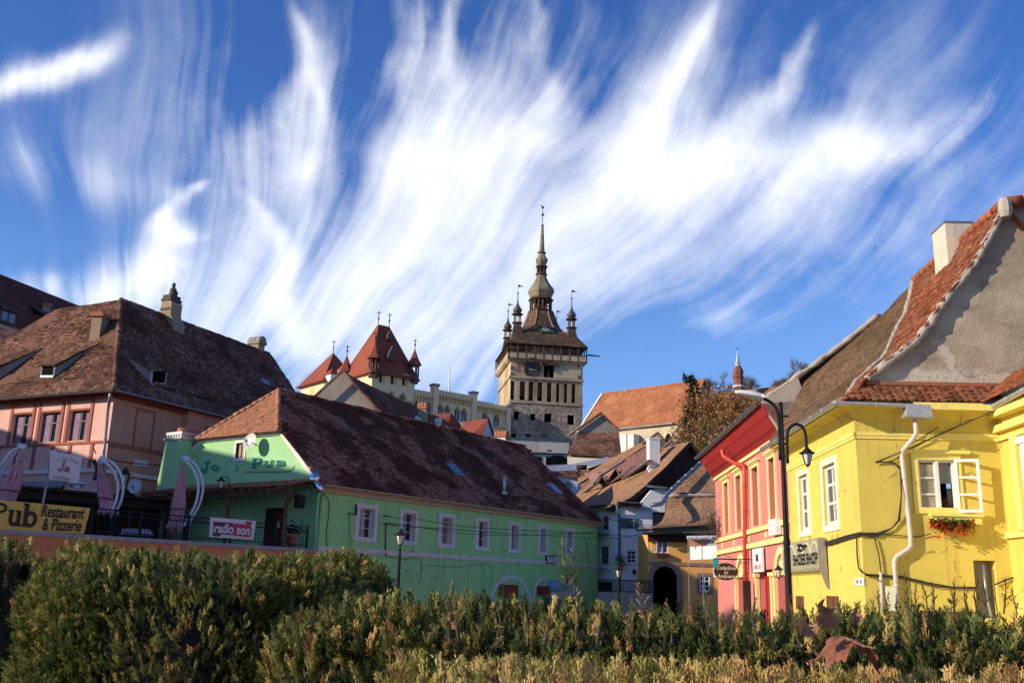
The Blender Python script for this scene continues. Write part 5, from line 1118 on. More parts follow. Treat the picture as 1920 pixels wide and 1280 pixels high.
for i, o_ in enumerate(pw):
    w_ = window(ph, PLf, *o_, .2, .07, (.5,), (.66,), .06, 'brownframe', 'glass', curtain=[(.58, .95, 'lilac'), (.1, .3, 'lilac')])
    a, b, c, d = o_; s = MB()
    for uu in (a-.26, b+.06): s.box(PLf, uu, uu+.2, -.01, .05, 8.35, 10.62)
    s.box(PLf, a-.26, b+.26, -.01, .06, 10.62, 10.76); s.box(PLf, a-.06, b+.06, -.01, .04, 10.1, 10.18); s.build('surround', M['pink_trim'], w_)
    s = MB(); s.box(PLf, a-.06, b+.06, -.01, .02, 10.2, 10.6); s.build('panel', M['pink'], w_)
mb = MB(); mb.box(PLf, 0, 16, -.01, .06, 8.26, 8.40); mb.box(PRt, .05, 17.3, -.01, .05, 8.10, 8.34)
for u in (1.0, 2.6, 3.9, 5.3, 6.7, 8.1, 9.4): mb.box(PLf, u, u+.22, -.01, .04, 6.95, 8.26)
for u in (1.6, 2.9): mb.box(PRt, u, u+.12, -.01, .03, 8.34, 10.3)
mb.box(PRt, 1.6, 3.0, -.01, .03, 10.3, 10.42); mb.build('band', M['pink_trim'], ph)
mb = MB(); mb.box(PLf, 0, 16, -.01, .14, 6.75, 6.95); mb.box(PRt, 0, 17.3, -.01, .14, 6.70, 6.9)
for u in (2.5, 6.2): mb.box(PLf, u, u+1.0, -.01, .03, 7.45, 7.75)
mb.box(PRt, 1.9, 2.9, -.01, .03, 7.35, 7.65); mb.build('cornice', M['pinkwhite'], ph)
mb = MB(); mb.box(PLf, 0, 16, .0, .75, 10.86, 10.93); mb.box(PRt, -.75, 17.9, .0, .75, 10.86, 10.93); mb.box(PLf, -.02, 16, -.01, .3, 10.66, 10.86); mb.box(PRt, 0, 17.3, -.01, .3, 10.66, 10.86); mb.build('eaves', paint('rust_soffit', (.20, .055, .035), .7), ph)
ap = PZ(227, 563, 18.0); rd = Vector((cos(radians(66.6)), sin(radians(66.6)), 0)); rfar = ap+rd*14.8
ce = PRt.w(-.75, .75, 10.95); el_ = PLf.w(17, .75, 10.95); er = PRt.w(18, .75, 10.95)
def bell(a, b, c, d): pass
mb = MB()
mid = lambda p, q, f, dz: p.lerp(q, f)+Vector((0, 0, dz))
# two pitches: flatter sprocketed eave, steeper above
cm = mid(ce, ap, .16, -.18); lm = mid(el_, ap+Vector((-14*cos(radians(24.97)), 14*sin(radians(24.97)), 0))*0+Vector((-13.5, 6.3, 0)), .16, -.18); rm = mid(er, rfar, .16, -.18)
apl = ap+Vector((-13.5, 6.3, 0))*0
lend = PLf.w(17, -.6, 0)
L2 = PLf.w(17, .75-1.05, 12.0)
tiles(mb, [el_, ce, cm, L2], .21, .16, 0, .02, 51, .03)
hipL = PLf.w(11.7, -5.0, 18.0)
tiles(mb, [L2, cm, ap, hipL+Vector((0, 0, 0))], .21, .16, 0, .085, 52, .042)
r_ = mb.build('roof', M['tile_pinkl'], ph); r_['label'] = 'sunlit front slope'
mb = MB(); tiles(mb, [ce, er, rm, cm], .21, .16, 0, .02, 53, .03); tiles(mb, [cm, rm, rfar, ap], .21, .16, 0, .10, 54, .042)
bk = er+Vector((-13, 5.5, 0)); mb.poly([er, bk, rfar]); mb.poly([bk, el_+Vector((2, 12, 0)), hipL, ap, rfar])
r2 = mb.build('roof', M['tile_brown'], ph); r2['label'] = 'shaded right slope'
mb = MB(); ridge_caps(mb, ce+Vector((0, 0, .05)), cm+Vector((0, 0, .05)), .15, .36, 0, 1); ridge_caps(mb, cm+Vector((0, 0, .05)), ap+Vector((0, 0, .05)), .15, .36, 0, 2); mb.build('hip_cap', M['tile_pinkl'], r_)
mb = MB(); ridge_caps(mb, ap+Vector((0, 0, .03)), rfar+Vector((0, 0, .03)), .14, .38, 0, 3); ridge_caps(mb, rfar, er+Vector((0, 0, .03)), .14, .38, 0, 4); mb.build('ridge', M['tile_brown'], r2)
gutter(ph, ce+Vector((0, 0, -.03)), el_+Vector((0, 0, -.03)), .1, 'zinc', 1.2); gutter(ph, ce+Vector((0, 0, -.03)), er+Vector((0, 0, -.03)), .1, 'zinc', 1.2)
pipe(ph, [P(207, 738, 49.2), P(205, 752, 49.6), P(202, 772, 49.85), P(195, 850, 49.85), P(191, 905, 49.85)], .075, 'zinc')
mb = MB(); mb.tube(smooth([P(193, 858, 49.6), P(240, 867, 50.4), P(300, 872, 52)], 4), .03, 5); mb.tube(smooth([P(180, 850, 49.7), P(175, 838, 49.6), P(178, 832, 49.6)], 4), .03, 5); mb.tube(smooth([P(176, 862, 49.6), P(182, 880, 49.6), P(176, 900, 49.6)], 3), .1, 5); mb.build('cable', M['cable'], ph)
# ground floor dark openings behind the terrace
mb = MB(); mb.box(PLf, 2.8, 6.6, -.02, .03, 4.9, 6.1); mb.build('shop_window', M['glass'], ph); mb = MB(); mb.box(PRt, 1.0, 2.2, -.02, .03, 4.6, 6.0); mb.build('shop_window', M['glass'], ph)
mb = MB(); k = 0
u = 2.6
while u < 6.9: mb.add([PLf.w(u, .05, 6.35), PLf.w(u+.3, .05, 6.35), PLf.w(u+.27, .3, 6.02), PLf.w(u+.15, .32, 5.92), PLf.w(u+.03, .3, 6.02)], [(0, 1, 2, 3, 4)]); u += .3
mb.build('scalloped_awning', cloth('pale_awning', (.45, .40, .40)), ph)
mb = MB(); mb.prism([PLf.w(7.0, .1, 4.7), PLf.w(2.0, .1, 5.25), PLf.w(2.0, .1, 5.05), PLf.w(7.0, .1, 4.45)], NG*.3); mb.build('awning_slope', cloth('beige_awning', (.42, .36, .28)), ph)
# slanting roof windows
nL = (ap-cm).cross(L2-cm).normalized(); nL = nL if nL.z > 0 else -nL
nR = (ap-cm).cross(rm-cm).normalized(); nR = nR if nR.z > 0 else -nR
def eyebrow(px0, px1, pyt, pyb, p0, nrm, Wl, back, side, tmat, label):
    """a catslide dormer: dark opening, rendered cheek, tiled top."""
    a = hitplane(px0, pyb, p0, nrm); b = hitplane(px1, pyb, p0, nrm); h = (pyb-pyt)/1800*a.y
    out = Vector((*Wl.n, 0)); a2 = a+Vector((0, 0, h)); b2 = b+Vector((0, 0, h)); ua = (b-a).normalized()
    dv = Vector((0, 0, 1))-nrm*nrm.z; dv.normalize(); top = dv*back
    mb = MB(); mb.poly([a+out*.02, b+out*.02, b2+out*.02, a2+out*.02]); d_ = mb.build('dormer', M['dark'], ph); d_['label'] = label
    mb = MB(); mb.bar(a+out*.05, b+out*.05, .1, .12); mb.bar(b+out*.05, b2+out*.05, .08, .1); mb.bar(a+out*.05, a2+out*.05, .08, .1); mb.build('frame', M['zinc'], d_)
    mb = MB(); mb.poly([b, b2, b+top+ua*side]); mb.build('cheek', M['stucco_grey'], d_); mb = MB(); mb.poly([a, a2, a+top-ua*side]); mb.build('cheek', M['stucco_grey'], d_)
    mb = MB(); tiles(mb, [a2-ua*.15+out*.2, b2+ua*.15+out*.2, b+top+ua*side, a+top-ua*side], .21, .16, 0, .02, 5, .03); mb.build('dormer_roof', tmat, d_)
eyebrow(78, 102, 686, 706, cm, nL, PLf, 3.2, 1.3, M['tile_pinkl'], 'dormer on the front slope'); eyebrow(281, 308, 694, 720, cm, nR, PRt, 3.0, 1.2, M['tile_brown'], 'dormer on the shaded slope')
eyebrow(-40, -8, 690, 715, cm, nL, PLf, 3.2, 1.3, M['tile_pinkl'], 'dormer at the left edge')
c = hitplane(494, 720, cm, nR); mb = MB(); mb.bar(c, c+nR*.25, .8, .5); mb.build('roof_hatch', M['zinc'], ph)
# chimneys
def chimney(par, px, pyb, pyt, Y, wd, dp, ang, mat, capmat, capo=.1, caph=.22, name='chimney', pots=0):
    b = P(px, pyb, Y); t = P(px, pyt, Y); CWl = Wall(b.x, b.y, ang); mb = MB(); mb.box(CWl, -wd/2, wd/2, -dp, 0, b.z-1.2, t.z-caph); c_o = mb.build(name, mat, par)
    mb = MB(); mb.box(CWl, -wd/2-capo, wd/2+capo, -dp-capo, capo, t.z-caph, t.z-caph*.55)
    if pots == 1: ridge_caps(mb, CWl.w(-wd/2-capo, -dp/2, t.z-caph*.5), CWl.w(wd/2+capo, -dp/2, t.z-caph*.5), dp*.55, .3)
    else: mb.box(CWl, -wd/2-capo*.4, wd/2+capo*.4, -dp-capo*.4, capo*.4, t.z-caph*.55, t.z)
    mb.build('chimney_cap', capmat, c_o); return c_o, CWl, b, t
M['sandrender'] = plaster('sand_render', (.40, .29, .18), dirt=(.13, .09, .06), stain=.5, patch=.5)
chimney(ph, 178, 622, 584, 54.2, .6, .95, 65-90+20, M['sandrender'], M['terracotta'], .12, .28)
M['sooty'] = plaster('sooty_stone', (.10, .08, .06), stain=.4)
oc_, OCW, b, t = chimney(ph, 307, 612, 552, 60, .62, .8, -25, M['sandrender'], M['sooty'], .10, .42); oc_.name = 'ornate_chimney'
mb = MB(); mb.box(OCW, -.40, .40, -.9, .09, t.z-1.05, t.z-.9); mb.box(OCW, -.37, .37, -.86, .06, t.z-1.6, t.z-1.5); mb.box(OCW, -.08, .1, .0, .03, t.z-1.45, t.z-1.12); mb.build('stone_band', M['sooty'], oc_)
mb = MB(); mb.prism([OCW.w(-.62, -.9, b.z-.4), OCW.w(.95, -.9, b.z-.9), OCW.w(.9, -.9, b.z+.2), OCW.w(.5, -.9, b.z+.75), OCW.w(.48, -.9, t.z-.5), OCW.w(-.35, -.9, t.z-.3), OCW.w(-.45, -.9, b.z+.8)], Vector((*OCW.n, 0))*.95); mb.build('stepped_shaft', M['sandrender'], oc_)
mb = MB(); p = OCW.w(.05, -.4, t.z-.05); mb.lathe(p, [(.28, 0), (.26, .15), (.2, .35), (.22, .5), (.12, .62), (.1, .68), (.13, .8), (.1, .92), (.02, .98)], 9); mb.tube([p+Vector((.1, 0, .5)), p+Vector((.28, 0, .25)), p+Vector((.2, 0, .02))], .07, 6); mb.build('figure', M['sooty'], oc_)
chimney(ph, 475, 655, 632, 69, .9, .7, -25, M['sandrender'], M['stucco_grey'], .1, .5, pots=1)
# ---- small figure pipes on the pergola roof
c = P(135, 913, 43); mb = MB(); mb.lathe(c, [(.1, 0), (.1, .12), (.22, .16), (.02, .32)], 10); mb.lathe(c+Vector((.4, .1, 0)), [(.1, 0), (.1, .12), (.22, .16), (.02, .32)], 10); mb.bar(c+Vector((-.1, 0, .03)), c+Vector((.5, .1, .03)), .1, .06); mb.build('roof_cowl', M['zinc_light'], pg)
# ================================================================ houses behind, at the left edge
fl_ = thing('hillside_house', 'long house with red brown roof and dormers above the pink roof', 'house', P(60, 640, 95))
FA = P(-60, 640, 88); FB = P(175, 668, 104); FWl = Wall(FA.x, FA.y, degrees(atan2(FB.y-FA.y, FB.x-FA.x))); LL = (FB-FA).to_2d().length+14; ez = P(-60, 606, 88).z
ez = FWl.uz(40, 617)[1]
mb = MB(); wallface(mb, FWl, -10, LL, 0, ez, [], .2); mb.build('wall', plaster('pale_blue_render', (.52, .55, .56), stain=.3), fl_)
rz = 6.2; mb = MB(); mb.add([FWl.w(-10, .5, ez-.1), FWl.w(LL, .5, ez-.1), FWl.w(LL, -4.2, ez+rz), FWl.w(-10, -4.2, ez+rz)], [(0, 1, 2, 3)]); M['tile_far'] = tile('far_red_brown_tile', [(.16, .05, .035), (.2, .07, .05)], (.11, .035, .028), .6, (.07, .03, .03), .4, .25)
mb = MB(); tiles(mb, [FWl.w(-10, .5, ez-.1), FWl.w(LL, .5, ez-.1), FWl.w(LL, -4.2, ez+rz), FWl.w(-10, -4.2, ez+rz)], .3, .28, 0, .03, 61, .03); mb.poly([FWl.w(-10, -9, ez), FWl.w(LL, -9, ez), FWl.w(LL, -4.2, ez+rz), FWl.w(-10, -4.2, ez+rz)]); fr_ = mb.build('roof', M['tile_far'], fl_)
FN = (FWl.w(1, .5, ez)-FWl.w(0, .5, ez)).cross(FWl.w(0, -4.2, ez+rz)-FWl.w(0, .5, ez)).normalized()
for px, py in ((12, 600), (88, 612)):
    c = hitplane(px, py+4, FWl.w(0, .5, ez-.1), FN); u0 = (c.to_2d()-Vector(FWl.O)).dot(Vector(FWl.d)); n0 = (c.to_2d()-Vector(FWl.O)).dot(Vector(FWl.n))
    mb = MB(); mb.box(FWl, u0-1.0, u0+1.0, n0-2.2, n0+.1, c.z-.1, c.z+1.25); d_ = mb.build('dormer', M['brownframe'], fl_)
    for k in (-1, 1): mb = MB(); mb.box(FWl, u0+k*.48-.36, u0+k*.48+.36, n0+.08, n0+.14, c.z+.08, c.z+1.05); mb.build('window', M['glass_sky'], d_)
    mb = MB(); mb.add([FWl.w(u0-1.2, n0+.45, c.z+1.2), FWl.w(u0+1.2, n0+.45, c.z+1.2), FWl.w(u0+1.1, n0-2.0, c.z+2.5), FWl.w(u0-1.1, n0-2.0, c.z+2.5), FWl.w(u0-1.2, n0+.45, c.z+1.05), FWl.w(u0+1.2, n0+.45, c.z+1.05)], [(0, 1, 2, 3), (4, 5, 1, 0)]); mb.build('dormer_roof', M['tile_far'], d_)
for x0, x1 in ((45, 62), (70, 82)):
    a = FWl.uz(x0, 630)[0]; b = FWl.uz(x1, 630)[0]; zt_ = FWl.uz(x0, 627)[1]; window(fl_, FWl, a, b, zt_-1.6, zt_, -.02, .1, (.5,), (.6,), .06, 'white', 'glass_sky')
chimney(fl_, 88, 580, 568, 99, .9, .8, FWl and 45, M['stucco_grey'], M['terracotta'], .1, .35); chimney(fl_, 2, 568, 555, 95, .9, .8, 45, M['stucco_grey'], M['terracotta'], .1, .35)
nr = thing('tiled_outhouse', 'low purple brown tiled roof below the hillside house at the left edge', 'house', P(20, 690, 68)); q = [P(-120, 720, 62), P(75, 720, 70), P(118, 668, 70), P(30, 622, 76), P(-120, 600, 72)]
mb = MB(); tiles(mb, [P(-140, 735, 62), P(110, 720, 68), P(75, 640, 74), P(20, 618, 76), P(-140, 585, 74)], .25, .2, 0, .08, 71, .03); mb.build('roof', M['tile_brown'], nr); mb = MB(); a, b = P(-140, 735, 62), P(110, 720, 68); mb.prism([(a.x, a.y, 0), (b.x, b.y, 0), b, a], Vector((-2, 6, 0))); mb.build('wall', M['pink'], nr)
# ================================================================ the citadel on the hill
M['tower_stone'] = stone('tower_plaster', (.60, .46, .30), (.35, .26, .165), .8, 0., .8); M['tower_rubble'] = stone('tower_rubble', (.50, .41, .30), (.27, .22, .16), 1.3, .6, .6)
M['tower_wood'] = wood('gallery_timber', (.16, .085, .05)); M['copper'] = stone('weathered_copper', (.36, .31, .19), (.20, .165, .10), 1.4, 0, .35); M['gilt'] = paint('copper_ball', (.35, .14, .07), .4)
def glazed():
    m_, t, pos = newmat('glazed_tile'); rn = t.noise(pos, 3.2, 2., .5); v = t.n('ShaderNodeTexVoronoi', {'Vector': pos, 'Scale': 2.2}, out=1); s = t.n('ShaderNodeSeparateColor', {0: v}, out=0)
    big = t.noise(pos, .5, 4., .6)
    col = t.ramp(s, [(0, (.09, .04, .025)), (.35, (.15, .065, .035)), (.6, (.06, .055, .03)), (.8, (.20, .125, .065)), (1, (.05, .065, .035))]); col = t.mix(t.ss(big, .45, .65), col, (.07, .05, .035))
    finish(t, col, .45, rn, .3, .05); return m_
M['glazed'] = glazed(); M['glaze_green'] = paint('green_glaze', (.03, .10, .04), .35); M['glaze_white'] = paint('white_glaze', (.50, .42, .30), .4)
TY = 150.; tc = P(955, 780, TY); TF = Wall(tc.x, tc.y, 9.); TLf = Wall(tc.x, tc.y, 99., flip=True)
TWd = TF.uz(1092, 780)[0]; TD = 13.
tower = thing('clock_tower', 'tall stone clock tower with four corner turrets and onion domed spire', 'tower', TF.w(TWd/2, -TD/2, 12))
zf = lambda px, py: TF.uz(px, py)[1]
Z0 = 10; Zr = zf(1020, 752); Zs = zf(1020, 710); Zg = zf(1020, 676); Zp = zf(1020, 665); Ze = zf(1020, 647)
def zpx(x0, x1, y0, y1): a, zt_ = TF.uz(x0, y0); b, zb = TF.uz(x1, y1); return (a, b, zb, zt_)
sc = lambda X, Y: (900+X/6.4, 680+Y/6.4)
nich = []
for a, b in ((370, 410), (480, 540), (585, 640), (690, 748), (805, 858), (915, 952), (1010, 1045), (1100, 1145)):
    x0, y0 = sc(a, 213+(a-370)*.06); x1, y1 = sc(b, 448+(b-370)*.05); nich.append(zpx(x0, x1, y0, y1))
wins = []
for a, b, c, d in ((405, 470, 585, 680), (605, 668, 608, 690), (772, 862, 605, 715), (1050, 1132, 622, 745), (375, 430, 845, 935), (545, 610, 850, 885), (720, 800, 865, 882)):
    x0, y0 = sc(a, c); x1, y1 = sc(b, d); wins.append(zpx(x0, x1, y0, y1))
fig = zpx(1020, 1039, 683, 711)
nz0 = min(n[2] for n in nich); nz1 = max(n[3] for n in nich); nich = [(a, b, nz0, nz1) for a, b, c, d in nich]
mb = MB(); wallface(mb, TF, 0, TWd, Zr, Zg, nich+[fig], .9)
mb.poly([TF.w(0, 0, Zr), TF.w(0, -TD, Zr), TF.w(0, -TD, Zg), TF.w(0, 0, Zg)]); mb.poly([TF.w(TWd, 0, Z0), TF.w(TWd, -TD, Z0), TF.w(TWd, -TD, Zg), TF.w(TWd, 0, Zg)]); mb.poly([TF.w(0, -TD, Z0), TF.w(TWd, -TD, Z0), TF.w(TWd, -TD, Zg), TF.w(0, -TD, Zg)])
mb.build('shaft', M['tower_stone'], tower)
mb = MB(); wallface(mb, TF, 0, TWd, Z0, Zr, wins, 1.0, 0.); mb.poly([TF.w(0, 0, Z0), TF.w(0, -TD, Z0), TF.w(0, -TD, Zr), TF.w(0, 0, Zr)]); mb.build('base', M['tower_rubble'], tower)
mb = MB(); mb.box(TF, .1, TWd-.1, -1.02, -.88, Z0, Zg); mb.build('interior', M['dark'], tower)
for a, b, c, d in nich:
    mb = MB(); mb.box(TF, a, b, -.86, -.7, c+(d-c)*.28, d); mb.build('niche_back', M['tower_wood'], tower)
mb = MB(); mb.box(TF, -.2, TWd+.2, -.05, .25, Zs-.15, Zs+.2); mb.box(TF, -.2, .05, -TD, .25, Zs-.15, Zs+.2); mb.box(TF, -.12, TWd+.12, -.05, .15, nz0-.35, nz0-.05); mb.box(TF, -.35, TWd+.35, -.05, .45, Zg-.35, Zg); mb.box(TF, -.4, .05, -TD, .45, Zg-.35, Zg); mb.build('string_course', M['tower_stone'], tower)
# painted patches, clock and figure niche
x0, y0, x1, y1 = 1041, 690, 1091, 711
mb = MB(); a, b, c, d = zpx(x0, x1, y0, y1); mb.box(TF, a, b-.2, -.05, .06, c, d); mb.build('plaster_panel', plaster('pale_panel', (.52, .42, .27), stain=.3), tower)
mb = MB(); a, b, c, d = zpx(969, 974, 681, 697); mb.box(TF, a, b, -.05, .04, c, d); mb.build('painted_patch', M['terracotta'], tower)
cu, cz = TF.uz(998, 693); mb = MB(); K = 28; wpoly(mb, TF, arcpts(cu, cz, 1.32, 1.32, 0, 360, K)[:-1], -.05, .10); cf = mb.build('clock_face', paint('dark_dial', (.055, .045, .045), .6), tower)
mb = MB(); archband(mb, TF, cu, cz, 1.4, 1.18, .08, .2, a0=0, a1=360, seg=28); archband(mb, TF, cu, cz+.15, 1.75, 1.5, .0, .7, a0=20, a1=160, seg=10)
mb.build('clock_rim', M['tower_wood'], cf); mb = MB()
for h in range(12): q = 2*pi*h/12; mb.bar(TF.w(cu+.98*sin(q), .13, cz+.98*cos(q)), TF.w(cu+1.12*sin(q), .13, cz+1.12*cos(q)), .07, .02, TF.w(0, 1, 0)-TF.w(0, 0, 0))
mb.build('hour_mark', M['gilt'], cf); mb = MB(); nn = TF.w(0, 1, 0)-TF.w(0, 0, 0); mb.bar(TF.w(cu-.45, .16, cz), TF.w(cu+.85, .16, cz-.1), .10, .03, nn); mb.bar(TF.w(cu, .18, cz), TF.w(cu-.5, .18, cz+.1), .12, .03, nn); mb.build('clock_hand', M['glaze_white'], cf)
mb = MB(); a, b, c, d = fig; mb.lathe(TF.w((a+b)/2, -.5, c+.1), [(.25, 0), (.28, .5), (.2, .9), (.25, 1.1), (.1, 1.3), (.14, 1.45), (.02, 1.6)], 8); mb.build('niche_figure', M['tower_wood'], tower)
mb = MB(); a, b, c, d = fig; wpoly(mb, TF, [(a-.2, d-.1), (b+.2, d-.1), (b+.1, d+.25), ((a+b)/2, d+.5), (a-.1, d+.25)], 0, .5); mb.build('niche_hood', M['tower_wood'], tower)
for px, py in ((959, 689), (959, 701), (1085, 685), (1085, 707)): mb = MB(); u, z = TF.uz(px, py); mb.box(TF, u-.12, u+.12, -.05, .15, z-.3, z+.3); mb.build('wall_anchor', M['tower_wood'], tower)
# gallery
mb = MB(); g = .55
mb.box(TF, -g, TWd+g, g-.12, g, Zg, Zp); mb.box(TF, -g, -g+.12, -TD-g, g, Zg, Zp); mb.box(TF, TWd+g-.12, TWd+g, -TD-g, g, Zg, Zp); mb.box(TF, -g, TWd+g, -TD-g, -TD-g+.12, Zg, Zp); mb.box(TF, -g, TWd+g, -TD-g, g, Zg-.1, Zg); mb.build('gallery_parapet', M['tower_stone'], tower)
mb = MB(); mb.box(TF, .8, TWd-.8, -TD+.8, -.8, Zg, Ze); mb.build('gallery_core', M['tower_rubble'], tower)
mb = MB()
for f in np.linspace(0, 1, 10): 
    u = -g+.06+(TWd+2*g-.12)*f
    mb.bar(TF.w(u, g-.06, Zg-.2), TF.w(u, g-.06, Ze+.2), .17, .17); mb.bar(TF.w(u, -TD-g+.06, Zg), TF.w(u, -TD-g+.06, Ze+.2), .17, .17)
for f in np.linspace(0, 1, 10):
    n = g-.06-(TD+2*g-.12)*f
    mb.bar(TF.w(-g+.06, n, Zg-.2), TF.w(-g+.06, n, Ze+.2), .17, .17); mb.bar(TF.w(TWd+g-.06, n, Zg-.2), TF.w(TWd+g-.06, n, Ze+.2), .17, .17)
mb.box(TF, -g-.05, TWd+g+.05, g-.16, g+.04, Zp, Zp+.14); mb.box(TF, -g-.05, -g+.15, -TD-g, g+.04, Zp, Zp+.14); mb.box(TF, -g-.08, TWd+g+.08, g-.16, g+.06, Zg-.12, Zg+.08); mb.build('gallery_posts', M['tower_wood'], tower)
# roof: square below, bell-cast to an octagon
tctr = TF.w(TWd/2, -TD/2, 0); ang0 = radians(9)
def ring(hx, hy, z, oct_):
    out = []
    for (sx, sy) in ((-1, -1), (1, -1), (1, 1), (-1, 1)):
        c0 = (sx*hx, sy*hy*(1-oct_)) if sx*sy < 0 else (sx*hx*(1-oct_), sy*hy)
        c1 = (sx*hx*(1-oct_), sy*hy) if sx*sy < 0 else (sx*hx, sy*hy*(1-oct_))
        for c in (c0, c1) if True else (): out.append(c)
    res = []
    order = sorted(out, key=lambda c: atan2(c[1], c[0]))
    for (x, y) in order: res.append(Vector((tctr.x+x*cos(ang0)-y*sin(ang0), tctr.y+x*sin(ang0)+y*cos(ang0), z)))
    return res
mpp = (TY+TD/2)/1800.
zc = lambda py: P(1013, py, TY+TD/2).z
hx, hy = TWd/2+.75, TD/2+.75
rings = [ring(hx, hy, Ze-.1, .02), ring(hx*.76, hy*.76, zc(637), .08), ring(hx*.57, hy*.55, zc(627), .30), ring(hx*.455, hy*.42, zc(616), .5), ring(hx*.37, hy*.33, zc(600), .55), ring(hx*.295, hy*.25, zc(583), .55)]
mb = MB(); vs = [v for r in rings for v in r]; n8 = 8
mb.add(vs, [(i*n8+k, i*n8+(k+1) % n8, (i+1)*n8+(k+1) % n8, (i+1)*n8+k) for i in range(len(rings)-1) for k in range(n8)]+[tuple(range(n8))[::-1]]); tr_ = mb.build('tower_roof', M['glazed'], tower)
mb = MB()
for k in range(n8): mb.tube([rings[i][k] for i in range(1, len(rings))], .13, 5)
mb.build('hip_cap', M['terracotta'], tr_)
# glazed stars on the front slope
mb = MB(); mg = MB()
fp0 = (rings[1][0]+rings[1][7])/2 if False else None
front = sorted(range(8), key=lambda k: rings[2][k].y)[:2]
for (t0, r) in ((.38, .75), (.68, .55)):
    pa_ = (rings[1][front[0]]+rings[1][front[1]])/2; pb_ = (rings[3][front[0]]+rings[3][front[1]])/2; c = pa_.lerp(pb_, t0)+Vector((0, -.25, .1)); ux = (rings[2][front[1]]-rings[2][front[0]]).normalized(); ux = ux if ux.x > 0 else -ux; uy = (pb_-pa_).normalized()
    mg.add([c+ux*x*r*1.7+uy*y*r*1.7+Vector((0, .03, -.02)) for x, y in ((-1, -1), (1, -1), (1, 1), (-1, 1))], [(0, 1, 2, 3)])
    for s_ in (1, -1): mb.add([c+ux*r*1.2*cos(radians(90*s_+120*k))+uy*r*1.2*sin(radians(90*s_+120*k))-Vector((0, .03*(2+s_), 0)) for k in range(3)], [(0, 1, 2)], 0)
    mb.add([c+ux*r*.4*x+uy*r*.4*y-Vector((0, .15, 0)) for x, y in ((-1, 0), (0, -1), (1, 0), (0, 1))], [(0, 1, 2, 3)], 1)
mg.build('glazed_field', M['glaze_green'], tr_); mb.build('glazed_star', [M['glaze_white'], M['terracotta']], tr_)
def turret(c, zb, s, label=None):
    """corner turret: tiled foot, open lantern, onion and vane."""
    t_ = MB(); rot = ang0+pi/4
    t_.lathe((c.x, c.y, zb), [(2.1*s, -1.2*s), (1.75*s, 0), (1.2*s, 1.6*s), (.75*s, 3.4*s)], 4, rot=rot, smooth=False); o_ = t_.build('turret', M['glazed'], tower)
    m_ = MB(); z = zb+3.4*s; m_.lathe((c.x, c.y, z), [(.85*s, 0), (.95*s, .12*s), (.5*s, .25*s)], 8)
    for k in range(6): q = 2*pi*k/6; m_.tube([(c.x+.5*s*cos(q), c.y+.5*s*sin(q), z+.2*s), (c.x+.5*s*cos(q), c.y+.5*s*sin(q), z+1.5*s)], .1*s, 4)
    m_.lathe((c.x, c.y, z+1.4*s), [(.6*s, 0), (.98*s, .12*s), (.98*s, .22*s), (.5*s, .4*s)], 8); m_.build('lantern', M['tower_wood'], o_)
    m_ = MB(); m_.lathe((c.x, c.y, z+1.75*s), [(.45*s, 0), (.72*s, .35*s), (.75*s, .65*s), (.5*s, 1.0*s), (.2*s, 1.5*s), (.08*s, 2.3*s), (.06*s, 3.6*s)], 10); m_.sphere((c.x, c.y, z+5.2*s), .17*s); m_.tube([(c.x, c.y, z+4.5*s), (c.x, c.y, z+6.7*s)], .04, 5); m_.build('onion', paint('dark_copper', (.10, .085, .07), .5), o_)
    m_ = MB(); m_.add([(c.x, c.y, z+6.7*s), (c.x, c.y, z+6.25*s), (c.x+1.0*s, c.y, z+6.4*s), (c.x+.55*s, c.y, z+6.5*s)], [(0, 1, 2, 3)]); m_.build('vane', M['black_metal'], o_)
ins = 1.65
turret(TF.w(1.1, -ins+.2, 0), Ze+.3, 1.0); turret(TF.w(TWd-ins, -ins+.2, 0), Ze+.1, 1.0); turret(TF.w(1.1, -TD+1.5, 0), Ze+.4, .96); turret(TF.w(TWd-ins-.4, -TD+1.4, 0), Ze+.2, .92)
# lantern, onion and spire
H = lambda px: px*mpp
def lat(prof, seg=8, rot=ang0+pi/8, mat='copper', name='dome', par=tower):
    m_ = MB(); z0 = zc(prof[0][0]); m_.lathe((tctr.x, tctr.y, z0), [(H(r)*1.04, zc(y)-z0) for y, r in prof], seg, rot=rot, smooth=False); return m_.build(name, M[mat], par)
lat([(584, 23), (582, 25), (580, 21)], mat='tower_wood', name='lantern_floor'); lat([(580, 9), (562, 9)], mat='dark', name='lantern_core')
mb = MB()
for k in range(16): q = ang0+2*pi*k/16; mb.tube([(tctr.x+H(20.5)*cos(q), tctr.y+H(20.5)*sin(q), zc(581)), (tctr.x+H(20.5)*cos(q), tctr.y+H(20.5)*sin(q), zc(561))], .17, 5)
for py in (575,): mb.tube([(tctr.x+H(20.5)*cos(q), tctr.y+H(20.5)*sin(q), zc(py)) for q in np.linspace(0, 2*pi, 17)], .1, 4)
mb.build('lantern_posts', M['tower_wood'], tower)
lat([(563, 20), (561, 25), (559, 22), (556, 20)], mat='tower_wood', name='lantern_eave')
lat([(556, 20.5), (551, 23), (546, 25.5), (542, 25.5), (537, 22.5), (531, 17), (524, 13), (517, 10), (514, 9.4)], name='onion_dome')
lat([(514, 9), (512.5, 12), (511, 11), (509, 8)], mat='tower_wood', name='upper_floor'); lat([(511, 5), (499, 5)], mat='dark', name='upper_core')
mb = MB()
for k in range(8): q = ang0+pi/8+2*pi*k/8; mb.tube([(tctr.x+H(8.3)*cos(q), tctr.y+H(8.3)*sin(q), zc(511)), (tctr.x+H(8.3)*cos(q), tctr.y+H(8.3)*sin(q), zc(498))], .13, 5)
mb.build('upper_posts', M['tower_wood'], tower)
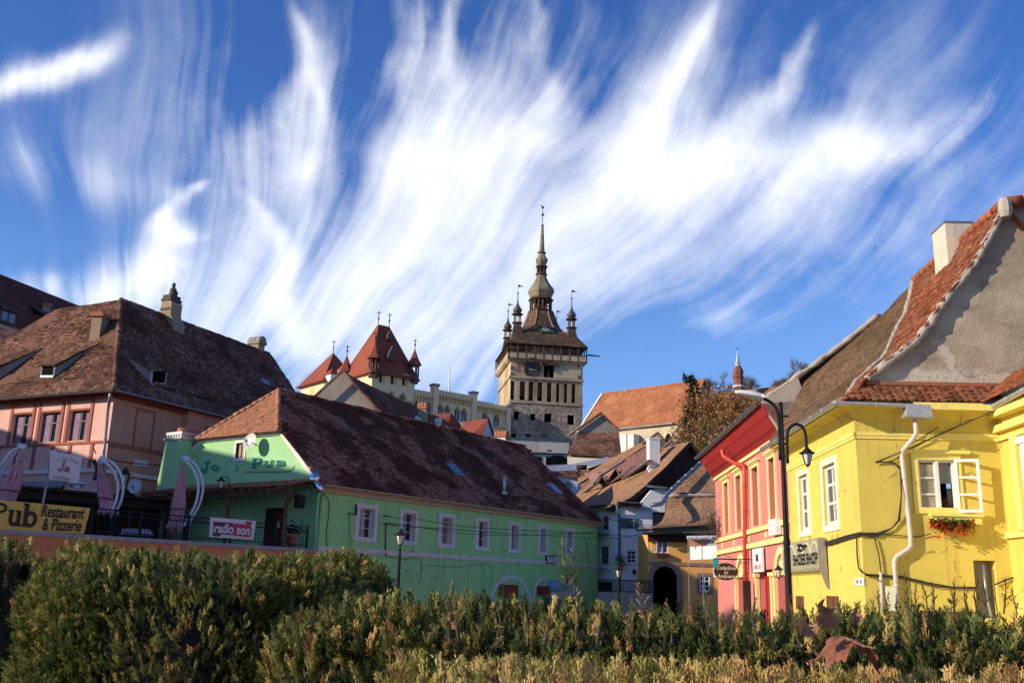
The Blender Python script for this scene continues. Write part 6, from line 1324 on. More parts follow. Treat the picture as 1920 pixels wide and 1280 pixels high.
lat([(500, 8), (498, 12), (496, 11), (494, 7.5)], mat='tower_wood', name='upper_eave')
lat([(495, 8), (490, 10.5), (486, 12), (483, 11.5), (479, 8.5), (475, 6.6), (473, 6.5)], name='small_onion')
lat([(473, 6.5), (471.5, 8.6), (470, 8), (469, 5.4)], mat='tower_wood', name='spire_ring')
lat([(469.5, 5.2), (450, 4.1), (430, 3.0), (420, 2.5)], name='spire'); lat([(420.5, 2.5), (419.5, 3.6), (418, 2.), (417.5, .7), (402, .6)], mat='tower_wood', name='spire_tip')
m_ = MB(); m_.sphere((tctr.x, tctr.y, zc(399)), H(3.2)); m_.build('ball', M['gilt'], tower)
m_ = MB(); z = zc(396); m_.tube([(tctr.x, tctr.y, z), (tctr.x, tctr.y, z+1.1)], .05, 5); rx = Vector((1, 0, 0)); c = Vector((tctr.x, tctr.y, z+.85))
m_.prism([c+Vector((x, 0, y))*.85 for x, y in ((-.1, 0), (.15, -.02), (.3, .3), (.28, .75), (.14, .45), (0, .4), (-.25, .8), (-.42, .85), (-.3, .55), (-.2, .2))], Vector((0, .08, 0))); m_.build('weathercock', M['black_metal'], tower)
m_ = MB(); c = TF.w(TWd+g, -.5, Ze-1.1); m_.tube([c, c+Vector((2.0, 0, -.1))], .06, 4); m_.prism([c+Vector(v) for v in ((.3, 0, -.1), (2.4, 0, -.15), (2.4, 0, 0), (.4, 0, .2))], Vector((0, .04, 0))); m_.build('flag_pole', M['tower_wood'], tower)
# ---------------------------------------------------------------- city hall
M['cream'] = stone('cream_render', (.95, .75, .45), (.88, .67, .38), .4, 0., .25); M['ochretrim'] = stone('ochre_moulding', (.72, .54, .26), (.62, .45, .20), .6, 0, .3); M['tile_red'] = tile('new_red_tile', [(.27, .065, .035), (.34, .09, .05)], (.21, .055, .035), .5, (.2, .06, .04), .25, .25)
ce_ = P(946, 775, 148.5); CH = Wall(ce_.x, ce_.y, 40.)
M['sky_pane'] = glass('sky_tinted_pane', (.32, .38, .46), .15)  # sky reflection painted into the pane colour
hall = thing('city_hall', 'cream crenellated town hall with red pyramid tower beside the clock tower', 'town hall', CH.w(-12, 0, 10))
ux = lambda px, py=800: CH.uz(px, py)[0]; zx = lambda px, py: CH.uz(px, py)[1]
uL = ux(777, 740); uM0, uM1 = ux(815, 740), ux(888, 750); uR = .9; zlow = 8
zt0 = zx(793, 742); zt1 = zx(850, 745); zt2 = zx(920, 765)
awin = []
zz4 = lambda X, Y: (560+X/4, 560+Y/4)
for X, ya, yb, hw in ((693, 702, 760, 17), (780, 716, 808, 17), (885, 768, 850, 14), (975, 782, 865, 17), (1063, 795, 860, 16), (1115, 803, 865, 15), (1190, 818, 895, 15), (1240, 828, 908, 16), (1315, 840, 910, 16), (1398, 852, 912, 16), (1483, 868, 950, 16)):
    px, py = zz4(X, ya); _, pb_ = zz4(X, yb); awin.append((ux(px-hw/2.7, py), ux(px+hw/2.7, py), zx(px, pb_)-.35, zx(px, py)+.1))
mb = MB(); uT0, uT1 = ux(697, 720), uL; ztt = zx(735, 706)
wallface(mb, CH, uT1, uR, zlow, zt0, awin[2:], .5); wallface(mb, CH, uM0, uM1, zt0, zt1, (), .5); wallface(mb, CH, uT0, uT1, zlow, ztt, awin[:2], .5)
mb.poly([CH.w(uT1, 0, zt0), CH.w(uT1, -9, zt0), CH.w(uT1, -9, ztt), CH.w(uT1, 0, ztt)]); mb.poly([CH.w(uT0, 0, zlow), CH.w(uT0, -8, zlow), CH.w(uT0, -8, ztt), CH.w(uT0, 0, ztt)]); mb.poly([CH.w(uR, 0, zlow), CH.w(uR, -9, zlow), CH.w(uR, -9, zt0), CH.w(uR, 0, zt0)]); mb.poly([CH.w(uT0, -9, zlow), CH.w(uR, -9, zlow), CH.w(uR, -9, zt0), CH.w(uT0, -9, zt0)]); mb.poly([CH.w(uT0, 0, zt0-.1), CH.w(uR, 0, zt0-.1), CH.w(uR, -9, zt0-.1), CH.w(uT0, -9, zt0-.1)])
mb.build('wall', M['cream'], hall)
for a, b, c, d in awin:
    m_ = MB(); m_.box(CH, a-.02, b+.02, -.5, -.4, c, d); r = (b-a)/2; um = (a+b)/2; w_ = m_.build('window', M['sky_pane'], hall)
    m_ = MB(); m_.box(CH, um-.05, um+.05, -.42, -.3, c, d); m_.box(CH, a, b, -.42, -.3, d-r*1.3, d-r*1.3+.1); frame(m_, CH, a, b, c, d, .07, -.42, -.28); m_.build('frame', M['brownframe'], w_)
    m_ = MB(); 
    for s_ in (-1, 1):   # pointed arch spandrels
        pts = [(um+s_*r, d-r*1.5)]+[(um+s_*r*(1-f)**.9 if f < 1 else um, d-r*1.5+r*1.5*f**.75) for f in (.25, .5, .75, 1)]+[(um, d+.02), (um+s_*r, d+.02)]
        wpoly(m_, CH, pts, -.45, .02)
    m_.build('pointed_head', M['cream'], w_)
    m_ = MB(); prev = None
    for s_ in (-1, 1):
        q = [(um+s_*(r+.12)*(1-f)**.9 if f < 1 else um, d-r*1.5+(r*1.5+.15)*f**.75) for f in (0, .25, .5, .75, 1)]
        for p0, p1 in zip(q, q[1:]): m_.bar(CH.w(p0[0], .04, p0[1]), CH.w(p1[0], .04, p1[1]), .14, .14)
    m_.build('arch_moulding', M['ochretrim'], w_)
mb = MB()
def crenel(u0, u1, z, nmer, rmb, cor):
    cor.box(CH, u0, u1, -.1, .35, z-.25, z); st = (u1-u0)/nmer
    for k in range(nmer):
        rmb.box(CH, u0+st*k, u0+st*(k+.62), -.3, .25, z, z+.75)
        cor.box(CH, u0+st*(k+.1), u0+st*(k+.36), -.05, .22, z-.95, z-.25)
for q_ in ((uL, uM0, zt0, 7), (uM0+.4, uM1-.4, zt1, 12), (uM1+.3, uR, zt0, 12)): mm = MB(); crenel(*q_, mm, mb); mm.build('crenellation', M['cream'], hall)
mb.box(CH, uT0, uT1, -.1, .2, ztt-3.3, ztt-3.05)
for k in range(13): u = uT0+(uT1-uT0)*k/13; mb.box(CH, u+.1, u+.38, -.05, .25, ztt-4.3, ztt-3.3)
for k in range(9): n = -8*k/9; mb.box(CH, uT0-.25, uT0+.05, n-.5, n-.2, ztt-4.3, ztt-3.3)
mb.box(CH, ux(925, 800), uR, -.05, .25, zx(935, 800)-.2, zx(935, 800)+.1); mb.build('corbel_frieze', M['ochretrim'], hall)
for u, zt_ in ((uM0, zx(815, 724)), (uM1, zx(886, 738)), (uR-.3, zx(950, 763))):
    m_ = MB(); m_.box(CH, u-.42, u+.42, -.6, .4, zlow, zt_); m_.build('pier', M['cream'], hall); m_ = MB(); m_.box(CH, u-.55, u+.55, -.7, .55, zt_, zt_+.35); m_.build('pier_cap', M['stucco_grey'], hall)
for X in (625, 712, 798):
    px, py = zz4(X, 598+(X-625)*.12); a, z_ = CH.uz(px, py); m_ = MB(); m_.box(CH, a-.55, a+.55, -.3, .03, z_-.7, z_+.9); m_.box(CH, a-.75, a+.75, 0, .12, z_+.9, z_+1.05); m_.build('tower_window', M['ochretrim'], hall); m_ = MB(); m_.box(CH, a-.45, a-.1, .0, .05, z_-.6, z_+.8); m_.build('opening', M['dark'], hall)
# pyramid roof
def pyr(par, Wl, u0, u1, n0, n1, z0, apexes, mat, over=.6, name='pyramid_roof'):
    c = [Wl.w(u0-over, n0+over, z0), Wl.w(u1+over, n0+over, z0), Wl.w(u1+over, n1-over, z0), Wl.w(u0-over, n1-over, z0)]; (ua, ub, nm, zt_) = apexes; a, b = Wl.w(ua, nm, zt_), Wl.w(ub, nm, zt_)
    k = [p.lerp(q, .16)+Vector((0, 0, -(zt_-z0)*.05)) for p, q in zip(c, (a, b, b, a))]
    m_ = MB(); m_.add(c+k+[a, b], [(0, 1, 5, 4), (1, 2, 6, 5), (2, 3, 7, 6), (3, 0, 4, 7), (4, 5, 9, 8), (5, 6, 9), (6, 7, 8, 9), (7, 4, 8), (3, 2, 1, 0)]); r_ = m_.build(name, mat, par)
    m_ = MB(); m_.tube([a, b], .1, 5)
    for p, q in ((k[0], a), (k[1], b), (k[3], a)): m_.tube([p, q], .1, 5)
    m_.build('hip_cap', M['terracotta'], r_); return r_, a, b
zap = P(724, 611, CH.w((uT0+uT1)/2, -4., 0).y).z
pr_, ra, rb_ = pyr(hall, CH, uT0, uT1, 0, -8, ztt, (uT0+(uT1-uT0)*.40, uT0+(uT1-uT0)*.66, -4., zap), M['tile_red'])
def finial(par, p, h, cross=True):
    m_ = MB(); m_.tube([p, p+Vector((0, 0, h))], .06, 5); m_.sphere(p+Vector((0, 0, h*.45)), .16, 6, 4); 
    if cross: m_.bar(p+Vector((-.35, 0, h*.85)), p+Vector((.35, 0, h*.85)), .07, .07); m_.bar(p+Vector((0, -.35, h*.85)), p+Vector((0, .35, h*.85)), .07, .07)
    m_.build('finial', M['black_metal'], par)
finial(hall, ra, 2.2); finial(hall, rb_, 2.2)
def hallturret(u, n, z, s, mat='tower_wood', roof='tile_red'):
    c = CH.w(u, n, z); m_ = MB(); m_.lathe(c, [(.75*s, -.6), (.8*s, 0), (.8*s, .8*s)], 6, smooth=False)
    for k in range(6): q = 2*pi*k/6; m_.tube([(c.x+.68*s*cos(q), c.y+.68*s*sin(q), c.z+.8*s), (c.x+.68*s*cos(q), c.y+.68*s*sin(q), c.z+2.1*s)], .12*s, 4)
    m_.lathe(c+Vector((0, 0, 2.0*s)), [(.8*s, 0), (.8*s, .2*s)], 6, smooth=False); t_ = m_.build('corner_turret', M[mat], hall)
    m_ = MB(); m_.lathe(c+Vector((0, 0, 2.15*s)), [(1.15*s, 0), (.55*s, 1.1*s), (.03, 2.5*s)], 6, smooth=False); m_.build('turret_roof', M[roof], t_); finial(t_, c+Vector((0, 0, 4.6*s)), 1.5*s)
hallturret(uT0+.3, -.2, ztt, 1.0); hallturret(uT1-.2, -.2, ztt+.2, 1.0, 'brownframe'); hallturret(uT0+.1, -7.6, ztt-1, 1.05)
pn = (ra-CH.w(uT0, .6, ztt)).cross(CH.w(uT1, .6, ztt)-CH.w(uT0, .6, ztt)).normalized()
for X, Y, s in ((690, 420, 1.1), (672, 285, .7)):
    px, py = zz4(X, Y); c = hitplane(px, py, CH.w(uT0, .3, ztt+1), pn); m_ = MB(); m_.prism([c+Vector((*CH.d, 0))*x*s+Zv*y*s for x, y in ((-.75, -.8), (.75, -.8), (.45, 0.2), (0, 1.2), (-.45, .2))], Vector((*CH.n, 0))*.45); m_.build('roof_dormer', M['brownframe'], pr_)
# smaller left tower of the hall
lt = P(612, 730, 158); LTW = Wall(lt.x, lt.y, 40.); zb_ = P(612, 716, 158).z
mb = MB(); mb.box(LTW, -.5, 6.5, -8, 0, zlow, zb_); mb.build('wall', M['cream'], hall)
apz = P(643, 663, LTW.w(3., -4., 0).y).z; pyr(hall, LTW, -.5, 6.5, 0, -8, zb_, (3., 3., -4., apz), M['tile_red'], .8); finial(hall, LTW.w(3, -4, apz), 2.4)
mb = MB()
for k in range(9): mb.box(LTW, -.75, -.45, -.8*k-.7, -.8*k-.3, zb_-3.2, zb_-2.2)
mb.box(LTW, -.75, -.45, -8, 0, zb_-2.2, zb_-1.95); mb.build('corbel_frieze', M['ochretrim'], hall)
mb = MB(); mb.box(LTW, -.56, -.48, -4.8, -3.4, zb_-2.2, zb_-.5); mb.build('tower_window', M['ochretrim'], hall)
for px, py in ((628, 704), (655, 693)):
    c = P(px, py, 157); cw = Wall(c.x, c.y, 40.); m_ = MB(); m_.box(cw, -.8, .8, -2.5, 0, c.z-3.0, c.z+.2); d_ = m_.build('dormer', M['white_trim'], hall); m_ = MB(); m_.add([cw.w(-1, .2, c.z+.2), cw.w(1, .2, c.z+.2), cw.w(1, -2.5, c.z+.2), cw.w(-1, -2.5, c.z+.2), cw.w(0, -1, c.z+1.4)], [(0, 1, 4), (1, 2, 4), (2, 3, 4), (3, 0, 4)]); m_.build('dormer_roof', M['tile_red'], d_)
fp_ = P(843, 740, 152); tag_ = thing('flagpole', 'white flagpole standing behind the crenellated roof of the town hall', 'flagpole', fp_-Vector((0, 0, 6))); mb = MB(); mb.tube([fp_-Vector((0, 0, 6)), P(843, 685, 152)], [.16, .09], 7); mb.build('pole', M['white'], tag_)
# ---------------------------------------------------------------- churches on the right
M['tile_church'] = tile('church_orange_tile', [(.42, .16, .07), (.50, .21, .10), (.36, .12, .05)], (.32, .12, .055), .6, (.34, .18, .09), .4, .18)
che = P(1280, 792, 124); CW_ = Wall(che.x, che.y, -42.5); UL = -16.8
church = thing('hill_church', 'pale church with long orange tiled roof right of the clock tower', 'church', CW_.w(-8, 0, 14)); ez = che.z; wd = 5.2
gwn_ = []
for px, py, hw in ((1200, 850, 5), (1253, 828, 5)): u, z = CW_.uz(px, py); gwn_.append((u-.6, u+.6, z-3.2, z+1.2))
mb = MB(); wallface(mb, CW_, UL, 0, 8, ez, gwn_, .5); mb.poly([CW_.w(0, 0, 8), CW_.w(0, -2*wd, 8), CW_.w(0, -2*wd, ez), CW_.w(0, -wd, ez+6.5), CW_.w(0, 0, ez)]); mb.poly([CW_.w(UL, 0, 8), CW_.w(UL, -2*wd, 8), CW_.w(UL, -2*wd, ez), CW_.w(UL, -wd, ez+6.5), CW_.w(UL, 0, ez)]); mb.build('wall', stone('pale_church_render', (.62, .54, .36), (.50, .43, .29), .5, .2), church)
for a, b, c, d in gwn_:
    m_ = MB(); m_.box(CW_, a, b, -.5, -.42, c, d); w_ = m_.build('window', M['glass'], church); r = (b-a)/2; um = (a+b)/2; m_ = MB()
    for s_ in (-1, 1): wpoly(m_, CW_, [(um+s_*r, d-r*1.6), (um+s_*r*.8, d-r*.8), (um+s_*r*.4, d-r*.25), (um, d), (um, d+.02), (um+s_*r, d+.02)], -.45, .02)
    m_.build('pointed_head', M['cream'], w_)
mb = MB(); mb.box(CW_, UL, .2, -.05, .5, ez-.1, ez+.12); mb.build('eaves', M['stucco_grey'], church)
mb = MB(); tiles(mb, [CW_.w(UL-.2, .5, ez+.1), CW_.w(.3, .5, ez+.1), CW_.w(.3, -wd, ez+6.5), CW_.w(UL-.2, -wd, ez+6.5)], .32, .3, 0, .09, 81, .035); mb.poly([CW_.w(UL-.2, -2*wd, ez), CW_.w(.3, -2*wd, ez), CW_.w(.3, -wd, ez+6.5), CW_.w(UL-.2, -wd, ez+6.5)]); rr_ = mb.build('roof', M['tile_church'], church)
mb = MB(); mb.bar(CW_.w(UL-.25, .5, ez+.15), CW_.w(UL-.25, -wd, ez+6.6), .3, .25); mb.build('verge', M['white_trim'], rr_); mb = MB(); ridge_caps(mb, CW_.w(UL-.2, -wd, ez+6.55), CW_.w(.3, -wd, ez+6.55), .16, .5); mb.build('ridge', M['tile_church'], rr_)
for px, y0, y1 in ((1170, 815, 870), (1184, 812, 850)):
    c = CW_.uz(px, 830, 1.2); m_ = MB(); m_.box(CW_, c[0]-.5, c[0]+.5, 0, 1.4, 8, c[1]+1.2); m_.build('buttress', M['white_trim'], church)
c2 = P(1462, 775, 136); C2 = Wall(c2.x, c2.y, -38); mon = thing('spired_church', 'church roof with small brick spire behind the brown trees', 'church', C2.w(-8, 0, 16)); u2 = C2.uz(1300, 790)[0]; zr = C2.uz(1440, 726, -5)[1]; 
mb = MB(); mb.box(C2, u2, 0, -10, 0, 8, zr-5.8); mb.build('wall', M['cream'], mon); mb = MB(); tiles(mb, [C2.w(u2, .4, zr-5.9), C2.w(.3, .4, zr-5.9), C2.w(.3, -5, zr), C2.w(u2, -5, zr)], .32, .3, 0, .09, 82, .035); mb.poly([C2.w(u2, -10, zr-5.9), C2.w(.3, -10, zr-5.9), C2.w(.3, -5, zr), C2.w(u2, -5, zr)]); mb.poly([C2.w(.2, .2, zr-6), C2.w(.2, -5, zr), C2.w(.2, -10, zr-6)]); mb.build('roof', tile('brown_church_tile', [(.26, .13, .07), (.34, .18, .10)], (.2, .10, .055), .6, (.2, .14, .09), .4, .2), mon)
sp = P(1385, 735, 141); k = 141/1800
def lat2(prof, seg, mat, name, par=mon):
    m_ = MB(); zb = P(1385, prof[0][0], 141).z; m_.lathe((sp.x, sp.y, zb), [(r*k, P(1385, y, 141).z-zb) for y, r in prof], seg, rot=.2, smooth=False); return m_.build(name, M[mat], par)
M['brickred'] = stone('spire_brick', (.30, .12, .075), (.22, .085, .055), 1., 0, .2)
lat2([(748, 11), (724, 10.5)], 8, 'brickred', 'spire_base'); lat2([(726, 11.5), (724.5, 12), (723, 11)], 8, 'white_trim', 'spire_band'); lat2([(724, 10), (709, 9.5)], 8, 'brickred', 'belfry'); lat2([(709.5, 10.5), (707, 12), (706, 10.5)], 8, 'brickred', 'belfry_cornice'); lat2([(706, 9.6), (699, 10.8), (695, 10.6), (690, 7.5), (686, 5.4)], 8, 'brickred', 'onion'); lat2([(687, 5.5), (682, 4.8), (680, 5.5)], 8, 'zinc_light', 'neck'); lat2([(681, 4.6), (668, 2.2), (655, .5)], 8, 'zinc_light', 'spire'); lat2([(655.5, .4), (654.5, 1.3), (653, 1.3), (651, .3)], 6, 'black_metal', 'finial')
# ---------------------------------------------------------------- roofs stepping up the slope
def house(name, label, wallpts, wallmat, roofs, loc=None, extra=()):
    """wallpts: list of (pixel polygon with depth) for walls; roofs: tiled polygons."""
    p0 = P(*wallpts[0][0]) if wallpts else P(*roofs[0][0][0]); t_ = thing(name, label, 'house', (p0.x, p0.y, max(0, ground_z(p0.x, p0.y))))
    mb = MB()
    for q in wallpts: mb.prism([P(*p) for p in q], Vector((.06, .3, 0)))
    if wallpts and name != 'dark_gable_house': mb.build('wall', wallmat, t_)
    elif wallpts:
        for q in wallpts: mb = MB(); mb.prism([P(*p) for p in q], Vector((.06, .3, 0))); mb.build('wall', wallmat, t_)
    for i, (q, mt) in enumerate(roofs): mb = MB(); tiles(mb, [P(*p) for p in q], .24, .2, 0, .05, 90+i, .03); mb.build('roof', mt, t_)
    return t_
GG = house('grey_gable_house', 'grey rendered gable with dark roof behind the green house ridge', [[(570, 770, 80), (570, 764, 80), (643, 697, 80), (722, 782, 80), (722, 800, 80)]], plaster('grey_pink_render', (.40, .33, .28), dirt=(.2, .15, .12), stain=.5, patch=.6), [([(730, 795, 79.5), (905, 880, 110), (800, 788, 118), (643, 694, 79.5)], M['tile_brown'])])
mb = MB(); mb.tube([P(643, 694, 79.4), P(560, 770, 79.4)], .13, 5); mb.tube([P(643, 694, 79.4), P(724, 784, 79.4)], .13, 5); mb.build('verge', M['tile_brown'], GG)
chimney(GG, 790, 800, 756, 92, .75, .7, -10, M['sandrender'], M['terracotta'], .08, .55, pots=1)
mb = MB(); mb.prism([P(780, 778, 91), P(796, 790, 91), P(794, 794, 91), P(778, 782, 91)], Vector((0, .3, 0))); mb.build('flashing', M['zinc_light'], GG)
R1 = house('red_roof_house', 'small house with red hipped roof behind the long dark ridge', [[(832, 830, 101), (846, 798, 101), (862, 812, 100), (862, 830, 100)]], M['stucco_grey'], [([(795, 835, 98), (838, 830, 99), (846, 773, 104), (799, 778, 104)], M['tile_red']), ([(836, 830, 99), (866, 800, 104), (846, 773, 104)], M['tile_red'])])
R2 = house('white_gable_house', 'red roofed house with white gable below the town hall', [[(892, 830, 97), (915, 784, 100), (929, 832, 101)]], plaster('cool_white_render', (.62, .62, .66), stain=.25), [([(855, 840, 95.5), (897, 838, 96), (916, 784, 100), (866, 790, 104)], M['tile_red'])])
mb = MB(); mb.tube([P(916, 784, 99.8), P(931, 834, 100.8)], .1, 5); mb.build('verge', M['black_metal'], R2); mb = MB(); mb.prism([P(908, 818, 97.8), P(917, 819, 98.2), P(917, 829, 98.2), P(908, 828, 97.8)], Vector((0, .1, 0))); mb.build('window', M['glass_sky'], R2)
for px, Y, lb in ((820, 99, None), (939, 99, None)):
    t_ = R1 if px == 820 else R2
    if px == 820: chimney(R1, 819, 812, 785, 98.5, .5, .5, -20, M['white_trim'], M['white_trim'], .06, .3, pots=1)
    else: chimney(R2, 938, 838, 812, 98, 1.05, .9, -20, M['white_trim'], M['terracotta'], .15, .35, pots=1)
mb = MB(); mb.bar(P(866, 792, 103.5), P(872, 803, 102), .35, .2); mb.build('flashing', M['zinc_light'], R2)
# arcaded wall below the tower
M['greywhite'] = plaster('grey_white_render', (.46, .45, .42), dirt=(.2, .19, .17), stain=.5, patch=.4, scale=.5)
aw = P(972, 850, 124); AW = Wall(aw.x, aw.y, 4.); arc = thing('arcaded_house', 'grey white walled house with dark arches below the clock tower', 'house', (aw.x, aw.y, ground_z(aw.x, aw.y))); u1 = AW.uz(1067, 840)[0]; za, zb2, zc2 = AW.uz(1020, 824)[1], AW.uz(1020, 848)[1], AW.uz(1020, 875)[1]
aop = [AW.uz(x, 858)[0] for x in (1010, 1030)]; ops2 = [(aop[0]-.35, aop[0]+.35, zc2-1, AW.uz(1010, 857)[1]), (aop[1]-.35, aop[1]+.35, zc2-1, AW.uz(1030, 857)[1])]
sl2 = [(AW.uz(984, 845)[0], AW.uz(997, 845)[0], AW.uz(990, 846)[1], AW.uz(990, 842)[1]), (AW.uz(1026, 845)[0], AW.uz(1035, 845)[0], AW.uz(1030, 846)[1], AW.uz(1030, 843)[1])]
mb = MB(); wallface(mb, AW, -3, u1, zb2, za, sl2, .3); wallface(mb, AW, -3, u1, 4, zb2-.15, ops2, .5, -.4); mb.box(AW, -3, u1+.1, -7, -.6, 4, za-.1); mb.build('wall', M['greywhite'], arc)
mb = MB(); mb.box(AW, -3, u1, -.62, -.35, zc2-1, zb2-.4) if False else None; mb.box(AW, -3.2, u1+.3, -.2, .2, za, za+.12); mb.add([AW.w(-3.3, .3, za+.1), AW.w(u1+.4, .3, za+.1), AW.w(u1+.2, -7, za+1.1), AW.w(-3, -7, za+1.1)], [(0, 1, 2, 3)]); mb.build('roof', M['zinc'], arc)
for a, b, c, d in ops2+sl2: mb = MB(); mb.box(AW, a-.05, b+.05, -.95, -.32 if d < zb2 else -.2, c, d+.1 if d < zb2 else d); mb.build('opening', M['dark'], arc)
mb = MB(); mb.prism([AW.w(u1-2.2, .02, zb2-.35), AW.w(u1-1, .02, zb2-.3), AW.w(u1-.1, .02, zb2-.8), AW.w(u1-.1, .02, zb2-1.7), AW.w(u1-2.1, .02, zb2-1.7)], AW.w(0, -.5, 0)-AW.w(0, 0, 0)); mb.build('shed_opening', M['dark'], arc)
DG = house('dark_gable_house', 'house with dark grey gable and purple roof between tower and church', [[(1084, 805, 112), (1126, 776, 112), (1160, 806, 112), (1160, 818, 112), (1084, 818, 112)], [(1064, 884, 108), (1064, 852, 108), (1160, 858, 106), (1160, 890, 106)]], plaster('dark_render', (.26, .235, .20), stain=.5, patch=.5), [([(1062, 852, 107.5), (1166, 860, 106), (1160, 812, 112), (1084, 811, 112)], M['tile_brown'])])
mb = MB(); mb.tube([P(1066, 816, 111.7), P(1126, 774, 111.7), P(1162, 808, 111.7)], .16, 5); mb.build('verge', M['tile_brown'], DG); mb = MB(); mb.prism([P(1064, 884, 107.8), P(1064, 856, 107.8), P(1148, 861, 106.3), P(1148, 888, 106.3)], Vector((0, .15, 0))); mb.build('white_wall', plaster('warm_white_render', (.60, .56, .46), stain=.4), DG)  # lower wall in plain off-white render
mb = MB(); mb.prism([P(1083, 842, 108.8), P(1092, 843, 108.8), P(1092, 836, 109.4), P(1083, 835, 109.4)], Vector((0, .1, -.1))); mb.build('roof_opening', M['dark'], DG)
MR = thing('metal_roof_house', 'low house with blue grey metal roof and white wall in the gap', 'house', P(1075, 930, 90))
mb = MB(); mb.add([P(1015, 884, 90), P(1080, 881, 90), P(1145, 864, 92), P(1140, 856, 98), P(1070, 870, 98), P(1015, 872, 98)], [(0, 1, 4, 5), (1, 2, 3, 4)]); mb.add([P(1015, 886, 90), P(1080, 883, 90), P(1080, 881, 89.9), P(1015, 884, 89.9)], [(0, 1, 2, 3)]); mb.build('metal_roof', paint('blue_grey_sheet', (.27, .29, .36), .5), MR)
mb = MB(); tiles(mb, [P(1085, 897, 86), P(1018, 885, 86), P(1080, 882, 89)], .24, .2, 0, .05, 95, .03); tiles(mb, [P(1085, 898, 86), P(1122, 912, 86), P(1115, 880, 89), P(1080, 882, 89)], .24, .2, 0, .05, 96, .03); tiles(mb, [P(1122, 888, 88), P(1175, 870, 90), P(1165, 855, 93), P(1100, 878, 92)], .24, .2, 0, .05, 97, .03); mb.build('roof', M['tile_pinkl'], MR)
mb = MB(); mb.prism([P(1022, 886, 86.3), P(1083, 898, 86.3), P(1083, 945, 86.3), P(1022, 945, 86.3)], Vector((0, .3, 0))); mb.prism([P(1083, 898, 86.3), P(1108, 908, 87), P(1108, 945, 87), P(1083, 945, 86.3)], Vector((0, .3, 0))); mb.build('wall', plaster('blue_white_render', (.50, .52, .60), stain=.4), MR)
mb = MB(); mb.prism([P(1060, 902, 86.2), P(1070, 904, 86.2), P(1070, 921, 86.2), P(1060, 919, 86.2)], Vector((0, .05, 0))); mb.build('window', M['glass'], MR); mb = MB(); mb.tube([P(1081, 876, 89.3), P(1100, 876, 89.3)], .25, 7); mb.build('ridge_box', M['darkwood'], MR)
# curved street roofs: violet shade-toned roof with eyebrow dormers, and the boarded gable house
B1 = thing('violet_shade_house', 'house with roof tinted violet for its shade and two eyebrow dormers under the church', 'house', P(1160, 900, 70)); 
def Sq(A, B, C, D, bow=0.): return lambda s, t: A.lerp(B, s).lerp(D.lerp(C, s), t)+Vector((0, 0, bow*sin(pi*t)+.06*sin(s*8+t*4)))
M['tile_shade_violet'] = tile('shade_violet_tile', [(.24, .12, .10), (.30, .16, .13), (.20, .10, .08)], (.17, .09, .085), .6, (.13, .09, .07), .35, .4)  # violet tone paints the slope's shade into its tile
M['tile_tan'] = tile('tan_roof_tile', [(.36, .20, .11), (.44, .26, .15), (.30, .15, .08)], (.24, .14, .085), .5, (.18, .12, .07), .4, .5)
mb = MB(); tile_surface(mb, Sq(P(1222, 866, 65.5), P(1082, 934, 75), P(1088, 904, 79), P(1226, 826, 69), -.2), 60, 18, seed=3); mb.build('roof', M['tile_shade_violet'], B1).__setitem__('label', 'slope with dormers, its shade painted violet')
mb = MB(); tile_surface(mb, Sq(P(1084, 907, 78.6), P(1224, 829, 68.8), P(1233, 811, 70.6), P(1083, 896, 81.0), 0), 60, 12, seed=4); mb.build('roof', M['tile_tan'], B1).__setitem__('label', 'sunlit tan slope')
mb = MB(); mb.prism([P(1216, 826, 69.3), P(1233, 812, 69.3), P(1252, 834, 69.3), P(1250, 862, 69.3), P(1216, 862, 69.3)], Vector((0, .3, 0))); mb.prism([P(1238, 842, 68.9), P(1258, 826, 68.9), P(1266, 834, 68.9), P(1266, 850, 68.9), P(1238, 850, 68.9)], Vector((0, .3, 0))); mb.build('gable', M['greywhite'], B1)
mb = MB(); mb.tube([P(1205, 832, 69), P(1233, 811, 69), P(1254, 836, 69)], .12, 5); mb.tube([P(1236, 846, 68.7), P(1259, 826, 68.7), P(1267, 835, 68.7)], .12, 5); mb.build('verge', M['tile_brown'], B1)
chimney(B1, 1228, 860, 820, 66, .75, .75, 8, M['white_trim'], M['white_trim'], .04, .12)
for cx_, cy_, h in ((1126, 899, 12), (1153, 890, 13)):
    c = P(cx_, cy_, 70.8); w_ = .42; mb = MB(); mb.prism([c+Vector((-w_, 0, -.3)), c+Vector((w_, 0, -.3)), c+Vector((.05, 0, .45))], Vector((0, .05, 0))); d_ = mb.build('eyebrow_dormer', M['dark'], B1); mb = MB(); mb.tube([c+Vector((-w_-.1, -.05, -.35)), c+Vector((.05, -.05, .5)), c+Vector((w_+.12, -.05, -.35))], .09, 5); mb.add([c+Vector((.05, 0, .5)), c+Vector((w_+.1, 0, -.3)), c+Vector((-1.0, 3.5, .9)), c+Vector((-w_-.1, 0, -.3))], [(0, 1, 2), (0, 2, 3)]); mb.build('dormer_roof', M['tile_shade_violet'], d_)
mb = MB()
for a, b in (((1084, 932, 75.5), (1120, 905, 70.6)), ((1120, 905, 70.6), (1128, 893, 70.4)), ((1128, 890, 70.3), (1172, 862, 67.8)), ((1168, 898, 68), (1218, 862, 65.3))): mb.bar(P(*a), P(*b), .28, .05)
mb.build('valley_flashing', paint('blue_grey_lead', (.19, .20, .25), .6), B1)
A1 = thing('white_house', 'blue white house with boarded dark gable and swept brown roof', 'house', P(1160, 1100, 62))
vg_ = [P(1138, 952, 62.6), P(1162, 943, 62.9), P(1184, 932, 63.2), P(1206, 914, 63.6), P(1226, 895, 64), P(1248, 876, 64.4), P(1270, 852, 64.8), P(1294, 828, 65.2)]; sh_ = Vector((-.347, .938, 0))*12
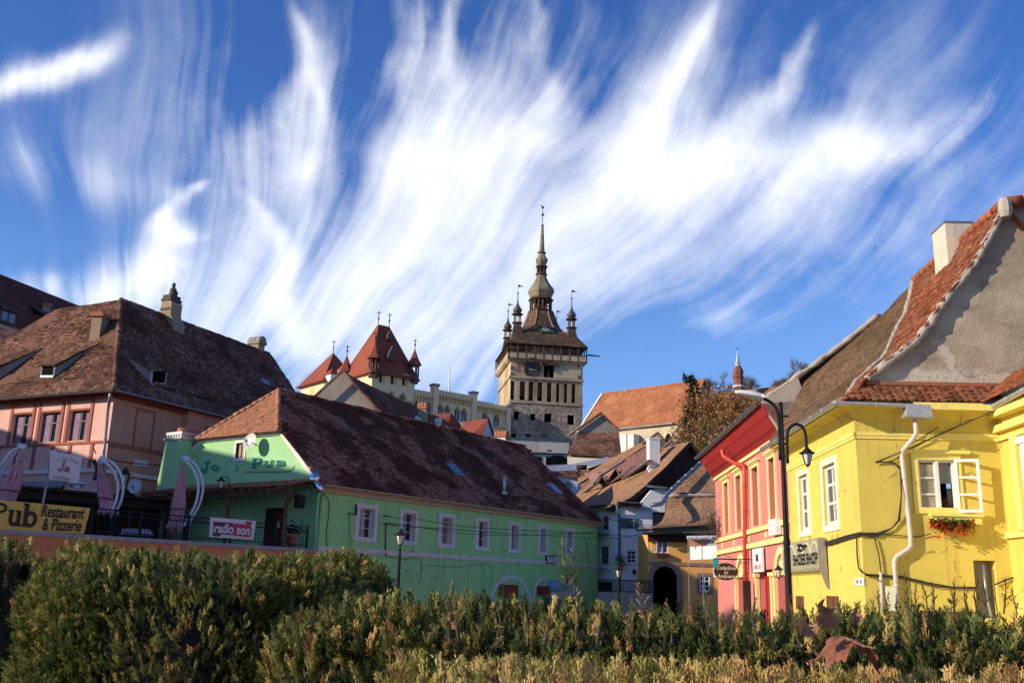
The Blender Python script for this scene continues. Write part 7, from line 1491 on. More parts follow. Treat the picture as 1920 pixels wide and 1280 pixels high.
mb = MB(); tile_surface(mb, lambda s, t: polyline_at(vg_, t)+sh_*(1-s)+Vector((-.15*(1-t)*(1-s), 0, -.12*sin(pi*t)*(1-s)+.04*sin(s*9))), 50, 40, seed=5); mb.build('roof', M['tile_tan'], A1)
mb = MB(); mb.poly([vg_[-1], P(1326, 866, 65.6), P(1326, 866, 65.6)+sh_, vg_[-1]+sh_]); mb.build('roof', M['tile_brown'], A1)
rng = random.Random(8)
mb = MB(); poly = [Vector((p.x, p.y+.35, p.z-.15)) for p in vg_]; N_ = 34
xa, xb = poly[0], P(1322, 864, 65.6)
for i in range(N_):
    f0, f1 = i/N_, (i+1.0)/N_
    def topz(f):
        x = lerp(xa.x, xb.x, f)
        for p, q in zip(poly+[], poly[1:]+[]):
            if p.x <= x <= q.x: return lerp(p.z, q.z, (x-p.x)/(q.x-p.x))
        p, q = poly[-1], xb; return lerp(p.z, q.z, max(0, min(1, (x-p.x)/(q.x-p.x))))
    y0, y1 = lerp(xa.y, xb.y, f0)+.35, lerp(xa.y, xb.y, f1)+.35; zb = P(1200, 948, 63.5).z-.4; dy = rng.uniform(-.02, .02)
    mb.prism([(lerp(xa.x, xb.x, f0), y0+dy, zb), (lerp(xa.x, xb.x, f1), y1+dy, zb), (lerp(xa.x, xb.x, f1), y1+dy, max(zb+.05, topz(f1))), (lerp(xa.x, xb.x, f0), y0+dy, max(zb+.05, topz(f0)))], Vector((0, .05, 0)), 0, rng.random())
mb.build('boarded_gable', M['boards'], A1)
mb = MB(); k = [p+Vector((.04, .1, -.12)) for p in vg_]
for a, b in zip(k, k[1:]): mb.bar(a, b, .14, .2)
mb.bar(k[-1], P(1326, 867, 65.4), .14, .2); mb.build('bargeboard', M['darkwood'], A1)
HC = P(1161, 1000, 63); HF = Wall(HC.x, HC.y, 6.); HLf = Wall(HC.x, HC.y, 118., flip=True)
M['bluewhite'] = plaster('blue_white_limewash', (.86, .85, .84), dirt=(.30, .31, .36), stain=.45, patch=.3)
uE = HF.uz(1222, 1000)[0]; zt = HF.uz(1190, 949)[1]; wA = (HF.uz(1172, 980)[0], HF.uz(1188, 980)[0], HF.uz(1180, 991)[1], HF.uz(1180, 971)[1]); wB = (HF.uz(1176, 1040)[0], HF.uz(1193, 1040)[0], HF.uz(1185, 1055)[1], HF.uz(1185, 1031)[1])
la = lambda x0, x1, y0, y1: (HLf.uz(x1, y0)[0], HLf.uz(x0, y0)[0], HLf.uz((x0+x1)/2, y1)[1], HLf.uz((x0+x1)/2, y0)[1])
wC = la(1130, 1141, 967, 992); wD = la(1127, 1141, 1024, 1056)
mb = MB(); wallface(mb, HF, 0, uE+.05, 0, zt, [wA, wB], .25); wallface(mb, HLf, 0, 9, 0, zt, [wC, wD], .25)
mb.prism([HF.w(uE-1.2, 0, zt-.3), HF.w(uE+.9, 0, zt-.3), HF.w(uE+1.0, 0, zt+1.3), HF.w(uE+.0, 0, zt+1.1)], HF.w(0, -.4, 0)-HF.w(0, 0, 0)); mb.build('wall', M['bluewhite'], A1)
M['slate_blue'] = paint('slate_blue_paint', (.10, .13, .16), .5)
for Wl, o_ in ((HF, wA), (HF, wB), (HLf, wC), (HLf, wD)): window(A1, Wl, *o_, .12, .06, (.5,), (.33, .66), .05, 'white' if o_ is wB else 'slate_blue', 'glass')
mb = MB(); a, b, c, d = wA; mb.box(HF, a-.32, a-.02, 0, .07, c, d); mb.box(HF, b+.02, b+.32, 0, .07, c, d); mb.build('shutter', M['slate_blue'], A1)
mb = MB(); mb.box(HF, -.1, uE-.8, -.05, .5, zt-.05, zt+.2); mb.box(HLf, 0, 9, -.05, .5, zt-.05, zt+.1); mb.build('eaves', M['darkwood'], A1); gutter(A1, HF.w(-.3, .55, zt+.25), HF.w(uE-.7, .55, zt+.2), .09, 'zinc'); mb = MB(); mb.bar(HF.w(uE-.5, .15, zt+1.35), HF.w(uE+1.0, .15, zt+1.25), .35, .1); mb.build('coping', M['zinc'], A1)
pipe(A1, [HF.w(-.3, .5, zt+.1), HF.w(-.05, .12, zt-.5), HF.w(-.02, .12, zt-1), HF.w(-.02, .12, 0)], .08, 'slate_blue')
mb = MB(); mb.box(HLf, .1, 5, 0, .7, 5.35, 5.45) if False else None; a_ = HLf.uz(1140, 992); mb.box(HLf, 1.2, 6, 0, .5, a_[1]-.35, a_[1]-.25)
for i in range(14): mb.bar(HLf.w(1.3+.33*i, .48, a_[1]-.3), HLf.w(1.3+.33*i, .48, a_[1]+.35), .025, .025)
mb.bar(HLf.w(1.2, .48, a_[1]+.36), HLf.w(6, .48, a_[1]+.36), .05, .05); mb.build('balcony', M['slate_blue'], A1)
mb = MB(); c = HLf.uz(1135, 1075); cc = HLf.w(c[0], .4, c[1]-.2)
for i in range(8):
    q0, q1 = pi*i/8, pi*(i+1)/8; mb.add([cc+Vector((1.0*cos(q0), -.5, .55*sin(q0))), cc+Vector((1.0*cos(q1), -.5, .55*sin(q1))), cc+Vector((1.0*cos(q1), .6, .45*sin(q1)+.1)), cc+Vector((1.0*cos(q0), .6, .45*sin(q0)+.1))], [(0, 1, 2, 3)], 0, .5, True)
mb.build('door_canopy', M['slate_blue'], A1); mb = MB(); mb.box(HLf, c[0]-.8, c[0]+.8, -.02, .04, 0, c[1]-.5); mb.build('door', M['dark'], A1)
cbl = MB()
for (a, b, sg_) in (((1120, 1001, 62), (1350, 990, 62), .25), ((1120, 1006, 62), (1222, 990, 62.5), .3), ((1120, 968, 62), (1345, 985, 61), .3), ((1122, 1057, 61), (1345, 1056, 61), .05)): cbl.tube(sagline(P(*a), P(*b), sg_), .018, 4)
for f in (.18, .32, .55, .7, .82): p = P(1120, 968, 62).lerp(P(1345, 985, 61), f)-Vector((0, 0, 1.2*f*(1-f))); cbl.sphere(p, .07, 6, 4)
cbl.build('cable', M['cable'], A1)
mb = MB(); mb.lathe(HF.w(.9, .3, HF.uz(1195, 1077)[1]), [(.02, 0), (.12, .1), (.1, .3), (.02, .35)], 8); mb.build('wall_lamp', M['black_metal'], A1)
pt = thing('hanging_plant', 'grey green plant hanging at the downpipe of the white house', 'plant', HF.w(.05, .4, HF.uz(1158, 1055)[1])); mb = MB(); rg = random.Random(2); c = HF.w(.0, .4, HF.uz(1157, 1050)[1])
for _ in range(240):
    p = c+Vector((rg.gauss(0, .22), rg.gauss(0, .15), rg.gauss(0, .2))); a = Vector((rg.gauss(0, 1), rg.gauss(0, 1), rg.gauss(0, 1))).normalized()*.07; b = a.orthogonal().normalized()*.03; mb.add([p-a, p-b, p+a, p+b], [(0, 1, 2, 3)], 0, rg.random())
mb.build('foliage', leafmat('grey_leaf', [(0, (.10, .12, .10)), (1, (.22, .24, .20))]), pt); mb = MB(); mb.lathe(c-Vector((0, 0, .35)), [(.12, 0), (.16, .2)], 8); mb.build('pot', M['terracotta'], pt)
rl2 = thing('street_railing', 'dark railing on a low wall in front of the white house', 'railing', HF.w(1.5, 3, 0)); mb = MB(); ra_, rb2 = P(1122, 1100, 56), P(1222, 1100, 57); za_ = P(1170, 1087, 56.5).z; zb_ = P(1170, 1110, 56.5).z
for i in range(46): p = ra_.lerp(rb2, i/45); mb.bar((p.x, p.y, zb_), (p.x, p.y, za_), .03, .03)
for z in (zb_+.05, za_): mb.bar((ra_.x, ra_.y, z), (rb2.x, rb2.y, z), .05, .05)
mb.build('bars', M['black_metal'], rl2); mb = MB(); mb.prism([(ra_.x, ra_.y, 0), (rb2.x, rb2.y, 0), (rb2.x, rb2.y, zb_), (ra_.x, ra_.y, zb_)], Vector((0, .4, 0))); mb.build('low_wall', M['stucco_grey'], rl2)
# ---- ochre house with the passage
OC = thing('ochre_house', 'ochre house with dark arched passage and two tiered brown roof', 'house', P(1280, 1100, 58.24)); oo = P(1215, 1050, 58.24); OWl = Wall(oo.x, oo.y, -1.)
M['ochre'] = plaster('ochre_plaster', (.82, .40, .10), dirt=(.25, .14, .06), stain=.3, patch=.25)
u1 = OWl.uz(1352, 1050)[0]; ze = OWl.uz(1280, 1000)[1]; z_ = lambda py, px=1280: OWl.uz(px, py)[1]; u_ = lambda px: OWl.uz(px, 1050)[0]
ar = (u_(1224), u_(1270), 0, z_(1061, 1247)); wO = (u_(1233), u_(1253), z_(1036, 1240), z_(1010, 1240)); wP = (u_(1311), u_(1330), z_(1108, 1320), z_(1079, 1320))
mb = MB(); wallface(mb, OWl, 0, u1+8, 0, ze, [ar, wO, wP], .3); ac = (ar[0]+ar[1])/2; rr = (ar[1]-ar[0])/2
for s_ in (-1, 1): wpoly(mb, OWl, [(ac+s_*rr*cos(radians(q)), ar[3]-rr+rr*sin(radians(q))) for q in range(0, 91, 10)]+[(ac+s_*rr, ar[3])], -.3, 0)
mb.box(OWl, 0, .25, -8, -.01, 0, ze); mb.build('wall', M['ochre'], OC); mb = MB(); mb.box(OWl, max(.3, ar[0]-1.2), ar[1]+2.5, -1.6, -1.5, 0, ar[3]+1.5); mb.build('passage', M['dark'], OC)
M['mauve'] = plaster('mauve_trim', (.30, .17, .14), stain=.3); mb = MB(); archband(mb, OWl, ac, ar[3]-rr, rr+.3, rr, -.02, .05); mb.box(OWl, ar[0]-.3, ar[0], -.02, .05, 0, ar[3]-rr); mb.box(OWl, ar[1], ar[1]+.3, -.02, .05, 0, ar[3]-rr); mb.box(OWl, 0, u1, -.02, .06, z_(1060), z_(1054)); mb.build('moulding', M['mauve'], OC)
window(OC, OWl, *wO, .08, .06, (.5,), (), .06, 'white', 'glass_sky', curtain=[(.05, .45, 'lilac')]); mb = MB(); sd2 = Wall(*OWl.w(wO[0], .05, 0).to_2d(), 140); frame(mb, OWl, wO[0]-.42, wO[0]-.05, wO[2], wO[3], .05, .12, .16); mb.build('open_sash', M['white'], OC); mb = MB(); mb.box(OWl, wO[0], wO[1], .02, .3, wO[2]-.25, wO[2]-.02); mb.build('window_box', M['darkwood'], OC)
window(OC, OWl, *wP, .08, .07, (.5,), (.33, .66), .05, 'white', 'glass', surround=(.16, .03, 'mauve'))
mb = MB(); mb.box(OWl, -.3, u1+6, -.05, .7, ze-.12, ze); mb.box(OWl, 0, u1+6, -.02, .25, ze-.5, ze-.12); mb.build('eaves', M['darkwood'], OC)
m1 = P(1255, 930, 60.52); m2 = P(1352, 925, 60.52)
mb = MB(); EL_ = P(1196, 990, 57.33); ER_ = P(1352, 977, 57.33); DL = P(1250, 931, 60.52); DR = P(1360, 925, 60.52)
tile_surface(mb, lambda s, t: EL_.lerp(ER_+Vector((1.5, 0, 0)), s).lerp(DL.lerp(DR+Vector((1.5, 0, 0)), s), t)+Vector((.5*sin(pi*t)*(1-s), 0, -.55*sin(pi*t)*(1-.6*s))), 36, 20, seed=6); o = mb.build('roof', M['tile_tan'], OC)
mb = MB(); rubble(mb, [DL+Vector((.1, -.1, .05)), DR+Vector((2, -.1, .05))], .12, .3, 5); mb.build('mortar_joint', M['mortar'], o)
mb = MB(); tile_surface(mb, Sq(P(1255, 926, 60.79), P(1390, 920, 60.79), P(1390, 845, 63.70), P(1318, 862, 63.25), 0), 34, 18, seed=7); o2 = mb.build('roof', M['tile_tan'], OC)
pipe(OC, [P(1222, 946, 57.24), P(1240, 944, 57.69), P(1252, 925, 59.70), P(1322, 860, 62.61)], .14, 'zinc', 'roof_gutter')
gutter(OC, EL_+Vector((-.1, -.15, -.08)), ER_+Vector((1, -.15, -.08)), .1, 'darkwood')
# balcony with white awning
bl_ = thing('awning', 'bright white awning panel with stall between the ochre house and the red house', 'awning', P(1318, 1048, 44.5)); mb = MB(); q = [P(1294, 1024, 46.5), P(1346, 1022, 42.8), P(1346, 1047, 42.8), P(1295, 1049, 46.5)]; mb.prism(q, Vector((.05, .35, 0))); mb.build('panel', M['white'], bl_)
mb = MB(); mb.prism([P(1288, 1004, 45.5), P(1346, 1003, 45.5), P(1346, 1008, 44.3), P(1290, 1007, 44.3)], Vector((0, .05, -.08))); mb.prism([P(1326, 1022, 44.5), P(1340, 1004, 44.5), P(1347, 1004, 44.5), P(1347, 1022, 44.5)], Vector((0, .3, 0))); mb.build('roof_sheet', M['white'], bl_)
mb = MB()
for px in (1290, 1316, 1345): mb.bar(P(px, 1004, 44.7), (P(px, 1004, 44.7).x, 44.7, 0), .03, .03)
for i in range(12): mb.bar(P(1318+i*2.3, 1007, 44.6), P(1318+i*2.3, 1022, 44.6), .03, .03)
mb.build('frame', M['zinc_light'], bl_)
mb = MB(); mb.prism([P(1292, 1006, 45.6), P(1318, 1006, 45.6), P(1318, 1024, 45.6), P(1294, 1024, 45.6)], Vector((0, .1, 0))); mb.build('back_panel', M['salmon'], bl_)
# vine tangle on the corner of the red house
vt = thing('dry_vine', 'tangle of dry dark vine at the far corner of the red house', 'plant', P(1340, 1000, 41)); mb = MB(); rg = random.Random(6); c = P(1339, 990, 40.8)
for _ in range(46):
    p = c+Vector((rg.gauss(0, .12), rg.gauss(0, .2), rg.gauss(0, .32))); pts = [p]
    for _ in range(4): p = p+Vector((rg.gauss(0, .12), rg.gauss(0, .12), rg.gauss(0, .14))); pts.append(p)
    mb.tube(pts, .012, 4)
mb.build('stems', M['cable'], vt)
# two birds
for px, py, lb in ((1641, 464, 'small dark bird flying above the red house roof'), (641, 325, 'small dark bird flying in the white cloud left of the tower')):
    c = P(px, py, 60); t_ = MB(); t_.add([c+Vector(v)*.11 for v in ((-1, 0, .35), (-.45, .25, .1), (0, .3, 0), (.45, .25, .1), (1, 0, .35), (.4, -.2, 0), (0, -.5, -.05), (-.4, -.2, 0))], [(0, 1, 7), (1, 2, 7), (2, 6, 7), (2, 5, 6), (2, 3, 5), (3, 4, 5)]); t_.lathe(c+Vector((0, 0, -.06)), [(.01, -.02), (.04, .02), (.03, .07), (.01, .09)], 6); single(t_, 'bird', M['black_metal'], lb, 'bird', c, 'birds in flight')
# ================================================================ trees
def leafcards(mb, pts, size, rng, mi=0, long=1.6, rnfun=None):
    for p in pts:
        a = Vector((rng.gauss(0, 1), rng.gauss(0, 1), rng.gauss(0, 1))).normalized()*size*rng.uniform(.6, 1.3)*long/2; b = a.orthogonal().normalized(); b = (b*cos(rng.uniform(0, 6))+a.normalized().cross(b)*sin(rng.uniform(0, 6)))*size/2*rng.uniform(.6, 1.2)
        mb.add([p-a, p-b*.8+a*.1, p+a, p+b*.8+a*.1], [(0, 1, 2, 3)], mi, rng.random() if rnfun is None else rnfun(p))
def branch_tree(mb, base, h, rng, depth=4, r=.22, spread=.55, tips=None):
    """A trunk that forks; returns the twig points."""
    tips = [] if tips is None else tips
    def grow(p, d, L, rad, k):
        q = p; pts = [p]; dd = d
        for _ in range(3):
            dd = (dd+Vector((rng.gauss(0, .10), rng.gauss(0, .10), rng.gauss(.04, .06)))).normalized(); q = q+dd*L/3; pts.append(q)
        mb.tube(pts, [rad, rad*.88, rad*.76, rad*.62], 5 if rad > .03 else 3, 0, .5, False)
        tips.extend(pts[1:] if k < 2 else [])
        if k == 0: return
        for _ in range(rng.choice((2, 3, 3)) if k > 1 else 4):
            nd = (dd+Vector((rng.gauss(0, spread), rng.gauss(0, spread), rng.gauss(.12, spread*.6)))).normalized(); grow(q if rng.random() < .7 else pts[2], nd, L*rng.uniform(.55, .82), rad*.58, k-1)
    grow(Vector(base), Vector((rng.gauss(0, .06), rng.gauss(0, .06), 1)).normalized(), h*.34, r, depth)
    return tips
M['bark'] = wood('bark', (.11, .075, .05)); M['bark_grey'] = wood('grey_bark', (.20, .17, .16))
M['rust_leaf'] = leafmat('rust_autumn_leaf', [(0, (.14, .06, .02)), (.4, (.36, .16, .05)), (.75, (.50, .26, .09)), (1, (.34, .23, .08))])
M['olive_leaf'] = leafmat('olive_autumn_leaf', [(0, (.11, .075, .025)), (.5, (.28, .18, .06)), (1, (.42, .28, .11))])
M['dark_needle'] = leafmat('dark_needle', [(0, (.008, .012, .008)), (1, (.03, .035, .02))], trans=.1)
def autumn_tree(label, px, pyc, Y, rx, rz, mat, n, seed, base=None, group='autumn trees on the slope by the church'):
    rng = random.Random(seed); c = P(px, pyc, Y); gz_ = ground_z(c.x, c.y); b = Vector((c.x, c.y, gz_-.2)); t_ = thing('autumn_tree', label, 'tree', b, group)
    mb = MB(); tips = branch_tree(mb, b, max(4., (c.z-gz_)*1.5), rng, 4, .24, .5); mb.build('trunk', M['bark'], t_)
    lb = MB(); cl = [(Vector((rng.gauss(0, .42), rng.gauss(0, .42), rng.gauss(0, .42))), rng.uniform(.25, .5)) for _ in range(26)]; pts = []
    for _ in range(n):
        o, s = rng.choice(cl); v = o+Vector((rng.gauss(0, s*.5), rng.gauss(0, s*.5), rng.gauss(0, s*.5)))
        if v.length > 1.05: v = v*(rng.uniform(.8, 1.05)/v.length)
        pts.append(c+Vector((v.x*rx, v.y*rx, v.z*rz)))
    leafcards(lb, pts, .26, rng); lb.build('crown', mat, t_)
    tw = MB()
    for p in pts[::9]:
        d = (p-c); d.z += rz*.6; d.normalize(); tw.tube([p-d*.7, p+d*.5+Vector((rng.gauss(0, .1), 0, .1))], [.028, .008], 3, 0, .5, False)
    tw.build('twigs', M['bark'], t_)['kind'] = 'stuff'; return t_
autumn_tree('rust brown tree crown in front of the spired church roof', 1345, 795, 118, 5.8, 4.7, M['rust_leaf'], 6800, 1)
autumn_tree('broad olive brown tree low on the slope behind the boarded gable', 1318, 862, 106, 4.0, 4.6, M['olive_leaf'], 4200, 2)
autumn_tree('rust tree leaning behind the red house gutter', 1395, 815, 112, 4.6, 4.4, M['rust_leaf'], 4800, 3)
autumn_tree('tall thin reddish tree just left of the small spire', 1322, 765, 124, 3.2, 3.0, M['rust_leaf'], 2200, 4)
autumn_tree('olive brown bush at the wall below the spire', 1345, 888, 96, 3.0, 3.6, M['olive_leaf'], 3600, 5)
autumn_tree('rusty bush under the road light head', 1425, 778, 122, 3.4, 3.0, M['rust_leaf'], 1800, 6)
# dark conifer at the church corner
rng = random.Random(12); cb_ = P(1291, 850, 121); ct_ = P(1295, 702, 121); tz0 = ground_z(cb_.x, cb_.y); cf_ = thing('dark_conifer', 'dark drooping conifer standing at the right end of the orange church roof', 'tree', (cb_.x, cb_.y, tz0))
mb = MB(); mb.tube([(cb_.x, cb_.y, tz0), (ct_.x, ct_.y, ct_.z)], [.25, .04], 6); mb.build('trunk', M['bark'], cf_)
mb = MB(); pts = []
Ht = ct_.z-cb_.z
for i in range(150):
    f = rng.random()**.8; z = ct_.z-Ht*f; L = (.4+1.35*f*(1.15-f*.3))*rng.uniform(.6, 1.2); q = rng.uniform(0, 2*pi)
    for k in range(18): s = (k+rng.random())/18; pts.append(Vector((ct_.x+(cb_.x-ct_.x)*f+cos(q)*L*s, ct_.y+sin(q)*L*s, z+.25*s*L-.9*(s**2.2)*L*.6-abs(rng.gauss(0, .12)))))
for px, py in ((1303, 716), (1306, 722), (1309, 730), (1307, 738), (1287, 712), (1283, 708)):
    c = P(px, py, 121); pts += [c+Vector((rng.gauss(0, .14), rng.gauss(0, .2), rng.gauss(0, .28))) for _ in range(60)]
leafcards(mb, pts, .20, rng, 0, 2.2); mb.build('crown', M['dark_needle'], cf_)
# bare trees on the skyline
def bare_tree(label, px, pyt, Y, h, seed, spread=.5):
    rng = random.Random(seed); t = P(px, pyt, Y); b = Vector((t.x, t.y, t.z-h)); t_ = thing('bare_tree', label, 'tree', b, 'bare grey trees behind the church roofs'); mb = MB()
    tips = branch_tree(mb, b, h*1.25, rng, 5, .16, spread); mb.build('trunk', M['bark_grey'], t_)
    mb = MB()
    for p in tips:
        for _ in range(2): d = Vector((rng.gauss(0, .5), rng.gauss(0, .5), abs(rng.gauss(.5, .3)))).normalized(); mb.tube([p, p+d*rng.uniform(.5, 1.1)], [.022, .006], 3, 0, .5, False)
    mb.build('twigs', M['bark_grey'], t_)['kind'] = 'stuff'
bare_tree('bare grey tree behind the brown church roof, left of the spire', 1330, 716, 150, 9, 21); bare_tree('bare grey tree just left of the small spire', 1362, 722, 152, 8, 22)
bare_tree('bare twiggy tree on the skyline between spire and mossy roof', 1462, 712, 150, 8, 23, .4); bare_tree('bare thin tree close to the mossy roof edge', 1485, 700, 148, 9, 24, .35)
# ================================================================ hedges of clipped conifer
def spray(seed, kind=0):
    """One flat scaly spray: verts (x, y up, z), quads; unit length."""
    rng = random.Random(seed); V = []; Fq = []
    def lobe(p, d, L, w, z0):
        px, py = p; n = (-d[1], d[0]); z1 = z0+rng.uniform(-.05, .05); b = len(V)
        V.extend([(px, py, z0), (px+d[0]*L*.45+n[0]*w, py+d[1]*L*.45+n[1]*w, z0+.01), (px+d[0]*L, py+d[1]*L, z1), (px+d[0]*L*.45-n[0]*w, py+d[1]*L*.45-n[1]*w, z0-.01)]); Fq.append((b, b+1, b+2, b+3))
    nb = 8 if kind == 0 else 5; a = rng.uniform(-.12, .12)
    lobe((0, 0), (sin(a), cos(a)), .5, .022, 0); lobe((sin(a)*.4, cos(a)*.4), (sin(a*.4), cos(a*.4)), .6, .030, .02)
    for i in range(nb):
        f = .10+.76*i/nb
        for s in (-1, 1):
            if rng.random() < .12: continue
            ang = s*rng.uniform(.30, .58); L = (.36-.24*f)*rng.uniform(.7, 1.3); p = (sin(a)*f, cos(a)*f+rng.uniform(-.03, .03)); d = (sin(ang), cos(ang)); z = rng.uniform(-.09, .09)
            lobe(p, d, L, .022 if kind == 0 else .03, z)
            if L > .15:
                for k in (.3, .6):
                    s2 = rng.choice((-1, 1)); a2 = ang+s2*rng.uniform(.3, .5); lobe((p[0]+d[0]*L*k, p[1]+d[1]*L*k), (sin(a2), cos(a2)), L*.42, .018, z+rng.uniform(-.05, .05))
    return np.array(V), np.array(Fq)
SPR = [spray(i, 0) for i in range(5)]; SPS = [spray(50+i, 1) for i in range(4)]
def fronds(pos, up, size, tone, seed, tmpl, droop=.15):
    """Arrays of many sprays turned and placed: returns verts, quads, tones."""
    r = np.random.default_rng(seed); n = len(pos); VV = []; QQ = []; TT = []; base = 0; which = r.integers(0, len(tmpl), n)
    up = up/np.linalg.norm(up, axis=1, keepdims=True); q = r.normal(size=(n, 3)); side = np.cross(up, q); side /= np.linalg.norm(side, axis=1, keepdims=True); nor = np.cross(side, up)
    for k, (V, Q) in enumerate(tmpl):
        i = np.where(which == k)[0]
        if not len(i): continue
        m = len(V); s = size[i][:, None, None]; bend = (V[:, 1]**2)*droop
        W_ = pos[i][:, None, :]+s*(V[None, :, 0:1]*side[i][:, None, :]+V[None, :, 1:2]*up[i][:, None, :]+(V[None, :, 2:3]+bend[None, :, None]*r.uniform(-1, 1, (len(i), 1, 1)))*nor[i][:, None, :])
        VV.append(W_.reshape(-1, 3)); QQ.append((Q[None]+(np.arange(len(i))*m)[:, None, None]+base).reshape(-1, 4)); base += m*len(i)
        TT.append((tone[i][:, None]+r.normal(0, .05, (len(i), len(Q)))).ravel())
    return np.concatenate(VV), np.concatenate(QQ), np.clip(np.concatenate(TT), 0, 1)
def quadmesh(name, V, Q, T, mat, parent, off):
    me = bpy.data.meshes.new(name); V = V-np.array(off); me.vertices.add(len(V)); me.vertices.foreach_set('co', V.astype(np.float32).ravel()); me.loops.add(Q.size); me.loops.foreach_set('vertex_index', Q.astype(np.int32).ravel())
    me.polygons.add(len(Q)); me.polygons.foreach_set('loop_start', np.arange(0, Q.size, 4, dtype=np.int32)); me.polygons.foreach_set('loop_total', np.full(len(Q), 4, np.int32)); at = me.attributes.new('rnd', 'FLOAT', 'FACE'); at.data.foreach_set('value', T.astype(np.float32)); me.materials.append(mat); me.update(calc_edges=True)
    o = bpy.data.objects.new(name, me); COL.objects.link(o); o.parent = parent; return o
THUJA = [(0, (.016, .020, .009)), (.3, (.055, .080, .022)), (.5, (.15, .185, .04)), (.66, (.40, .33, .09)), (.84, (.62, .41, .15)), (1, (.45, .19, .08))]
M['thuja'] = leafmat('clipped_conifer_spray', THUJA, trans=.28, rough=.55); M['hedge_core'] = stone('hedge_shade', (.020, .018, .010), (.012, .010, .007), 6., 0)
def nz(x, y, s=1., k=0.):
    return (np.sin(x*2.1*s+k)*np.cos(y*1.7*s+k*1.3)+.5*np.sin(x*4.7*s+1.3+k)*np.sin(y*5.1*s+k)+.3*np.sin(x*9.3*s+y*8.1*s+k*2))/1.8
def hedge(label, path, half, ztop, zbot, n_top, n_side, size, tonef, seed, tmpl, lump=.06, ends=(True, True), group=None, top_up=.9):
    """A clipped hedge along path (points x, y): rounded top, two faces; sprays over a dark core."""
    r = np.random.default_rng(seed); P_ = np.array(path, float); seg = np.linalg.norm(np.diff(P_, axis=0), axis=1); cum = np.concatenate([[0], np.cumsum(seg)]); L = cum[-1]
    def at(s):
        x = np.interp(s, cum, P_[:, 0]); y = np.interp(s, cum, P_[:, 1]); e = .05; dx = np.interp(s+e, cum, P_[:, 0])-np.interp(s-e, cum, P_[:, 0]); dy = np.interp(s+e, cum, P_[:, 1])-np.interp(s-e, cum, P_[:, 1]); l = np.sqrt(dx*dx+dy*dy)+1e-9; return x, y, dx/l, dy/l
    zt = lambda s: np.interp(s, [a*L for a, _ in ztop], [b for _, b in ztop]) if isinstance(ztop, (list, tuple)) else np.full_like(s, ztop)
    hf = lambda s: np.minimum(half, half*np.sqrt(np.clip(1-np.clip((half*.8-(s if ends[0] else half+s*0))/(half*.8), 0, 1)**2, .02, 1))*np.sqrt(np.clip(1-np.clip((half*.8-((L-s) if ends[1] else half+s*0))/(half*.8), 0, 1)**2, .02, 1)))
    def surf(s, v):    # v: -1 near face bottom .. 0 top centre .. 1 far face bottom
        x, y, dx, dy = at(s); h = hf(s); nx, ny = dy, -dx; a = np.abs(v); sg_ = np.sign(v); top = np.clip(a/.4, 0, 1); off = -sg_*h*np.sin(top*np.pi/2)**.8; z = zt(s); zz = np.where(a < .4, z-(.10+.12*half)*(1-np.cos(top*np.pi/2)), z-(.10+.12*half)-(a-.4)/.6*(z-.22-zbot))
        out = np.stack([nx*-sg_*np.sin(top*np.pi/2), ny*-sg_*np.sin(top*np.pi/2), np.where(a < .4, np.cos(top*np.pi/2)+.05, .05)], 1)
        p = np.stack([x+nx*off, y+ny*off, zz], 1); bump = lump*nz(p[:, 0]*2.2+p[:, 2], p[:, 1]*2.2+p[:, 2]*1.6, 1., seed); return p+out*bump[:, None], out
    x0, y0 = path[0]; root = thing('hedge', label, 'hedge', (x0, y0, 0), group)
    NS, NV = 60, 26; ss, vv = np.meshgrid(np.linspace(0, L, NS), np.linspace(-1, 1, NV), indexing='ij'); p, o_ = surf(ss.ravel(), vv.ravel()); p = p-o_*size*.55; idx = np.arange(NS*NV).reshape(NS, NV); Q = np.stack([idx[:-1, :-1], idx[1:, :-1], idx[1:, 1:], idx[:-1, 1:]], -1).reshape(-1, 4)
    quadmesh('shade_core', p, Q, np.full(len(Q), .1), M['hedge_core'], root, (x0, y0, 0))  # near-black core sheet paints the shade between the sprays
    s1 = r.uniform(0, L, n_top); v1 = r.uniform(-.45, .45, n_top); s2 = r.uniform(0, L, n_side); v2 = np.where(r.random(n_side) < .8, -r.uniform(.35, 1., n_side), r.uniform(.35, .8, n_side)); s = np.concatenate([s1, s2]); v = np.concatenate([v1, v2])
    p, out = surf(s, v); n = len(s); up = out*np.where(np.abs(v) < .45, .35, .65)[:, None]+np.array([0, 0, top_up])+r.normal(0, .28, (n, 3)); sz = size*np.clip(r.lognormal(-.04, .34, n), .45, 1.45); tone = tonef(p, v, r); V, Q, T = fronds(p-out*size*.45, up, sz*1.25, tone, seed+1, tmpl); quadmesh('foliage', V, Q, T, M['thuja'], root, (x0, y0, 0)); return root
def tone_green(p, v, r): n = nz(p[:, 0]*1.5, p[:, 1]*1.5+p[:, 2]*2, 1., 3); return .48+.17*n+np.where(nz(p[:, 0]*4.1+3, p[:, 2]*4.3+p[:, 1]*3, 1., 9) > .62, .28, 0)+r.normal(0, .11, len(p))+np.where(r.random(len(p)) < .10, .30, 0)
def tone_gold(p, v, r): n = nz(p[:, 0]*2.2, p[:, 1]*2.0, 1., 5); return .71+.13*n+r.normal(0, .12, len(p))+np.where(r.random(len(p)) < .10, .2, 0)
def tone_shade_dark(p, v, r): n = nz(p[:, 0]*2., p[:, 1]*2., 1., 7); return .34+.14*n+r.normal(0, .12, len(p))+np.where(r.random(len(p)) < .2, .40, 0)  # dark tones; on the middle hedge they stand for its shade
hedge('tall dark hedge at the far left edge behind the bright rounded one', [(-8.5, 7.6), (-3.55, 7.3)], .75, 1.70, .6, 3000, 4200, .11, tone_shade_dark, 31, SPS, .07)
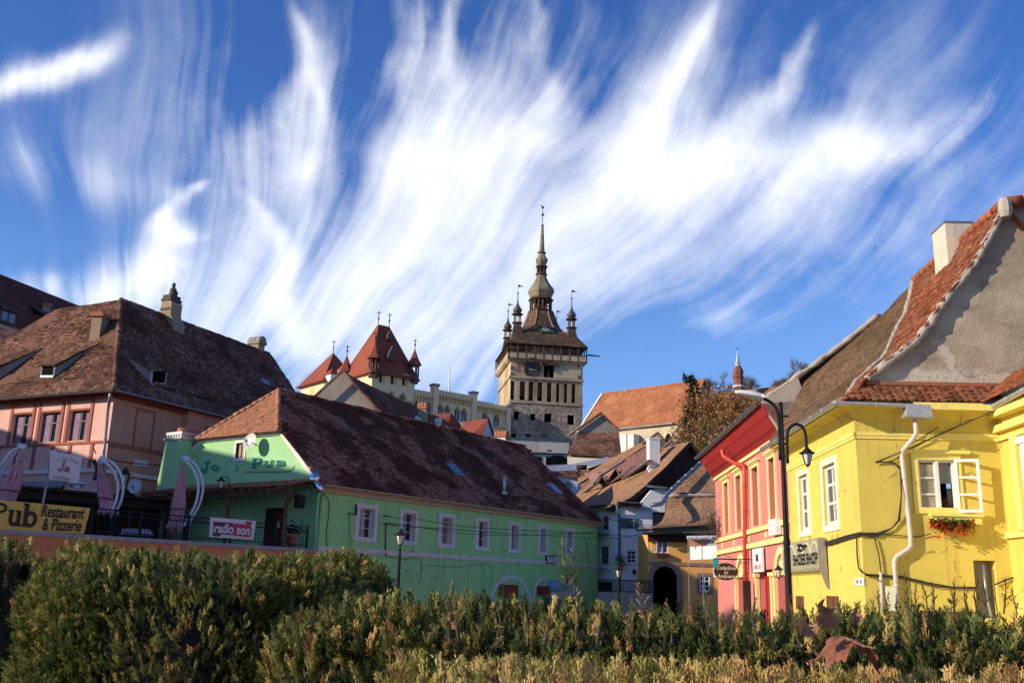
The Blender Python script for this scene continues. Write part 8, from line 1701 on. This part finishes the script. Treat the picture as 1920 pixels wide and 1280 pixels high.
hedge('big rounded green hedge bulging in the left foreground', [(-2.0, 4.5), (-1.35, 4.35), (-.62, 4.75)], .62, [(0, 1.60), (.35, 1.65), (.7, 1.665), (1, 1.59)], .35, 11000, 19000, .056, tone_green, 32, SPR, .10)
hd = hedge('middle hedge toned dark for its shade, crossing behind the golden foreground hedge', [(-.85, 3.85), (.4, 3.6), (2.4, 3.3), (5.2, 3.0)], .38, [(0, 1.43), (.05, 1.495), (.3, 1.48), (.5, 1.475), (.75, 1.475), (1, 1.50)], .7, 7500, 8000, .07, tone_shade_dark, 33, SPR, .05, (True, False))
hg = hedge('golden brown clipped hedge filling the bottom right foreground', [(-.16, 1.75), (.25, 1.55), (.9, 1.42), (1.9, 1.38), (3.2, 1.4)], .42, [(0, 1.43), (.2, 1.455), (.5, 1.46), (1, 1.465)], .6, 15000, 6000, .045, tone_gold, 34, SPR, .02, (True, False), None, 1.3)
# taller wild shoots
def shoots(label, spots, mat, seed, L0, tone):
    r = np.random.default_rng(seed); rng = random.Random(seed); root = label; V = []; Q = []; T = []; b = 0; mb = MB()
    for (x, y, z, h) in spots:
        tip = Vector((x+rng.gauss(0, h*.12), y+rng.gauss(0, h*.1), z+h)); mb.tube([(x, y, z), Vector((x, y, z)).lerp(tip, .6)+Vector((rng.gauss(0, .004), 0, 0)), tip], [.0022, .0015, .0008], 4, 0, .5, False); m = 12
        f = np.linspace(.15, 1., m); pos = np.array([list(Vector((x, y, z)).lerp(tip, q)) for q in f]); up = np.tile([0, 0, 1.], (m, 1))+r.normal(0, .45, (m, 3)); v, q_, t_ = fronds(pos, up, h*.34*(1.15-f*.75), np.full(m, tone)+r.normal(0, .1, m), seed+int(x*1000) % 999, SPS); V.append(v); Q.append(q_+b); T.append(t_); b += len(v)
    mb.build('shoot_stems', M['bark'], root)['kind'] = 'stuff'; o_ = quadmesh('shoots', np.concatenate(V), np.concatenate(Q), np.concatenate(T), M['thuja'], root, root_loc(root)); o_['kind'] = 'stuff'
rng = random.Random(41)
sp = []
for px in (1648, 1664, 1680, 1700, 1716, 1738, 1750, 1790, 1786, 1812, 1830, 1848, 1880, 1905): p = P(px, 1128, 2.6); sp.append((p.x, p.y, p.z-.03, rng.uniform(.04, .10)))
shoots(hd, sp, M['thuja'], 42, .1, .30)
sp = []
for px, pb in ((1020, 1190), (1048, 1200), (990, 1195), (838, 1185), (1216, 1178), (1215, 1190), (1330, 1175), (1420, 1190), (860, 1180), (1080, 1185), (1120, 1190), (1260, 1190), (1500, 1200), (1380, 1200), (1180, 1195), (930, 1195)): p = P(px, pb, rng.uniform(1.35, 1.75)); sp.append((p.x, p.y, p.z-.012, rng.uniform(.04, .075)))
shoots(hg, sp, M['thuja'], 43, .06, .74)
sp = []
for px, pb, h in ((1066, 1105, .18), (1078, 1100, .14), (1058, 1108, .1)): p = P(px, pb, 3.4); sp.append((p.x, p.y, p.z-.02, h))
shoots(hd, sp, M['thuja'], 44, .1, .48)
# fallen leaves on the hedge
def leafveins():
    m_, t, pos = newmat('dry_leaf'); n1 = t.noise(pos, 40., 5., .6); n2 = t.noise(pos, 140., 4., .6); rn = t.n('ShaderNodeAttribute', out=2, attribute_name='rnd')
    col = t.mix(t.ss(n1, .35, .7), (.34, .10, .05), (.17, .045, .024)); col = t.mix(t.mul(rn, .7), col, (.62, .36, .18)); finish(t, t.mix(t.mul(t.ss(n2, .5, .7), .4), col, (.3, .15, .08)), .5, t.add(n1, t.mul(n2, .5)), .4, .003, trans=.25, spec=.4); return m_
M['dry_leaf'] = leafveins()
def dryleaf(label, c, size, ax, ay, curl, seed, tan_):
    """A curled lobed leaf with raised veins."""
    rng = random.Random(seed); c = Vector(c); ax = Vector(ax).normalized(); ay = Vector(ay); ay = (ay-ax*ay.dot(ax)).normalized(); an = ax.cross(ay); K = 72; R = 14; mb = MB(); vs = []; veins = [0, .95, -.95, 1.75, -1.75]
    def lobe(q): return max(.62, max((1-.06*abs(v))*max(0, 1-abs(q-v)/.42)**.55*(1 if v == 0 else .88) for v in veins))*(1 if abs(q) < 2.5 else .55)*(1+.05*sin(q*23))
    def pt(q, f):
        rr = lobe(q)*f*size; x = sin(q)*rr; y = cos(q)*rr; z = curl*(x*x/size*1.3+(.5*y*y/size if y > 0 else .2*y*y/size))+.05*size*sin(q*5+seed)*f*f+.03*size*sin(q*11)*f**3+.035*size*sin(x/size*7+seed)*sin(y/size*6+seed*2)+.018*size*sin(x/size*17)*sin(y/size*15+seed); return c+ax*x+ay*y+an*z
    for i in range(R+1):
        for k in range(K): vs.append(pt(-pi+2*pi*k/K, max(.01, i/R)))
    fs = [(i*K+k, i*K+(k+1) % K, (i+1)*K+(k+1) % K, (i+1)*K+k) for i in range(R) for k in range(K)]; root = thing('fallen_leaf', label, 'leaf', c)
    mb.add(vs, fs, 0, tan_, True); mb.build('blade', M['dry_leaf'], root); mb = MB()
    for v in veins:
        mb.tube([pt(v, f)+an*.0006 for f in np.linspace(.02, .95, 8)], [size*.014*(1.1-f) for f in np.linspace(0, .95, 8)], 5, 0, 1.)
        for f0 in (.3, .5, .7):
            for s in (-1, 1): mb.tube([pt(v, f0)+an*.0004, pt(v+s*.2, f0+.12)+an*.0004, pt(v+s*.32, f0+.2)+an*.0004], size*.005, 4, 0, .9)
    mb.tube([c, c-ay*size*.5+an*size*.05, c-ay*size*.9+an*size*.15], size*.012, 5, 0, .8); mb.build('vein', M['dry_leaf'], root)
dryleaf('large reddish brown dry leaf lying curled on the foreground hedge', P(1596, 1200, 1.38), .058, (1, .25, .02), (.35, .8, .22), -.95, 3, .12)
dryleaf('tan dry leaf standing upright on the hedge before the yellow wall', P(1533, 1160, 1.5), .034, (.75, .5, .15), (-.05, -.2, .95), .9, 5, .62)
dryleaf('small pale dry leaf tip beside the large brown leaf', P(1604, 1158, 1.55), .015, (1, .2, .1), (.1, .3, .9), .7, 8, .45)
dryleaf('small orange dry leaf at the left of the large brown leaf', P(1506, 1182, 1.36), .020, (.9, .3, -.2), (.1, .3, .9), .9, 9, .8)
# ================================================================ added town houses, unseen beyond the frame, sized so their shade lies on the terrace
SD = (cos(SUN_AZ), sin(SUN_AZ)); SQ = (-sin(SUN_AZ)*-1, -cos(SUN_AZ))
def pq(p, q): return (p*-.94+q*.342, p*-.342-q*.94)
for (q0, q1, ev, rdg, lb, mt) in ((-52.5, -33, 12.8, 19.5, 'added unseen ochre three storey town house that shades the terrace', 'ochre'), (-69, -53, 11, 17.0, 'added unseen cream town house with steep roof, there for its shade', 'cream')):
    o = pq(25, q1); HW = Wall(o[0], o[1], degrees(atan2(.94, -.342)), flip=False); L = q1-q0
    t_ = thing('shade_town_house', lb, 'house', (o[0], o[1], 0)); mb = MB(); ops = [(u, u+1.1, z, z+1.9) for u in np.arange(1.5, L-2, 2.8) for z in (1.2, 4.8, 8.4)]
    wallface(mb, HW, 0, L, 0, ev, ops, .25); mb.poly([HW.w(0, 0, 0), HW.w(0, -9, 0), HW.w(0, -9, ev), HW.w(0, -4.5, rdg), HW.w(0, 0, ev)]); mb.poly([HW.w(L, 0, 0), HW.w(L, -9, 0), HW.w(L, -9, ev), HW.w(L, -4.5, rdg), HW.w(L, 0, ev)]); mb.poly([HW.w(0, -9, 0), HW.w(L, -9, 0), HW.w(L, -9, ev), HW.w(0, -9, ev)]); mb.build('wall', M[mt], t_)
    for o_ in ops: window(t_, HW, *o_, .15, .07, (.5,), (.68,), .05, 'white', 'glass')
    mb = MB(); tiles(mb, [HW.w(-.3, .5, ev-.4), HW.w(L+.3, .5, ev-.4), HW.w(L+.3, -4.5, rdg), HW.w(-.3, -4.5, rdg)], .4, .35, 0, .04, 5, .03); mb.poly([HW.w(-.3, -9.5, ev-.4), HW.w(L+.3, -9.5, ev-.4), HW.w(L+.3, -4.5, rdg), HW.w(-.3, -4.5, rdg)]); mb.build('roof', M['tile_brown'], t_)
